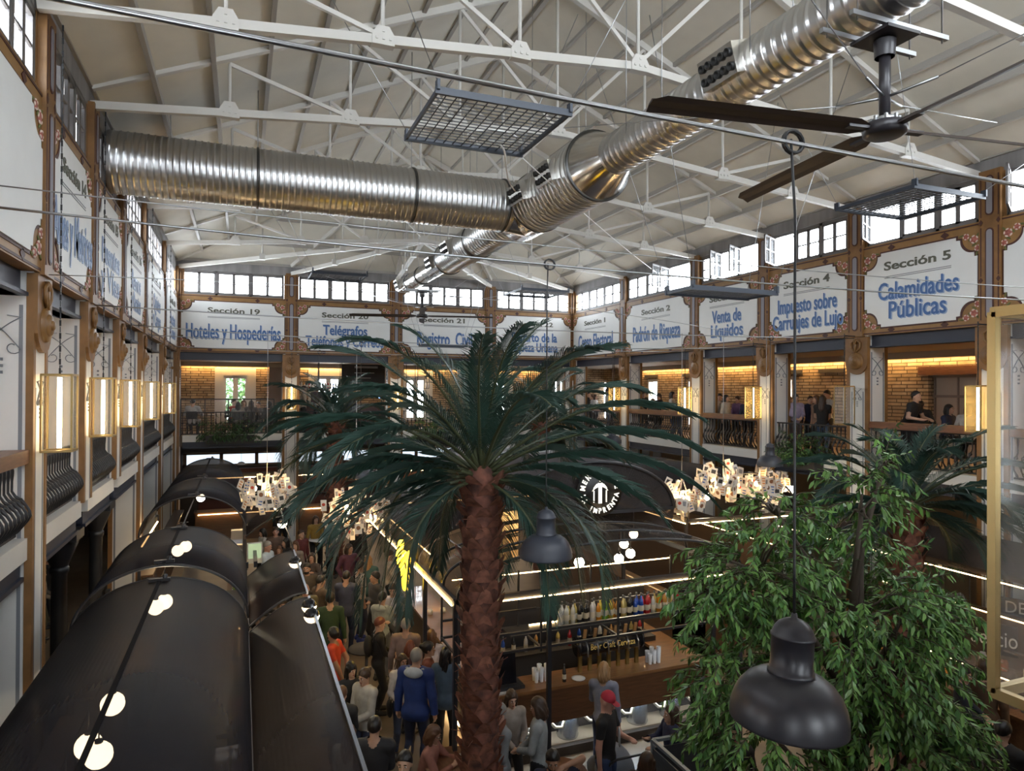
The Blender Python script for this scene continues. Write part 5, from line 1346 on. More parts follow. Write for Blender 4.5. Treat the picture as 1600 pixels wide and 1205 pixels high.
POSES={
 # wrists left/right, elbow poles, ankles, pelvis height, lean of the chest, head yaw and pitch
 'relaxed':dict(w=((.27,-.03,.83),(-.27,-.02,.83))),
 'front':dict(w=((.06,-.27,1.06),(-.05,-.28,1.02)),hp=.25),
 'phone':dict(w=((.05,-.30,1.20),(-.26,-.02,.84)),hp=.35),
 'drink':dict(w=((.20,-.24,1.30),(-.22,-.10,.95)),hy=.4),
 'behind':dict(w=((.10,.19,.93),(-.10,.19,.95)),hy=-.35,hp=-.2),
 'walk':dict(w=((.25,-.16,.88),(-.25,.14,.87)),a=((.09,-.20,.09),(-.09,.24,.13))),
 'crossed':dict(w=((-.10,-.20,1.18),(.10,-.23,1.14)),hy=-.5),
 'touch':dict(w=((.17,-.22,1.47),(-.12,-.26,1.05)),hy=.2),
 'lean':dict(w=((.16,-.42,1.07),(-.16,-.42,1.07)),lean=.42,a=((.10,.10,.09),(-.10,.02,.09)),hp=-.1),
 'stool':dict(ph=.74,w=((.15,-.38,1.02),(-.16,-.36,1.02)),a=((.12,-.30,.34),(-.12,-.27,.34)),lean=.14),
 'chair':dict(ph=.47,w=((.15,-.38,.76),(-.16,-.36,.76)),a=((.12,-.42,.09),(-.12,-.34,.09)),lean=.12),
 'chairear':dict(ph=.47,w=((.14,-.13,1.12),(-.14,-.36,.76)),a=((.12,-.42,.09),(-.12,-.34,.09)),lean=.18,hp=.3,hy=.25),
 'chairread':dict(ph=.47,w=((.10,-.50,.80),(-.12,-.46,.80)),a=((.12,-.42,.09),(-.12,-.34,.09)),lean=.3,hp=.35),
}
BODY={}
HV=.0125
def body(pose):
    if pose in BODY: return BODY[pose]
    q=POSES[pose]; ph=q.get('ph',.93); ln=q.get('lean',0.03); hy=q.get('hy',0); hp=q.get('hp',0)
    pel=np.array((0,0,ph)); Rt=rotm(0,ln)
    def T(x,y,z): return pel+Rt@np.array((x,y,z))
    chest=T(0,0,.36); neck=T(0,.015,.55); hd=T(0,-.005,.55)+np.array((0,0,.145)); Rh=rotm(hy,hp)
    def Hh(x,y,z): return hd+Rh@np.array((x,y,z))
    shs=[T(.175,.01,.485),T(-.175,.01,.485)]; prim=[]
    def C(reg,a,b,ra,rb,k=.03,sq=None): prim.append((reg,'c',a,b,ra,rb,k,sq))
    def E(reg,c,r,R=None,k=.03): prim.append((reg,'e',c,r,R,None,k,None))
    E(1,T(0,.0,.36),(.165,.108,.20),Rt,.05); E(1,T(0,-.005,.17),(.142,.098,.17),Rt,.06); E(5,T(0,.01,0),(.155,.115,.125),Rt,.06)
    C(1,T(.06,.01,.50),shs[0],.062,.060,.05); C(1,T(-.06,.01,.50),shs[1],.062,.060,.05); C(0,T(0,.02,.50),Hh(0,.015,-.07),.056,.050,.03)
    E(0,Hh(0,.012,.02),(.074,.094,.100),Rh,.02); E(0,Hh(0,-.022,-.050),(.054,.062,.066),Rh,.025)
    C(0,Hh(0,-.083,.012),Hh(0,-.105,-.028),.009,.014,.012); C(0,Hh(-.03,-.078,.022),Hh(.03,-.078,.022),.012,.012,.015); C(0,Hh(-.014,-.082,-.058),Hh(.014,-.082,-.058),.010,.010,.012); E(0,Hh(0,-.075,-.095),(.022,.018,.016),Rh,.02)
    for sg in (1,-1): E(0,Hh(sg*.077,.012,-.01),(.010,.020,.031),Rh,.012)
    an=q.get('a',((.11,.02,.09),(-.11,.03,.09)))
    for s,(w,a_) in enumerate(zip(q['w'],an)):
        sg=1 if s==0 else -1; S=shs[s]
        el,w_=ik(S,w,.29,.255,(sg*.6,.55,-.5)); fd=(w_-el)/np.linalg.norm(w_-el)
        C(2,S,el,.052,.041,.03); C(3,el,w_,.040,.027,.02)
        side=np.cross(fd,(0,0,1)) if abs(fd[2])<.9 else np.array((0.,1.,0)); side=side/np.linalg.norm(side); nrm=np.cross(side,fd)
        cl=-nrm*sg if abs(fd[2])<.9 else np.array((-sg*1.,0,0)); 
        pm=w_+fd*.085; C(4,w_,w_+fd*.045,.026,.030,.02); 
        for i,(o,l) in enumerate(((-.030,.066),(-.010,.076),(.010,.072),(.030,.056))):
            b0=pm-fd*.03+side*o; C(4,w_+fd*.03+side*o*.7,b0,.015,.013,.012); k1=b0+fd*l*.55+cl*.008; C(4,b0,k1,.0105,.0098,.006); C(4,k1,k1+fd*l*.30+cl*l*.36,.0098,.0085,.006)
        th=w_+fd*.025-side*.026; C(4,th,th+fd*.035-side*.022+cl*.012,.013,.011,.008); C(4,th+fd*.035-side*.022+cl*.012,th+fd*.066-side*.024+cl*.026,.011,.009,.006)
        hip=pel+np.array((sg*.088,.0,-.03)); seated='ph' in q
        kn,A=ik(hip,a_,.43,.41,(sg*.12,-1,.25 if seated else 0)); C(6,hip,kn,.088,.056,.04); C(7,kn,A,.054,.037,.025)
        E(7,kn+(A-kn)*.3+np.array((0,.02,0)),(.05,.055,.11),None,.03)
        C(8,A+np.array((0,.03,-.045)),A+np.array((sg*.02,-.15,-.06)),.042,.034,.02)
    pts=np.array([p for pr in prim for p in ((pr[2],pr[3]) if pr[1]=='c' else (pr[2],))]); lo=pts.min(0)-.16; hi=pts.max(0)+.16; lo[2]=min(lo[2],-.03)
    n=np.ceil((hi-lo)/HV).astype(int)+1
    F=np.full(n,1.0); 
    ax=[lo[i]+np.arange(n[i])*HV for i in range(3)]
    for reg,ty,a,b,c,d,k,sq in prim:
        if ty=='c': mn=np.minimum(a,b)-max(c,d)-.09; mx=np.maximum(a,b)+max(c,d)+.09
        else: r=max(b); mn=np.array(a)-r-.09; mx=np.array(a)+r+.09
        i0=np.maximum(0,np.floor((mn-lo)/HV).astype(int)); i1=np.minimum(n,np.ceil((mx-lo)/HV).astype(int)+1)
        P=np.stack(np.meshgrid(*[ax[i][i0[i]:i1[i]] for i in range(3)],indexing='ij'),-1)
        D=cap_d(P,a,b,c,d) if ty=='c' else ell_d(P,a,b,c)
        sl=tuple(slice(i0[i],i1[i]) for i in range(3)); F[sl]=smin(F[sl],D,k)
    V,Q=surface_nets(F,lo,HV)
    for _ in range(1):   # one light relaxation
        s=np.zeros_like(V); m=np.zeros(len(V))
        for i in range(4):
            np.add.at(s,Q[:,i],V[Q[:,(i+1)%4]]+V[Q[:,(i+3)%4]]); np.add.at(m,Q[:,i],2)
        V=V*.6+.4*s/np.maximum(m,1)[:,None]
    best=np.full(len(V),9.); lab=np.zeros(len(V),int); tt=np.zeros(len(V))
    for reg,ty,a,b,c,d,k,sq in prim:
        D=cap_d(V,a,b,c,d) if ty=='c' else ell_d(V,a,b,c)
        t=np.clip(((V-np.array(a))@(np.array(b)-np.array(a)))/max(((np.array(b)-np.array(a))**2).sum(),1e-9),0,1) if ty=='c' else np.zeros(len(V))
        u=D<best; best=np.where(u,D,best); lab=np.where(u,reg,lab); tt=np.where(u,t,tt)
    N=np.zeros_like(V); fn=np.cross(V[Q[:,2]]-V[Q[:,0]],V[Q[:,3]]-V[Q[:,1]])
    for i in range(4): np.add.at(N,Q[:,i],fn)
    N/=np.maximum(np.linalg.norm(N,axis=1),1e-9)[:,None]
    def mk(name,V,Q):
        me=bpy.data.meshes.new(name); me.from_pydata(V.tolist(),[],Q.tolist()); me.materials.append(M_pier); me.polygons.foreach_set('use_smooth',[True]*len(Q)); me.update(); return me
    def shell(name,keepv,off,flare=None):
        kq=keepv[Q].all(1); q2=Q[kq]; u,inv=np.unique(q2,return_inverse=True); VV=V[u]+N[u]*off
        if flare is not None: VV=flare(VV)
        return mk(name,VV,inv.reshape(-1,4))
    torso=(lab==1); hipt=(lab==5)|((lab==6)&(tt<.06))
    relz=(V-pel)@Rt[:,2]
    out={'body':mk('body_'+pose,V,Q),'head':(hd,Rh),'top':hd[2]+.125,'pel':pel}
    up=torso|(lab==2)|((lab==5)&(relz>-.09))
    nk=(lab==0)&(relz<.505)
    out['tee']=shell('tee',torso|((lab==2)&(tt<.62))|((lab==5)&(relz>-.09))|nk,.011)
    out['long']=shell('long',up|((lab==3)&(tt<.97))|nk,.012)
    out['jacket']=shell('jacket',up|((lab==3)&(tt<.99))|((lab==6)&(tt<.16))|((lab==5))|nk,.022)
    out['trousers']=shell('trousers',(lab==5)|(lab==6)|((lab==7)&(tt<.94)),.009)
    out['coat']=shell('coat',up|((lab==3)&(tt<.99))|((lab==6)&(tt<.62))|(lab==5)|nk,.026)
    out['shoes']=shell('shoes',(lab==8)|((lab==7)&(tt>.92)),.009)
    BODY[pose]=out; return out
HAIR={}
def hair(kind):
    if kind in HAIR: return HAIR[kind]
    h=.009; lo=np.array((-.16,-.17,-.40)); n=[int(x/h) for x in (.32,.38,.60)]
    P=np.stack(np.meshgrid(*[lo[i]+np.arange(n[i])*h for i in range(3)],indexing='ij'),-1)
    nf=.007*np.sin(P[...,0]*140)*np.sin(P[...,2]*30+P[...,1]*60)
    cap=ell_d(P,(0,.016,.032),(.087,.106,.107))+nf*.4
    y,z=P[...,1],P[...,2]
    cut={'short':-((y+.080)*.60+(z-.072)*.80),'long':-((y+.080)*.80+(z-.070)*.60),'bangs':-((y+.095)*.80+(z-.035)*.60)}[{'short':'short','crop':'short','long':'long','bob':'long','bun':'long','bangs':'bangs','pony':'long','curly':'long'}[kind]]
    F=np.maximum(cap,cut)
    if kind=='crop': F=np.maximum(ell_d(P,(0,.014,.028),(.079,.099,.101)),cut)
    if kind in('long','bangs'):
        F=smin(F,ell_d(P,(0,.075,-.13),(.095,.050,.23))+nf,.03)
        for s in (-1,1): F=smin(F,cap_d(P,(s*.070,.0,.04),(s*.088,-.005,-.22),.030,.022)+nf,.02)
    if kind in('bob','curly'):
        F=smin(F,ell_d(P,(0,.05,-.06),(.105,.075,.12))+nf*(2 if kind=='curly' else 1),.03)
        for s in (-1,1): F=smin(F,cap_d(P,(s*.075,.0,.03),(s*.088,-.01,-.10),.032,.028)+nf,.02)
    if kind=='bun': F=smin(F,ell_d(P,(0,.12,.06),(.042,.042,.042)),.02)
    if kind=='pony': F=smin(F,cap_d(P,(0,.105,.05),(0,.13,-.18),.032,.018),.02)
    V,Q=surface_nets(F,lo,h); me=bpy.data.meshes.new('hair_'+kind); me.from_pydata(V.tolist(),[],Q.tolist()); me.materials.append(M_pier); me.polygons.foreach_set('use_smooth',[True]*len(Q)); me.update()
    HAIR[kind]=me; return me
def cmat(c,rough=.75):
    c=rgb(c) if isinstance(c,str) else c
    k='cloth_%d_%d_%d'%tuple(int(x*999) for x in c)
    return mat(k,c,rough,var=.18,scale=14)
SKIN=[mat('skin_light',(.50,.30,.21),.5),mat('skin_tan',(.38,.21,.135),.5),mat('skin_rosy',(.52,.28,.21),.5)]
HC={'black':mat('black_hair',(.010,.008,.008),.4),'brown':mat('brown_hair',(.045,.024,.014),.45),'chestnut':mat('chestnut_hair',(.10,.045,.022),.45),'blonde':mat('blonde_hair',(.28,.16,.07),.45),'grey':mat('grey_hair',(.22,.21,.20),.5),'red':mat('red_brown_hair',(.13,.035,.02),.45)}
M_eye=mat('eye_white',(.7,.68,.65),.3); M_iris=mat('dark_iris',(.02,.012,.008),.2); M_lip=mat('lips',(.33,.10,.085),.5)
FACE={}
def face_parts():
    if FACE: return FACE
    m=MB()
    for s in (-1,1): m.mi=0; m.ell((s*.030,-.078,.008),(.014,.010,.009),8,6); m.mi=1; m.ell((s*.030,-.085,.008),(.007,.005,.007),8,5); m.ell((s*.030,-.089,.032),(.020,.006,.005),8,4)
    o=m.build('eyes',[M_eye,M_iris]); FACE['eyes']=o.data; bpy.data.objects.remove(o)
    m=MB(); m.ell((0,-.089,-.052),(.022,.008,.005),8,5); m.ell((0,-.088,-.062),(.019,.008,.006),8,5); o=m.build('mouth',M_lip); FACE['mouth']=o.data; bpy.data.objects.remove(o)
    m=MB(); m.sheet([[(.062*math.sin(a)*f,-.012-.085*math.cos(a)*f,-.045-.062*v) for a in np.linspace(-1.35,1.35,13)] for v,f in ((0,1.0),(.5,1.02),(.85,.9),(1,.6))]); o=m.build('beard',HC['black']); FACE['beard']=o.data; bpy.data.objects.remove(o)
    m=MB(); m.lathe([(.098*math.sin(a),.098*math.cos(a)*1.05) for a in [PI/2*i/8 for i in range(9)]],(0,.012,.045),20); m.mi=1
    m.add([(.075*math.sin(a),-.075*math.cos(a)-.0+.012,.047) for a in np.linspace(-1,1,9)]+[(.07*math.sin(a),-.075*math.cos(a)-.085,.035) for a in np.linspace(-1,1,9)],[(i,i+1,10+i,9+i) for i in range(8)])
    o=m.build('cap',[M_pier,M_pier]); FACE['cap']=o.data; bpy.data.objects.remove(o)
    m=MB()
    for s in (-1,1): m.lathe([(.020,-.002),(.024,-.002),(.024,.002),(.020,.002)],(s*.031,-.1,.006),12,aim((0,-1,0))); m.tube([(s*.054,-.098,.008),(s*.08,.01,.008)],.003,4)
    m.tube([(-.01,-.101,.01),(.01,-.101,.01)],.003,4); o=m.build('glasses',M_frame); FACE['glasses']=o.data; bpy.data.objects.remove(o)
    return FACE
def attach(name,me,par,m_=None,mx=None,slot=0):
    o=bpy.data.objects.new(name,me); COL.objects.link(o); o.parent=par; KIDS.setdefault(par.name,[]).append(o)
    if m_ is not None:
        o.material_slots[slot].link='OBJECT'; o.material_slots[slot].material=m_
    if mx is not None: o.matrix_basis=mx
    return o
NP=0
def person(pos,facing,pose,label,top,tc,bc=(.02,.022,.03),hk='short',hc='black',skin=0,shoe=(.03,.03,.03),s=1.0,wd=1.0,beard=False,glasses=False,cap=None,extra=None,group=None):
    """facing in degrees seen from the viewer: 0 faces the camera, 180 its back, 90 to the picture's right"""
    global NP; NP+=1
    b=body(pose); pos=Vector(pos); v=Vector((pos.x,pos.y)).normalized(); a=math.radians(facing)
    f=-v*math.cos(a)+Vector((v.y,-v.x))*math.sin(a); rz=math.atan2(f.x,-f.y)
    t=thing('person',label,'person',pos,rz,group); t.scale=(s*wd,s,s)
    attach('body',b['body'],t,SKIN[skin])
    attach({'tee':'short_sleeved_top','long':'long_sleeved_top','jacket':'jacket','coat':'coat'}[top],b[top],t,cmat(tc))
    attach('trousers',b['trousers'],t,cmat(bc)); attach('shoes',b['shoes'],t,cmat(shoe,.5))
    hd,Rh=b['head']; M=Matrix([list(Rh[0])+[hd[0]],list(Rh[1])+[hd[1]],list(Rh[2])+[hd[2]],[0,0,0,1]])
    fp=face_parts(); attach('eyes',fp['eyes'],t,None,M); attach('mouth',fp['mouth'],t,None,M)
    if hk: attach('hair',hair(hk),t,HC[hc],M)
    if beard: attach('beard',fp['beard'],t,HC[hc],M)
    if glasses: attach('glasses',fp['glasses'],t,None,M)
    if cap: c=attach('cap',fp['cap'],t,cmat(cap[0]),M); c.material_slots[1].link='OBJECT'; c.material_slots[1].material=cmat(cap[1])
    if extra: extra(t)
    return t
def backpack(col):
    def f(t):
        m=MB(); m.ell((0,.19,1.24),(.14,.085,.20),14,10); o=m.build('backpack',cmat(col)); o.parent=t; KIDS.setdefault(t.name,[]).append(o)
        for s in (-1,1):
            m=MB(); m.tube([(s*.10,.13,1.40),(s*.11,.02,1.50),(s*.11,-.11,1.40),(s*.13,-.11,1.22),(s*.13,.12,1.10)],.018,6,flat=.5); q=m.build('strap',cmat(col)); q.parent=o
    return f
def hood(col):
    def f(t):
        m=MB(); m.ell((0,.10,1.46),(.135,.075,.07),14,10,Rx(.5)); m.tube([(-.11,.05,1.48),(-.09,-.06,1.46),(0,-.10,1.42)],.03,6); m.tube([(.11,.05,1.48),(.09,-.06,1.46),(0,-.10,1.42)],.03,6); o=m.build('hood',cmat(col)); o.parent=t; KIDS.setdefault(t.name,[]).append(o)
    return f
def bag(col,side=1):
    def f(t):
        m=MB(); m.ell((side*.24,.0,.86),(.06,.13,.15),12,8); o=m.build('shoulder_bag',cmat(col)); o.parent=t; KIDS.setdefault(t.name,[]).append(o)
        m=MB(); m.tube([(side*.24,-.08,.98),(side*.12,-.13,1.25),(-side*.03,-.05,1.50),(side*.1,.14,1.3),(side*.24,.08,.98)],.009,5); q=m.build('bag_strap',cmat(col)); q.parent=o
    return f
def phone(col,p=(.05,-.40,1.26)):
    def f(t):
        m=MB(); m.obox(p,(.07,.01,.145),Rx(-.6)); o=m.build('phone',cmat(col,.3)); o.parent=t; KIDS.setdefault(t.name,[]).append(o)
    return f
def G(px,py,h,z0=0): return (lambda q: Vector((q.x,q.y,z0)))(atz(px,py,z0+h))
def ground(px,py,facing,pose,label,top,tc,bc=(.02,.022,.03),hk='short',hc='black',s=1.0,**k):
    h=body(pose)['top']*s
    return person(G(px,py,h),facing,pose,label,top,tc,bc,hk,hc,s=s,**k)
NAVY=(.012,.02,.06); BLK=(.012,.012,.014); JEAN=(.05,.08,.15); WHT=(.52,.52,.52); GRY=(.16,.16,.17); OLV=(.05,.05,.03)
ground(522,980,-110,'behind','man in an orange t-shirt and black beard looking up at the left','tee',(.52,.045,.018),NAVY,'short','black',beard=True,skin=1)
ground(548,1034,25,'relaxed','woman with black fringe and black top next to the woman in a white jacket','long',BLK,BLK,'bangs','black',s=.93,wd=.9)
ground(571,1044,-45,'front','woman in a white jacket with dark hair tied back, holding hands in front','jacket',(.40,.38,.34),(.03,.04,.08),'bun','brown',s=.95,wd=.92)
ground(533,1074,160,'front','woman with cropped brown hair in a black coat by the stall edge','coat',BLK,BLK,'short','chestnut',s=.94,wd=.95)
ground(545,1134,165,'front','woman with long light brown hair in pale blue at the bottom by the stall edge','long',(.42,.50,.62),NAVY,'long','chestnut',s=.90,wd=.92)
ground(585,1122,170,'front','man in a dark jacket with cropped dark hair, back turned, at the bottom edge','jacket',(.016,.016,.02),BLK,'short','black',s=1.0)
ground(633,1174,-15,'relaxed','young man with short dark hair whose face shows at the bottom edge','tee',(.03,.02,.05),BLK,'short','black',s=1.0)
ground(650,1013,160,'relaxed','man with grey cropped hair in a royal blue jacket with a pale hood','jacket',(.012,.034,.16),(.018,.026,.06),'crop','grey',s=1.09,extra=hood((.42,.47,.52)))
ground(629,1022,12,'touch','woman with dark curly hair and white top raising a hand, facing the camera','long',(.58,.54,.52),(.05,.07,.13),'curly','brown',s=.91,wd=.9,extra=bag(BLK,-1),skin=1)
ground(697,1012,170,'crossed','woman with very long black hair in a denim jacket, back turned by the palm trunk','jacket',(.07,.11,.16),BLK,'long','black',s=.98,wd=.92)
ground(592,965,95,'front','woman in black with short reddish hair and a black backpack','long',BLK,BLK,'short','red',s=.96,wd=.92,extra=backpack(BLK))
ground(634,966,170,'relaxed','man in a mauve grey shirt with thinning hair, back turned','long',(.26,.19,.18),GRY,'crop','grey',s=1.02)
ground(657,931,-105,'drink','man in a black sweater with short dark hair facing left under the neon figure','long',BLK,BLK,'short','brown',s=1.0)
ground(597,926,150,'front','person in a white hooded sweatshirt with black hair leaning to a table','long',(.42,.46,.44),GRY,'short','black',s=.98,extra=hood((.42,.46,.44)))
ground(614,912,-10,'phone','man in a pale lilac shirt with dark hair looking down','tee',(.50,.50,.60),BLK,'short','brown',s=1.0)
ground(563,877,105,'relaxed','man in a white t-shirt, dark jeans and blue trainers with a backpack strap','tee',WHT,(.014,.018,.04),'short','black',s=1.03,shoe=(.03,.05,.25),extra=backpack(BLK),skin=1)
ground(516,926,178,'relaxed','person in a dark green sweater with black hair, back turned','long',(.03,.06,.025),BLK,'short','black',s=1.04)
ground(541,893,165,'front','person in a slate blue jacket behind the man in the white t-shirt','jacket',(.06,.07,.12),NAVY,'short','black',s=1.0)
ground(477,912,5,'front','bald man with glasses and olive jacket near the half-black globes','jacket',(.10,.085,.04),GRY,None,s=1.0,glasses=True,skin=2)
ground(479,880,15,'crossed','man with dark hair and beard in a patterned dark shirt','long',(.06,.045,.03),BLK,'short','black',s=1.02,beard=True,skin=1)
ground(488,864,-35,'drink','woman with dark hair drinking at a table behind the fronds','long',(.07,.05,.045),BLK,'bob','brown',s=.95,wd=.92)
ground(441,935,10,'front','woman with long dark hair seen under the wing of the nearest stall','long',(.16,.11,.09),BLK,'long','brown',s=.95,wd=.92)
ground(417,846,60,'front','white-haired man in a pale blue shirt in the queue at the second stall','long',(.42,.50,.58),GRY,'short','grey',s=1.05,skin=2)
ground(436,853,-10,'relaxed','woman with chestnut hair in the queue at the second stall','long',(.20,.14,.12),BLK,'curly','chestnut',s=.89,wd=.92)
ground(447,841,-40,'crossed','woman in black with long black hair in the queue','long',BLK,BLK,'long','black',s=.96,wd=.92)
ground(431,824,0,'relaxed','man in a brown jumper with dark hair in the queue behind the others','long',(.12,.075,.055),BLK,'short','brown',s=1.02,skin=2)
ground(411,826,-70,'front','woman in a white blouse facing the lit display counter','long',(.55,.53,.50),BLK,'bob','black',s=.95,wd=.92)
ground(398,905,100,'relaxed','man with dark hair beside the valley post of the second stall','long',(.20,.15,.14),BLK,'short','brown',s=1.0)
ground(441,783,175,'relaxed','person in a black coat standing under the first card chandelier','coat',BLK,BLK,'short','black',s=1.02)
ground(462,846,-20,'relaxed','woman with fair hair next to the half-black globe lamp','long',(.22,.18,.16),BLK,'bob','chestnut',s=.95,wd=.92)
ground(71,866,90,'relaxed','person in black standing under the left gallery between iron columns','long',BLK,BLK,'short','black',s=1.0)
ground(63,888,80,'front','person in a beige top under the left gallery behind the iron column','long',(.22,.19,.16),OLV,'bob','brown',s=.95)
ground(668,1003,95,'relaxed','woman with black hair and bare shoulders next to the blue jacket','tee',(.18,.05,.03),BLK,'bun','black',s=.97,wd=.92,skin=1)
ground(674,984,172,'relaxed','woman with long chestnut hair and a white top near the bar ledge','long',(.50,.45,.48),BLK,'long','chestnut',s=.94,wd=.92)
ground(640,1002,150,'front','woman with red-brown hair behind the raised hand','long',(.10,.05,.06),BLK,'bob','red',s=.87,wd=.92)
ground(781,1099,-60,'front','grey-haired man in a grey shirt right of the palm trunk','long',(.20,.21,.22),GRY,'short','grey',s=.98,skin=2)
ground(799,1078,20,'front','woman with sunglasses on her head and a beige blouse in front of the bar','long',(.30,.26,.23),BLK,'long','brown',s=.92,wd=.92)
ground(843,1090,-100,'front','woman with dark hair in a pale grey blouse and black skirt facing left','long',(.30,.32,.32),BLK,'bob','brown',s=.99,wd=.92)
def jersey(t):
    o=text('shirt_number','0',.30,cmat((.6,.6,.6)),Matrix.Translation((.10,-.142,1.15))@Matrix.Rotation(PI/2,4,'X')@Matrix.Rotation(.5,4,'Y'),None,.13,1.2); o.parent=t; KIDS.setdefault(t.name,[]).append(o)
ground(947,1081,70,'phone','man in a black t-shirt and a red cap facing right in front of the bar','tee',BLK,(.03,.05,.12),None,s=1.02,cap=((.40,.02,.04),(.40,.02,.04)),skin=2,extra=jersey)
ground(943,1036,170,'phone','woman with blonde hair and a grey-blue top holding a phone at the bar','long',(.20,.21,.27),NAVY,'bob','blonde',s=.97,wd=.92,extra=phone((.6,.6,.62)))
ground(1094,1057,100,'front','woman with dark hair in a white top partly hidden by the tree','long',(.52,.47,.48),BLK,'long','black',s=.89,wd=.92)
ground(1503,1040,85,'front','man with dark hair in a navy top at the glowing food counter','long',(.02,.022,.035),BLK,'short','black',s=.98)
ground(1538,1030,170,'relaxed','person in a brown jacket before the delicioso sign','jacket',(.10,.055,.03),BLK,'bob','brown',s=1.0)
ground(1566,1128,150,'front','person in black with dark hair near the bottom right corner','coat',BLK,BLK,'short','black',s=1.0)
ground(1146,1128,10,'relaxed','person in a dark top behind the steel guard rail','long',(.03,.03,.035),BLK,'short','black',s=.98)
for a in ((500,900,120,'front','person in a brown jacket between the bald man and the green sweater','jacket',(.10,.07,.05),BLK,'short','black'),
          (545,850,30,'drink','woman in a plum top with a drink behind the fronds','long',(.12,.04,.07),BLK,'bob','brown'),
          (587,893,-60,'crossed','man in a charcoal shirt with folded arms near the neon figure','long',(.05,.05,.055),BLK,'short','black'),
          (575,868,160,'relaxed','woman with fair hair in a teal jacket, back turned, behind the white t-shirt','jacket',(.04,.10,.10),BLK,'long','blonde'),
          (608,860,100,'front','person in a cream jumper at the side counter of the bar','long',(.45,.40,.33),BLK,'short','brown'),
          (470,828,40,'relaxed','man in a dark red jumper at the back of the queue','long',(.14,.03,.03),BLK,'short','brown'),
          (520,812,-20,'front','woman in a grey coat in front of the far shops','coat',(.14,.14,.15),BLK,'bob','brown'),
          (560,820,150,'relaxed','man in a black jacket, back turned, in front of the far shops','jacket',BLK,NAVY,'short','black'),
          (493,806,20,'relaxed','woman in a mustard top in front of the far shops','long',(.30,.18,.03),BLK,'long','brown'),
          (1175,872,20,'front','bartender in a black shirt under the kiosk roof','tee',BLK,BLK,'short','black')):
    ground(*a)
# seated people on the floor level
for o in [o for o in COL.objects if o.get('label')=='man in a black sweater with short dark hair facing left under the neon figure']: o.location.x-=.3
def seated(px,py,facing,pose,label,top,tc,bc,hk,hc,z0=0,**k):
    t=ground(px,py,facing,pose,label,top,tc,bc,hk,hc,**k); p=t.location; rz=t.rotation_euler.z
    chair(p,rz,'black chair under the '+label.replace(', with long dark hair','').split(' at the bottom')[0].replace(' seen from behind',''),.47); return t
def chair(p,rz,label,h=.45,group=None,back=True):
    t=thing('stool' if h>.6 else 'chair',label,'chair',p,rz,group); W_=wm(t); V=lambda a,b,c: W_@Vector((a,b,c)); s=h-.085
    m=MB(); m.obox(V(0,.02,s),(.38,.38,.03),W_.to_3x3()); m.build('seat',M_frame,t)
    for a in (-.16,.16):
        for b in (-.14,.18):
            m=MB(); m.tube([V(a,b,s),V(a*1.15,b*1.1,0)],.013,5); m.build('leg',M_frame,t)
    if back:
        m=MB(); m.obox(V(0,.21,s+.33),(.36,.025,.28),W_.to_3x3())
        for a in (-.15,.15): m.tube([V(a,.2,s),V(a,.21,s+.4)],.012,5)
        m.build('backrest',M_frame,t)
    else:
        m=MB(); m.tube([V(.17*math.cos(i*PI/6),.02+.17*math.sin(i*PI/6),.25) for i in range(13)],.01,5); m.build('foot_ring',M_frame,t)
    return t
seated(659,1132,75,'chairread','seated woman in a dusty pink sweater with glasses','long',(.30,.13,.10),BLK,'bob','chestnut',s=.98,wd=.92,glasses=True)
seated(866,1166,-10,'chairear','seated man in a navy polo with a hand at his ear','tee',(.012,.018,.045),BLK,'short','black',s=1.02,beard=True,skin=1)
seated(1055,1102,-65,'chair','seated woman in a navy jacket over white, with long dark hair','jacket',(.02,.025,.07),NAVY,'long','brown',s=.98,wd=.92)
seated(1008,1180,160,'chair','seated woman in dark clothes with brown hair at the bottom edge','long',(.03,.02,.02),BLK,'bob','brown',s=1.0)
# people on the galleries: they stand, sit on tall stools or on chairs behind the balustrade
def upstairs(W,px,py,nb,facing,label,top,tc,bc=BLK,hk='short',hc='black',stand='relaxed',**k):
    pl=W(0,0,-nb); q=atx(px,py,pl.x) if abs(W.N.x)>.5 else aty(px,py,pl.y)
    hz=q.z-ZG; pos=Vector((q.x,q.y,ZG))
    if hz>1.5: pose=stand; s=min(1.08,hz/body(pose)['top'])
    elif hz>1.36: pose='stool'; s=hz/body('stool')['top']
    else: pose='chair'; s=hz/body('chair')['top']
    s=max(.8,min(1.1,s))
    t=person(pos,facing,pose,label,top,tc,bc,hk,hc,s=s,**k)
    if pose=='stool': chair(pos,t.rotation_euler.z,'tall stool under the '+label.replace(' on the',', on the').replace(' with dark hair',''),.74*s,back=False)
    if pose=='chair': chair(pos,t.rotation_euler.z,'black chair under the '+label.replace(', with long dark hair','').split(' at the bottom')[0].replace(' seen from behind',''),.47*s)
    return t
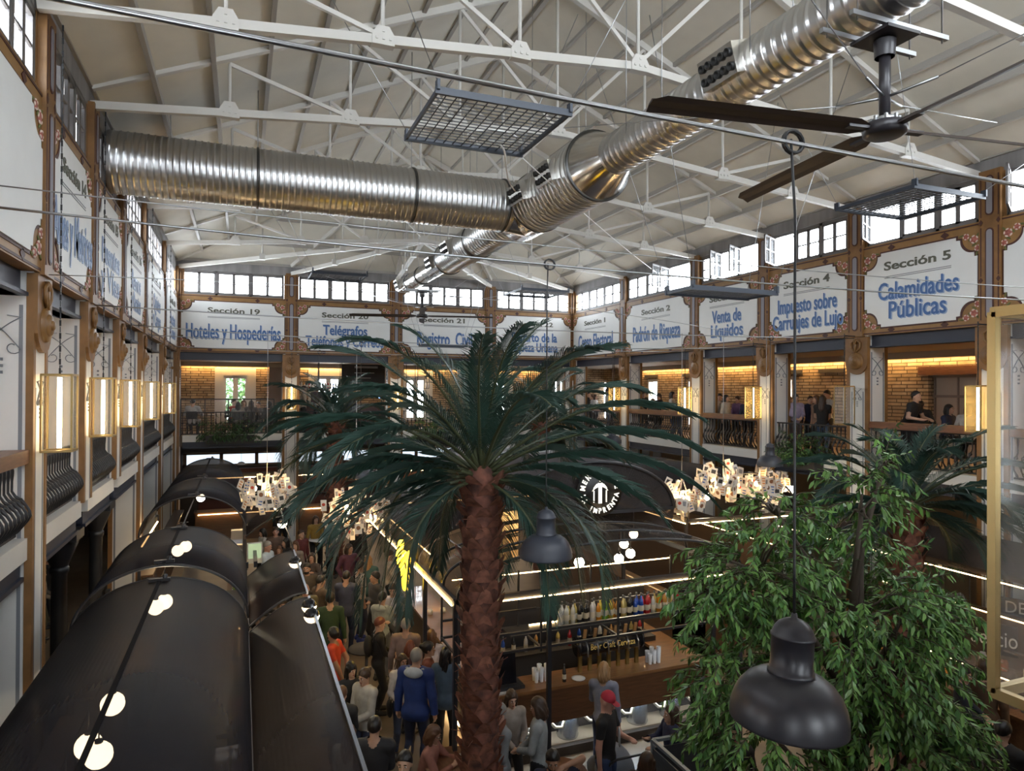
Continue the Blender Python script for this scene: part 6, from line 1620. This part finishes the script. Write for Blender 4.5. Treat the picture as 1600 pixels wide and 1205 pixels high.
for a in ((949,607,1.0,90,'man in a white shirt standing on the Sección 1 balcony','long',WHT,JEAN,'short','brown'),
          (957,611,1.5,-60,'woman with dark hair facing the man in white on the Sección 1 balcony','long',(.10,.05,.05),BLK,'bob','black'),
          (924,617,.9,60,'person in white with dark hair leaning on the Sección 1 rail','long',(.5,.5,.5),BLK,'bob','brown'),
          (932,617,.8,-80,'fair-haired person in white leaning on the Sección 1 rail','long',(.5,.5,.52),BLK,'short','chestnut'),
          (920,613,1.9,20,'person in black at the far end of the Sección 1 balcony','long',BLK,BLK,'short','black'),
          (1005,612,.9,30,'man in black looking over the Sección 2 rail','tee',BLK,BLK,'short','brown'),
          (1019,623,.8,40,'person with brown hair bent low over the Sección 2 rail','tee',(.10,.08,.07),BLK,'short','chestnut'),
          (1030,615,1.2,-60,'woman in a black vest with dark hair on the Sección 2 balcony','tee',BLK,BLK,'pony','brown'),
          (1050,612,.75,75,'woman in a white vest with black hair on the Sección 2 balcony','tee',WHT,JEAN,'bob','black'),
          (1064,613,1.45,-70,'woman with long black hair in dark blue on the Sección 2 balcony','long',NAVY,JEAN,'long','black'),
          (1117,615,.8,30,'person in a white shirt with black hair over the Sección 3 rail','long',(.5,.5,.5),BLK,'short','black'),
          (1125,615,1.3,-10,'person in grey with black hair behind the Sección 3 rail','long',GRY,BLK,'short','black'),
          (1134,617,.7,60,'person in a cream top with dark hair on the Sección 3 balcony','long',(.5,.45,.38),BLK,'bob','black'),
          (1153,619,1.2,-40,'woman in a purple patterned top on the Sección 3 balcony','long',(.17,.10,.22),BLK,'bun','brown'),
          (1168,620,.9,170,'person in dark blue turned away on the Sección 3 balcony','long',NAVY,BLK,'short','black'),
          (1243,616,.8,20,'man in a lavender shirt holding a jacket on the Sección 4 balcony','long',(.36,.31,.42),(.05,.03,.025),'short','black'),
          (1233,620,1.9,60,'person in a striped top at the left of the Sección 4 balcony','long',(.25,.2,.2),BLK,'short','brown'),
          (1266,619,1.6,20,'person in navy on the Sección 4 balcony','long',NAVY,BLK,'short','black'),
          (1276,618,1.0,-60,'woman with chestnut hair on the Sección 4 balcony','tee',(.28,.17,.12),BLK,'bob','chestnut'),
          (1285,618,.75,165,'woman in a black t-shirt and blue jeans, back turned, on the Sección 4 balcony','tee',BLK,(.10,.16,.28),'long','brown'),
          (1293,610,1.8,-50,'man in a white t-shirt with dark hair on the Sección 4 balcony','tee',WHT,BLK,'short','black'),
          (1416,611,.8,60,'man in a black t-shirt leaning on the Sección 5 rail','tee',BLK,BLK,'short','black'),
          (1437,626,1.2,175,'person in a black coat bending forward on the Sección 5 balcony','coat',BLK,BLK,'short','black'),
          (1478,632,1.3,60,'child with curly black hair on the Sección 5 balcony','tee',NAVY,BLK,'bob','black'),
          (1513,631,1.2,170,'woman in white with dark hair seen from behind on the Sección 5 balcony','long',WHT,BLK,'bob','brown')):
    upstairs(WR,*a,stand='lean' if ('lean' in a[4] or 'bend' in a[4]) else ('front' if hash(a[0])%2 else 'relaxed'))
for a in ((301,623,1.1,170,'man in a white shirt seen from behind under the Sección 19 sign','long',WHT,BLK,'short','black'),
          (363,624,2.3,60,'man in a red top at the table under the Sección 19 sign','long',(.40,.05,.03),BLK,'short','brown'),
          (372,628,1.0,175,'woman with long black hair seen from behind under the Sección 19 sign','long',(.30,.28,.26),BLK,'long','black'),
          (381,625,1.9,0,'woman with chestnut hair facing the hall under the Sección 19 sign','long',(.3,.25,.22),BLK,'long','chestnut'),
          (392,626,1.0,170,'woman with long dark brown hair seen from behind under the Sección 19 sign','long',(.09,.08,.08),BLK,'long','brown'),
          (405,628,1.9,-30,'person in grey at the table under the Sección 19 sign','long',GRY,BLK,'short','black'),
          (420,627,1.1,160,'person with dark shoulder-length hair at the end of the Sección 19 balcony','long',BLK,BLK,'bob','black'),
          (474,603,1.0,90,'man in a beige t-shirt standing at the upstairs bar under the Sección 20 sign','tee',(.35,.29,.22),BLK,'short','brown'),
          (496,601,1.9,0,'barman in dark clothes behind the upstairs bar','long',(.10,.08,.10),BLK,'short','brown'),
          (522,607,1.7,-80,'person in grey leaning on the upstairs bar','tee',GRY,BLK,'short','black'),
          (507,613,1.0,150,'woman in a light top sitting at the upstairs bar','long',(.4,.38,.38),BLK,'bob','brown'),
          (549,611,1.0,175,'person in dark purple seen from behind at the upstairs bar','long',(.03,.02,.05),BLK,'bob','black')):
    upstairs(WF,*a,stand='front' if 'bar' in a[4] else 'relaxed')
# ================================================================== RIGHT-HAND STALLS
t=thing('barrel_roofed_kiosk','kiosk with a brown smoky barrel roof behind the card chandeliers at the right','market stall',(10.3,15.3,0))
XC=10.25
def archC(i): a=PI*(1-i/24); return XC+1.5*math.cos(a), 2.95+.95*math.sin(a)
m=MB(); m.smooth=True; m.sheet([[(archC(i)[0],y,archC(i)[1]) for y in (11.9,15.4,19)] for i in range(25)]); solid(m.build('barrel_roof',M_smoke2,t,recalc=False),.012)
for y in (11.9,15.4,19):
    m=MB(); m.tube([(archC(i)[0],y,archC(i)[1]) for i in range(25)],.022,6); m.build('roof_rib',M_frame,t)
m=MB()
for x in (8.75,11.75): m.bar((x,11.9,2.95),(x,19,2.95),.05,.07)
m.bar((8.75,11.9,2.95),(11.75,11.9,2.95),.05,.07); m.build('eaves_beam',M_frame,t)
for x,y in ((8.75,11.95),(11.75,11.95),(8.75,15.4),(11.75,15.4),(8.75,18.9),(11.75,18.9)):
    m=MB(); m.box(x-.03,x+.03,y-.03,y+.03,0,2.95); m.build('post',M_frame,t)
for a,b in (((8.70,11.9,2.9),(8.70,19,2.9)),((8.8,11.85,2.9),(11.7,11.85,2.9)),((11.3,12.2,2.2),(11.3,18.5,2.2))):
    m=MB(); m.bar(a,b,.014,.014); m.build('led_line',M_led,t)
m=MB(); m.box(8.8,9.3,12,18.8,0,1.05); m.box(8.8,11.7,12,12.5,0,1.05); m.build('counter',M_counter,t)
m=MB(); m.box(11.3,11.6,12.3,18.8,0,2.4); m.build('back_shelf',mat('warm_brown_back_panel',(.10,.06,.035),.6),t)
for px,py,d in ((1103,776,15.2),(1097,774,15.4),(1226,763,16.5),(1237,765,16.3)):
    p=atd(px,py,d); globe(tuple(p),.09,'lit opal globe hanging by the barrel-roofed kiosk','globes by the barrel-roofed kiosk',p.z+.3); m=MB(); m.tube([(p.x,p.y,p.z+.3),(8.75 if p.x<10 else 11.75,min(18.9,max(11.95,p.y)),2.95)],.01,5); m.build('arm',M_frame,bpy.data.objects[[o.name for o in COL.objects if o.name.startswith('globe_lamp')][-1]])
t=thing('deli_stall','dark deli stall with light lines and a glowing food counter at the far right','market stall',(11.5,7.4,0))
m=MB(); m.box(10.5,13.0,4.2,11.2,2.92,3.0); m.build('canopy',M_smoke2,t)
for x,y in ((10.52,4.3),(10.52,7.6),(10.52,11.1),(12.9,4.3),(12.9,11.1)):
    m=MB(); m.box(x-.03,x+.03,y-.03,y+.03,0,2.92); m.build('post',M_frame,t)
for a,b in (((10.46,4.3,2.88),(10.46,11.1,2.88)),((11.6,4.6,2.02),(11.6,9.6,2.02)),((10.75,4.6,1.36),(10.75,9.6,1.36))):
    m=MB(); m.bar(a,b,.014,.014); m.build('led_line',M_led,t)
m=MB(); m.box(10.55,11.25,4.5,9.8,0,.92); m.box(10.5,11.3,4.45,9.85,.92,.97); m.build('counter',M_counter,t)
m=MB(); m.add([(10.56,4.5,.97),(10.56,9.8,.97),(10.66,9.8,1.38),(10.66,4.5,1.38)],[(0,1,2,3)]); m.build('display_glass',M_glass,t,recalc=False)
m=MB(); m.box(10.66,11.2,4.5,9.8,1.375,1.39); m.build('display_top',sheer('display_top_glass',(.5,.5,.5),.05,.8),t)
m=MB(); m.box(11.6,11.9,4.5,9.8,0,2.0); m.box(11.5,11.9,4.5,9.8,1.5,1.53); m.build('back_shelf',mat('warm_brown_back_panel',(.10,.06,.035),.6),t)
for i in range(8): tray((10.95,5.2+i*.55,.97),(0,0,3,0,1,0,3,0)[i],'tray of golden food in the glowing display of the deli stall','food trays in the deli display',.42,.46)
# jars on the deli display top
for i in range(7):
    y=6.6+i*.33; m=MB(); m.lathe([(0,0),(.05,0),(.052,.02),(.052,.13),(.04,.15),(.04,.17),(0,.17)],(11.0,y,1.39),12)
    tag(m.build('jar',mat('jar_%d'%(i%3),[(.5,.45,.38),(.25,.1,.05),(.35,.36,.4)][i%3],.25)),['cream jar standing on the deli display case','dark red jar standing on the deli display case','grey jar standing on the deli display case'][i%3],'jar',['cream jars on the deli display','dark red jars on the deli display','grey jars on the deli display'][i%3])
def signboard(px,py,d,w,h,txt,tw,th,label,face=0,col=(.035,.022,.016),tcol=(.75,.73,.68)):
    p=atd(px,py,d); v=Vector((p.x,p.y,0)).normalized(); n=-v; u=Vector((-n.y,n.x,0))
    t=thing('sign_board',label,'sign',p)
    m=MB(); R=Matrix(((u.x,n.x,0),(u.y,n.y,0),(0,0,1))); m.obox(p,(w,.03,h),R); m.build('panel',mat('sign_panel_%d'%int(px),col,.5),t)
    q=p+n*.018; mt=Matrix(((u.x,0,n.x,q.x),(u.y,0,n.y,q.y),(0,1,0,q.z),(0,0,0,1)))
    text('lettering',txt,th,mat('sign_white_lettering',tcol,.5),mt,t,tw,1.1,.002)
    m=MB()
    for s in (-1,1): m.bar(p+u*s*w*.4+Vector((0,0,h/2)),(p.x+u.x*s*w*.4,p.y+u.y*s*w*.4,2.92 if p.z>1.5 else p.z+h/2+.3),.015,.015)
    m.build('hanger',M_frame,t)
signboard(1566,1000,11.0,1.1,.5,'delicioso',.86,.33,'dark brown sign board with the white word delicioso')
signboard(1597,952,11.6,.62,.32,'DELI',.46,.26,'dark sign board with white block letters starting DE')
# ground level of the right gallery: tan wall with little framed panels
m=MB(); BR.box(m,GD,UY-GD,.0,3.6,.02,.08); m.build('wall_right_ground_panelling',mat('tan_panelling',(.26,.19,.125),.7,var=.2,scale=2,stretch=(1,1,.2)),kind='structure')
for i,px in enumerate((1012,1030,1078)):
    u=ru(px); m=MB(); BR.box(m,u-.3,u+.3,2.55,3.05,.08,.12); o=tag(m.build('wall_panel',mat('pale_wall_panel',(.5,.52,.54),.4)),'pale framed panel on the tan wall below the Sección %d balcony, %s'%((2,2,3)[i],('farther one','nearer one','beside the post')[i]),'panel')
# ================================================================== FAR GROUND LEVEL
m=MB(); BF.box(m,GD,UX-GD,2.62,3.02,.02,.05); m.build('window_strip_backing',mat('daylit_frosted_strip',(.6,.68,.75),.4,emit=.55,ecol=(.72,.85,1)),kind='structure')  # emission stands in for daylight; the wall behind is solid
m=MB(); u=GD
while u<UX-GD-.2: BF.box(m,u,u+.14,2.55,3.08,.03,.1); u+=1.35
BF.box(m,GD,UX-GD,2.55,2.62,.03,.1); BF.box(m,GD,UX-GD,3.02,3.1,.03,.1); m.build('trim_window_strip',M_plaster,kind='structure')
for i,(a,b,lab) in enumerate(((.6,3.6,'under the Sección 19 balcony'),(4.3,7.5,'under the Sección 20 balcony'),(8.2,11.4,'under the Sección 21 balcony'),(12.2,15.2,'under the Sección 22 balcony'))):
    t=thing('shop_counter','dark shop counter with warm light lines '+lab,'shop counter',WF((a+b)/2,0,-2))
    m=MB(); WF.box(m,a,b,0,1.05,-1.6,-1.1); WF.box(m,a-.04,b+.04,1.05,1.1,-1.65,-1.05); m.build('counter',M_counter,t)
    m=MB(); WF.box(m,a,b,0,2.45,-3.5,-3.2); m.build('back_panel',mat('dark_red_back_panel',(.075,.022,.018),.6),t)
    for v in (1.3,1.75,2.15):
        m=MB(); WF.box(m,a,b,v,v+.03,-3.2,-2.95); m.build('shelf',M_frame,t)
    for v,n in ((2.32,-1.2),(2.1,-2.93),(1.0,-1.04)):
        m=MB(); WF.box(m,a+.1,b-.1,v,v+.022,n,n+.022); m.build('led_line',M_led,t)
    m=MB(); WF.box(m,a,b,2.35,2.5,-1.3,-1.2); m.box(*(lambda p:(p.x-.02,p.x+.02,p.y-.02,p.y+.02))(WF(a+.02,0,-1.25)),0,2.5); m.box(*(lambda p:(p.x-.02,p.x+.02,p.y-.02,p.y+.02))(WF(b-.02,0,-1.25)),0,2.5); m.build('fascia',M_dark,t)
    for j in range(6): bottle([2,9,2,7,8,2][j],tuple(WF(a+.3+j*(b-a-.6)/5,1.33,-3.06)),'bottle on the back shelf of the far shop '+lab,'bottles of the far shop '+lab,.9)
for px,py,l in ((377,726,'under the Sección 19 fern planter'),(440,737,'left of the post under the Sección 19 and 20 signs'),(467,733,'right of that same post'),(550,721,'beside the back left palm trunk')):
    p=aty(px,py,27.6); t=thing('small_pendant','small white dome pendant '+l,'lamp',p)
    m=MB(); m.lathe([(.14,0),(.13,.06),(.08,.10),(.0,.11)],p,16); m.build('shade',M_cup,t); m=MB(); m.tube([(p.x,p.y,p.z+.1),(p.x,p.y,3.62)],.005,4); m.build('cord',M_black,t)
signboard(588,737,27,.7,.3,'EM',.4,.2,'dark shop sign with white letters EM beside the back left palm',col=(.05,.02,.02))
# ================================================================== UPSTAIRS BAR AND TABLES
t=thing('upstairs_bar','dark upstairs bar counter under the Sección 20 sign','counter',WF(6,ZG,-2.2))
m=MB(); WF.box(m,4.2,7.6,ZG,ZG+1.05,-2.3,-1.8); m.build('body',mat('red_brown_bar_front',(.08,.035,.03),.5),t); m=MB(); WF.box(m,4.15,7.65,ZG+1.05,ZG+1.1,-2.35,-1.75); m.build('top',M_wood,t)
def rack(u0,u1,v,lab,what):
    t=thing('hanging_rack',lab,'rack',WF((u0+u1)/2,v,-2.2))
    m=MB()
    for n in (-2.45,-2.0):
        for vv in (v,v+.5): m.bar(WF(u0,vv,n),WF(u1,vv,n),.03,.03)
        for k_ in range(3): u=u0+(u1-u0)*k_/2; m.bar(WF(u,v,n),WF(u,ZC,n),.025,.025)
    m.build('frame',M_frame,t); m=MB(); WF.box(m,u0,u1,v-.01,v+.01,-2.45,-2.0); m.build('shelf',M_frame,t)
rack(4.2,6.0,5.72,'black hanging rack of bottles over the upstairs bar','b')
rack(8.7,9.7,5.75,'black hanging rack of glasses under the Sección 21 sign','g')
for i in range(16): bottle([2,0,9,2,7,2,1,2,6,2,8,7,2,6,1,2][i],tuple(WF(4.32+i*.105,5.735,-2.2+.06*(i%2))),'bottle on the hanging rack over the upstairs bar','bottles on the upstairs rack',.85)
M_wg=sheer('wine_glass',(.8,.8,.8),.05,.55)
for i in range(9):
    p=WF(8.78+i*.105,5.74,-2.2); m=MB(); m.lathe([(.03,-.02),(.004,-.03),(.004,-.1),(.035,-.13),(.04,-.18),(.034,-.22)],(p.x,p.y,p.z),10); tag(m.build('wine_glass',M_wg),'upturned wine glass hanging from the rack under the Sección 21 sign','glass','wine glasses on the upstairs rack')
p=aty(572,585,29.7); t=thing('menu_blackboard','large blackboard menu on the brick wall under the Sección 20 sign','menu board',p)
m=MB(); m.box(p.x-1.05,p.x+1.05,p.y-.02,p.y+.02,p.z-.55,p.z+.42); m.build('board',mat('blackboard',(.018,.018,.018),.7),t); m=MB()
for k_ in range(4):
    z=p.z+.26-.22*k_; m.box(p.x-.5,p.x+.5-.15*(k_%3),p.y-.03,p.y-.022,z,z+(.09 if k_==0 else .035))
m.build('chalk_lines',mat('chalk_line',(.3,.3,.29),.8),t)
p=aty(597,618,29.0); t=thing('bar_screen','small blue-lit screen at the upstairs bar','screen',p); m=MB(); m.box(p.x-.2,p.x+.2,p.y-.02,p.y+.02,p.z-.14,p.z+.14); m.build('casing',M_frame,t); m=MB(); m.box(p.x-.18,p.x+.18,p.y-.025,p.y-.02,p.z-.12,p.z+.12); m.build('display',mat('blue_display',(.1,.2,.5),.3,emit=1.5,ecol=(.25,.45,1)),t)
m=MB(); m.tube([(p.x,p.y+.02,p.z-.14),(p.x,p.y+.05,ZG+1.02)],.02,6); m.box(p.x-.3,p.x+.3,p.y-.15,p.y+.2,ZG,ZG+1.02); m.build('stand',M_frame,t)
def table(p,label,h=.75,r=.35,square=None,mt=None,z0=0):
    t=thing('table',label,'table',p); x,y,z=p
    m=MB()
    if square: m.box(x-square[0],x+square[0],y-square[1],y+square[1],z+h-.03,z+h)
    else: m.lathe([(0,h-.03),(r,h-.03),(r,h),(0,h)],(x,y,z),24)
    m.build('table_top',mt or M_wood,t)
    m=MB(); m.tube([(x,y,z+.03),(x,y,z+h-.03)],.03,8); m.lathe([(.22,0),(.22,.02),(.03,.04)],(x,y,z),16,cap=True); m.build('pedestal',M_frame,t)
    return t
table(tuple(WF(2.1,ZG,-1.5)),'pale table with diners under the Sección 19 sign',.75,square=(1.1,.22),mt=mat('pale_table_top',(.5,.48,.44),.4))
for i,(y,l) in enumerate(((24.2,'round high table on the Sección 1 balcony'),(20.0,'round high table on the Sección 2 balcony'),(16.3,'round high table on the Sección 3 balcony'),(10.6,'round high table on the Sección 5 balcony'))):
    table((XR+1.9,y,ZG),l,1.05,.32)
q=atz(712,1188,.75); table((q.x-.05,q.y,0),'small wooden table in front of the woman in glasses at the bottom',.75,.38)
q=atz(870,1200,.75); table((q.x,q.y-.1,0),'small wooden table before the man with a hand at his ear',.75,.36)
q=atz(573,1012,1.05); table((q.x,q.y,0),'high dark table in front of the woman with the backpack',1.05,.32,mt=M_dark)
q=atz(503,842,1.05); table((q.x,q.y,0),'high table with plates behind the fronds at the left',1.05,.40,mt=M_cup)
q=atz(700,962,1.08); 
for i,(px,py) in enumerate(((692,957),(672,960))):
    q=atz(px,py,1.11); m=MB(); m.lathe([(.0,0),(.05,0),(.055,.09),(.05,.09),(.045,.01),(0,.01)],(max(3.6,q.x),max(10.2,q.y),1.11),14); tag(m.build('cup',M_cup),'white cup on the side counter of the bar, %s'%('nearer the trunk','nearer the man in black'),'cup') if False else tag(m.build('cup',M_cup),('white cup on the bar side counter nearer the tall palm trunk','white cup on the bar side counter nearer the man in a black sweater')[i],'cup')
q=atz(722,1182,.75); m=MB(); m.box(q.x-.09,q.x+.09,q.y-.06,q.y+.06,.75,.762); tag(m.build('napkin_pack',M_cup),'white folded paper on the small table by the palm trunk','paper')
# foot light along the bar's left side
m=MB(); m.box(3.39,3.415,9.7,15.2,.10,.125); m.build('foot_light',M_led,BAR)
# bartender and coffee machine
ground(778,930,60,'front','bartender in black behind the counter beside the palm trunk','tee',BLK,BLK,'short','black',s=1.0)
q=atz(776,955,1.35); t=thing('coffee_machine','black and chrome coffee machine inside the bar beside the palm trunk','coffee machine',(3.75,11.25,1.2)) if False else None
# pushchair
def pushchair():
    q=atz(955,1172,.85); t=thing('pushchair','grey pushchair with a rounded hood beside the man in the red cap','pushchair',(q.x,q.y,0)); W_=wm(t); V=lambda a,b,c: W_@Vector((a,b,c))
    M_pg=mat('grey_pushchair_cloth',(.16,.18,.22),.7)
    m=MB(); m.smooth=True; rows=[]
    for i in range(11):
        a=-.15+i/10*2.0; rows.append([V(.27*math.cos(b),-.05-.36*math.cos(a)*math.sin(b)*.95,.58+.36*math.sin(a)*math.sin(b)*1.05) for b in np.linspace(.02,PI-.02,13)])
    m.sheet(rows); solid(m.build('hood',M_pg,t,recalc=False),.012)
    m=MB(); m.ell(V(0,.12,.50),(.24,.38,.13),14,8); m.build('seat',mat('dark_seat_cloth',(.04,.035,.035),.8),t)
    m=MB(); m.tube([V(-.26,-.1,.45),V(-.27,-.45,.95),V(-.22,-.53,1.03),V(.22,-.53,1.03),V(.27,-.45,.95),V(.26,-.1,.45)],.016,8); m.build('handle',M_frame,t)
    for s in (-1,1):
        m=MB(); m.tube([V(s*.26,-.42,.16),V(s*.26,.1,.48),V(s*.22,.5,.12)],.014,6); m.build('frame_tube',M_zinc,t)
        for y,r in ((-.42,.15),(.5,.10)):
            m=MB(); m.lathe([(r-.035,-.02),(r,-.02),(r,.02),(r-.035,.02),(r-.035,-.02)],V(s*.29,y,r),18,aim((1,0,0))); m.build('wheel',M_frame,t)
            m=MB(); m.lathe([(0,-.015),(r-.035,-.012),(r-.035,.012),(0,.015)],V(s*.29,y,r),12,aim((1,0,0))); m.build('hubcap',M_zinc,t)
pushchair()
# guard rail with dark panels by the tree
a=atz(1020,1157,1.0); b=atz(1110,1142,1.0); c=atz(1078,1209,1.0)
t=thing('guard_rail','waist-high dark panel guard rail with a pale steel top rail by the green tree','guard rail',(a.x,a.y,0))
M_pr=mat('pale_steel_rail',(.22,.27,.32),.35,metal=.5)
for p,q in ((a,b),(a,c)):
    m=MB(); m.bar(p,q,.05,.04); m.build('top_rail',M_pr,t)
    m=MB(); m.bar((p.x,p.y,.5),(q.x,q.y,.5),.015,.80); m.build('panel',mat('dark_guard_panel',(.03,.035,.045),.35),t)
for p in (a,b,c):
    m=MB(); m.box(p.x-.022,p.x+.022,p.y-.022,p.y+.022,0,1.0); m.build('post',M_pr,t)
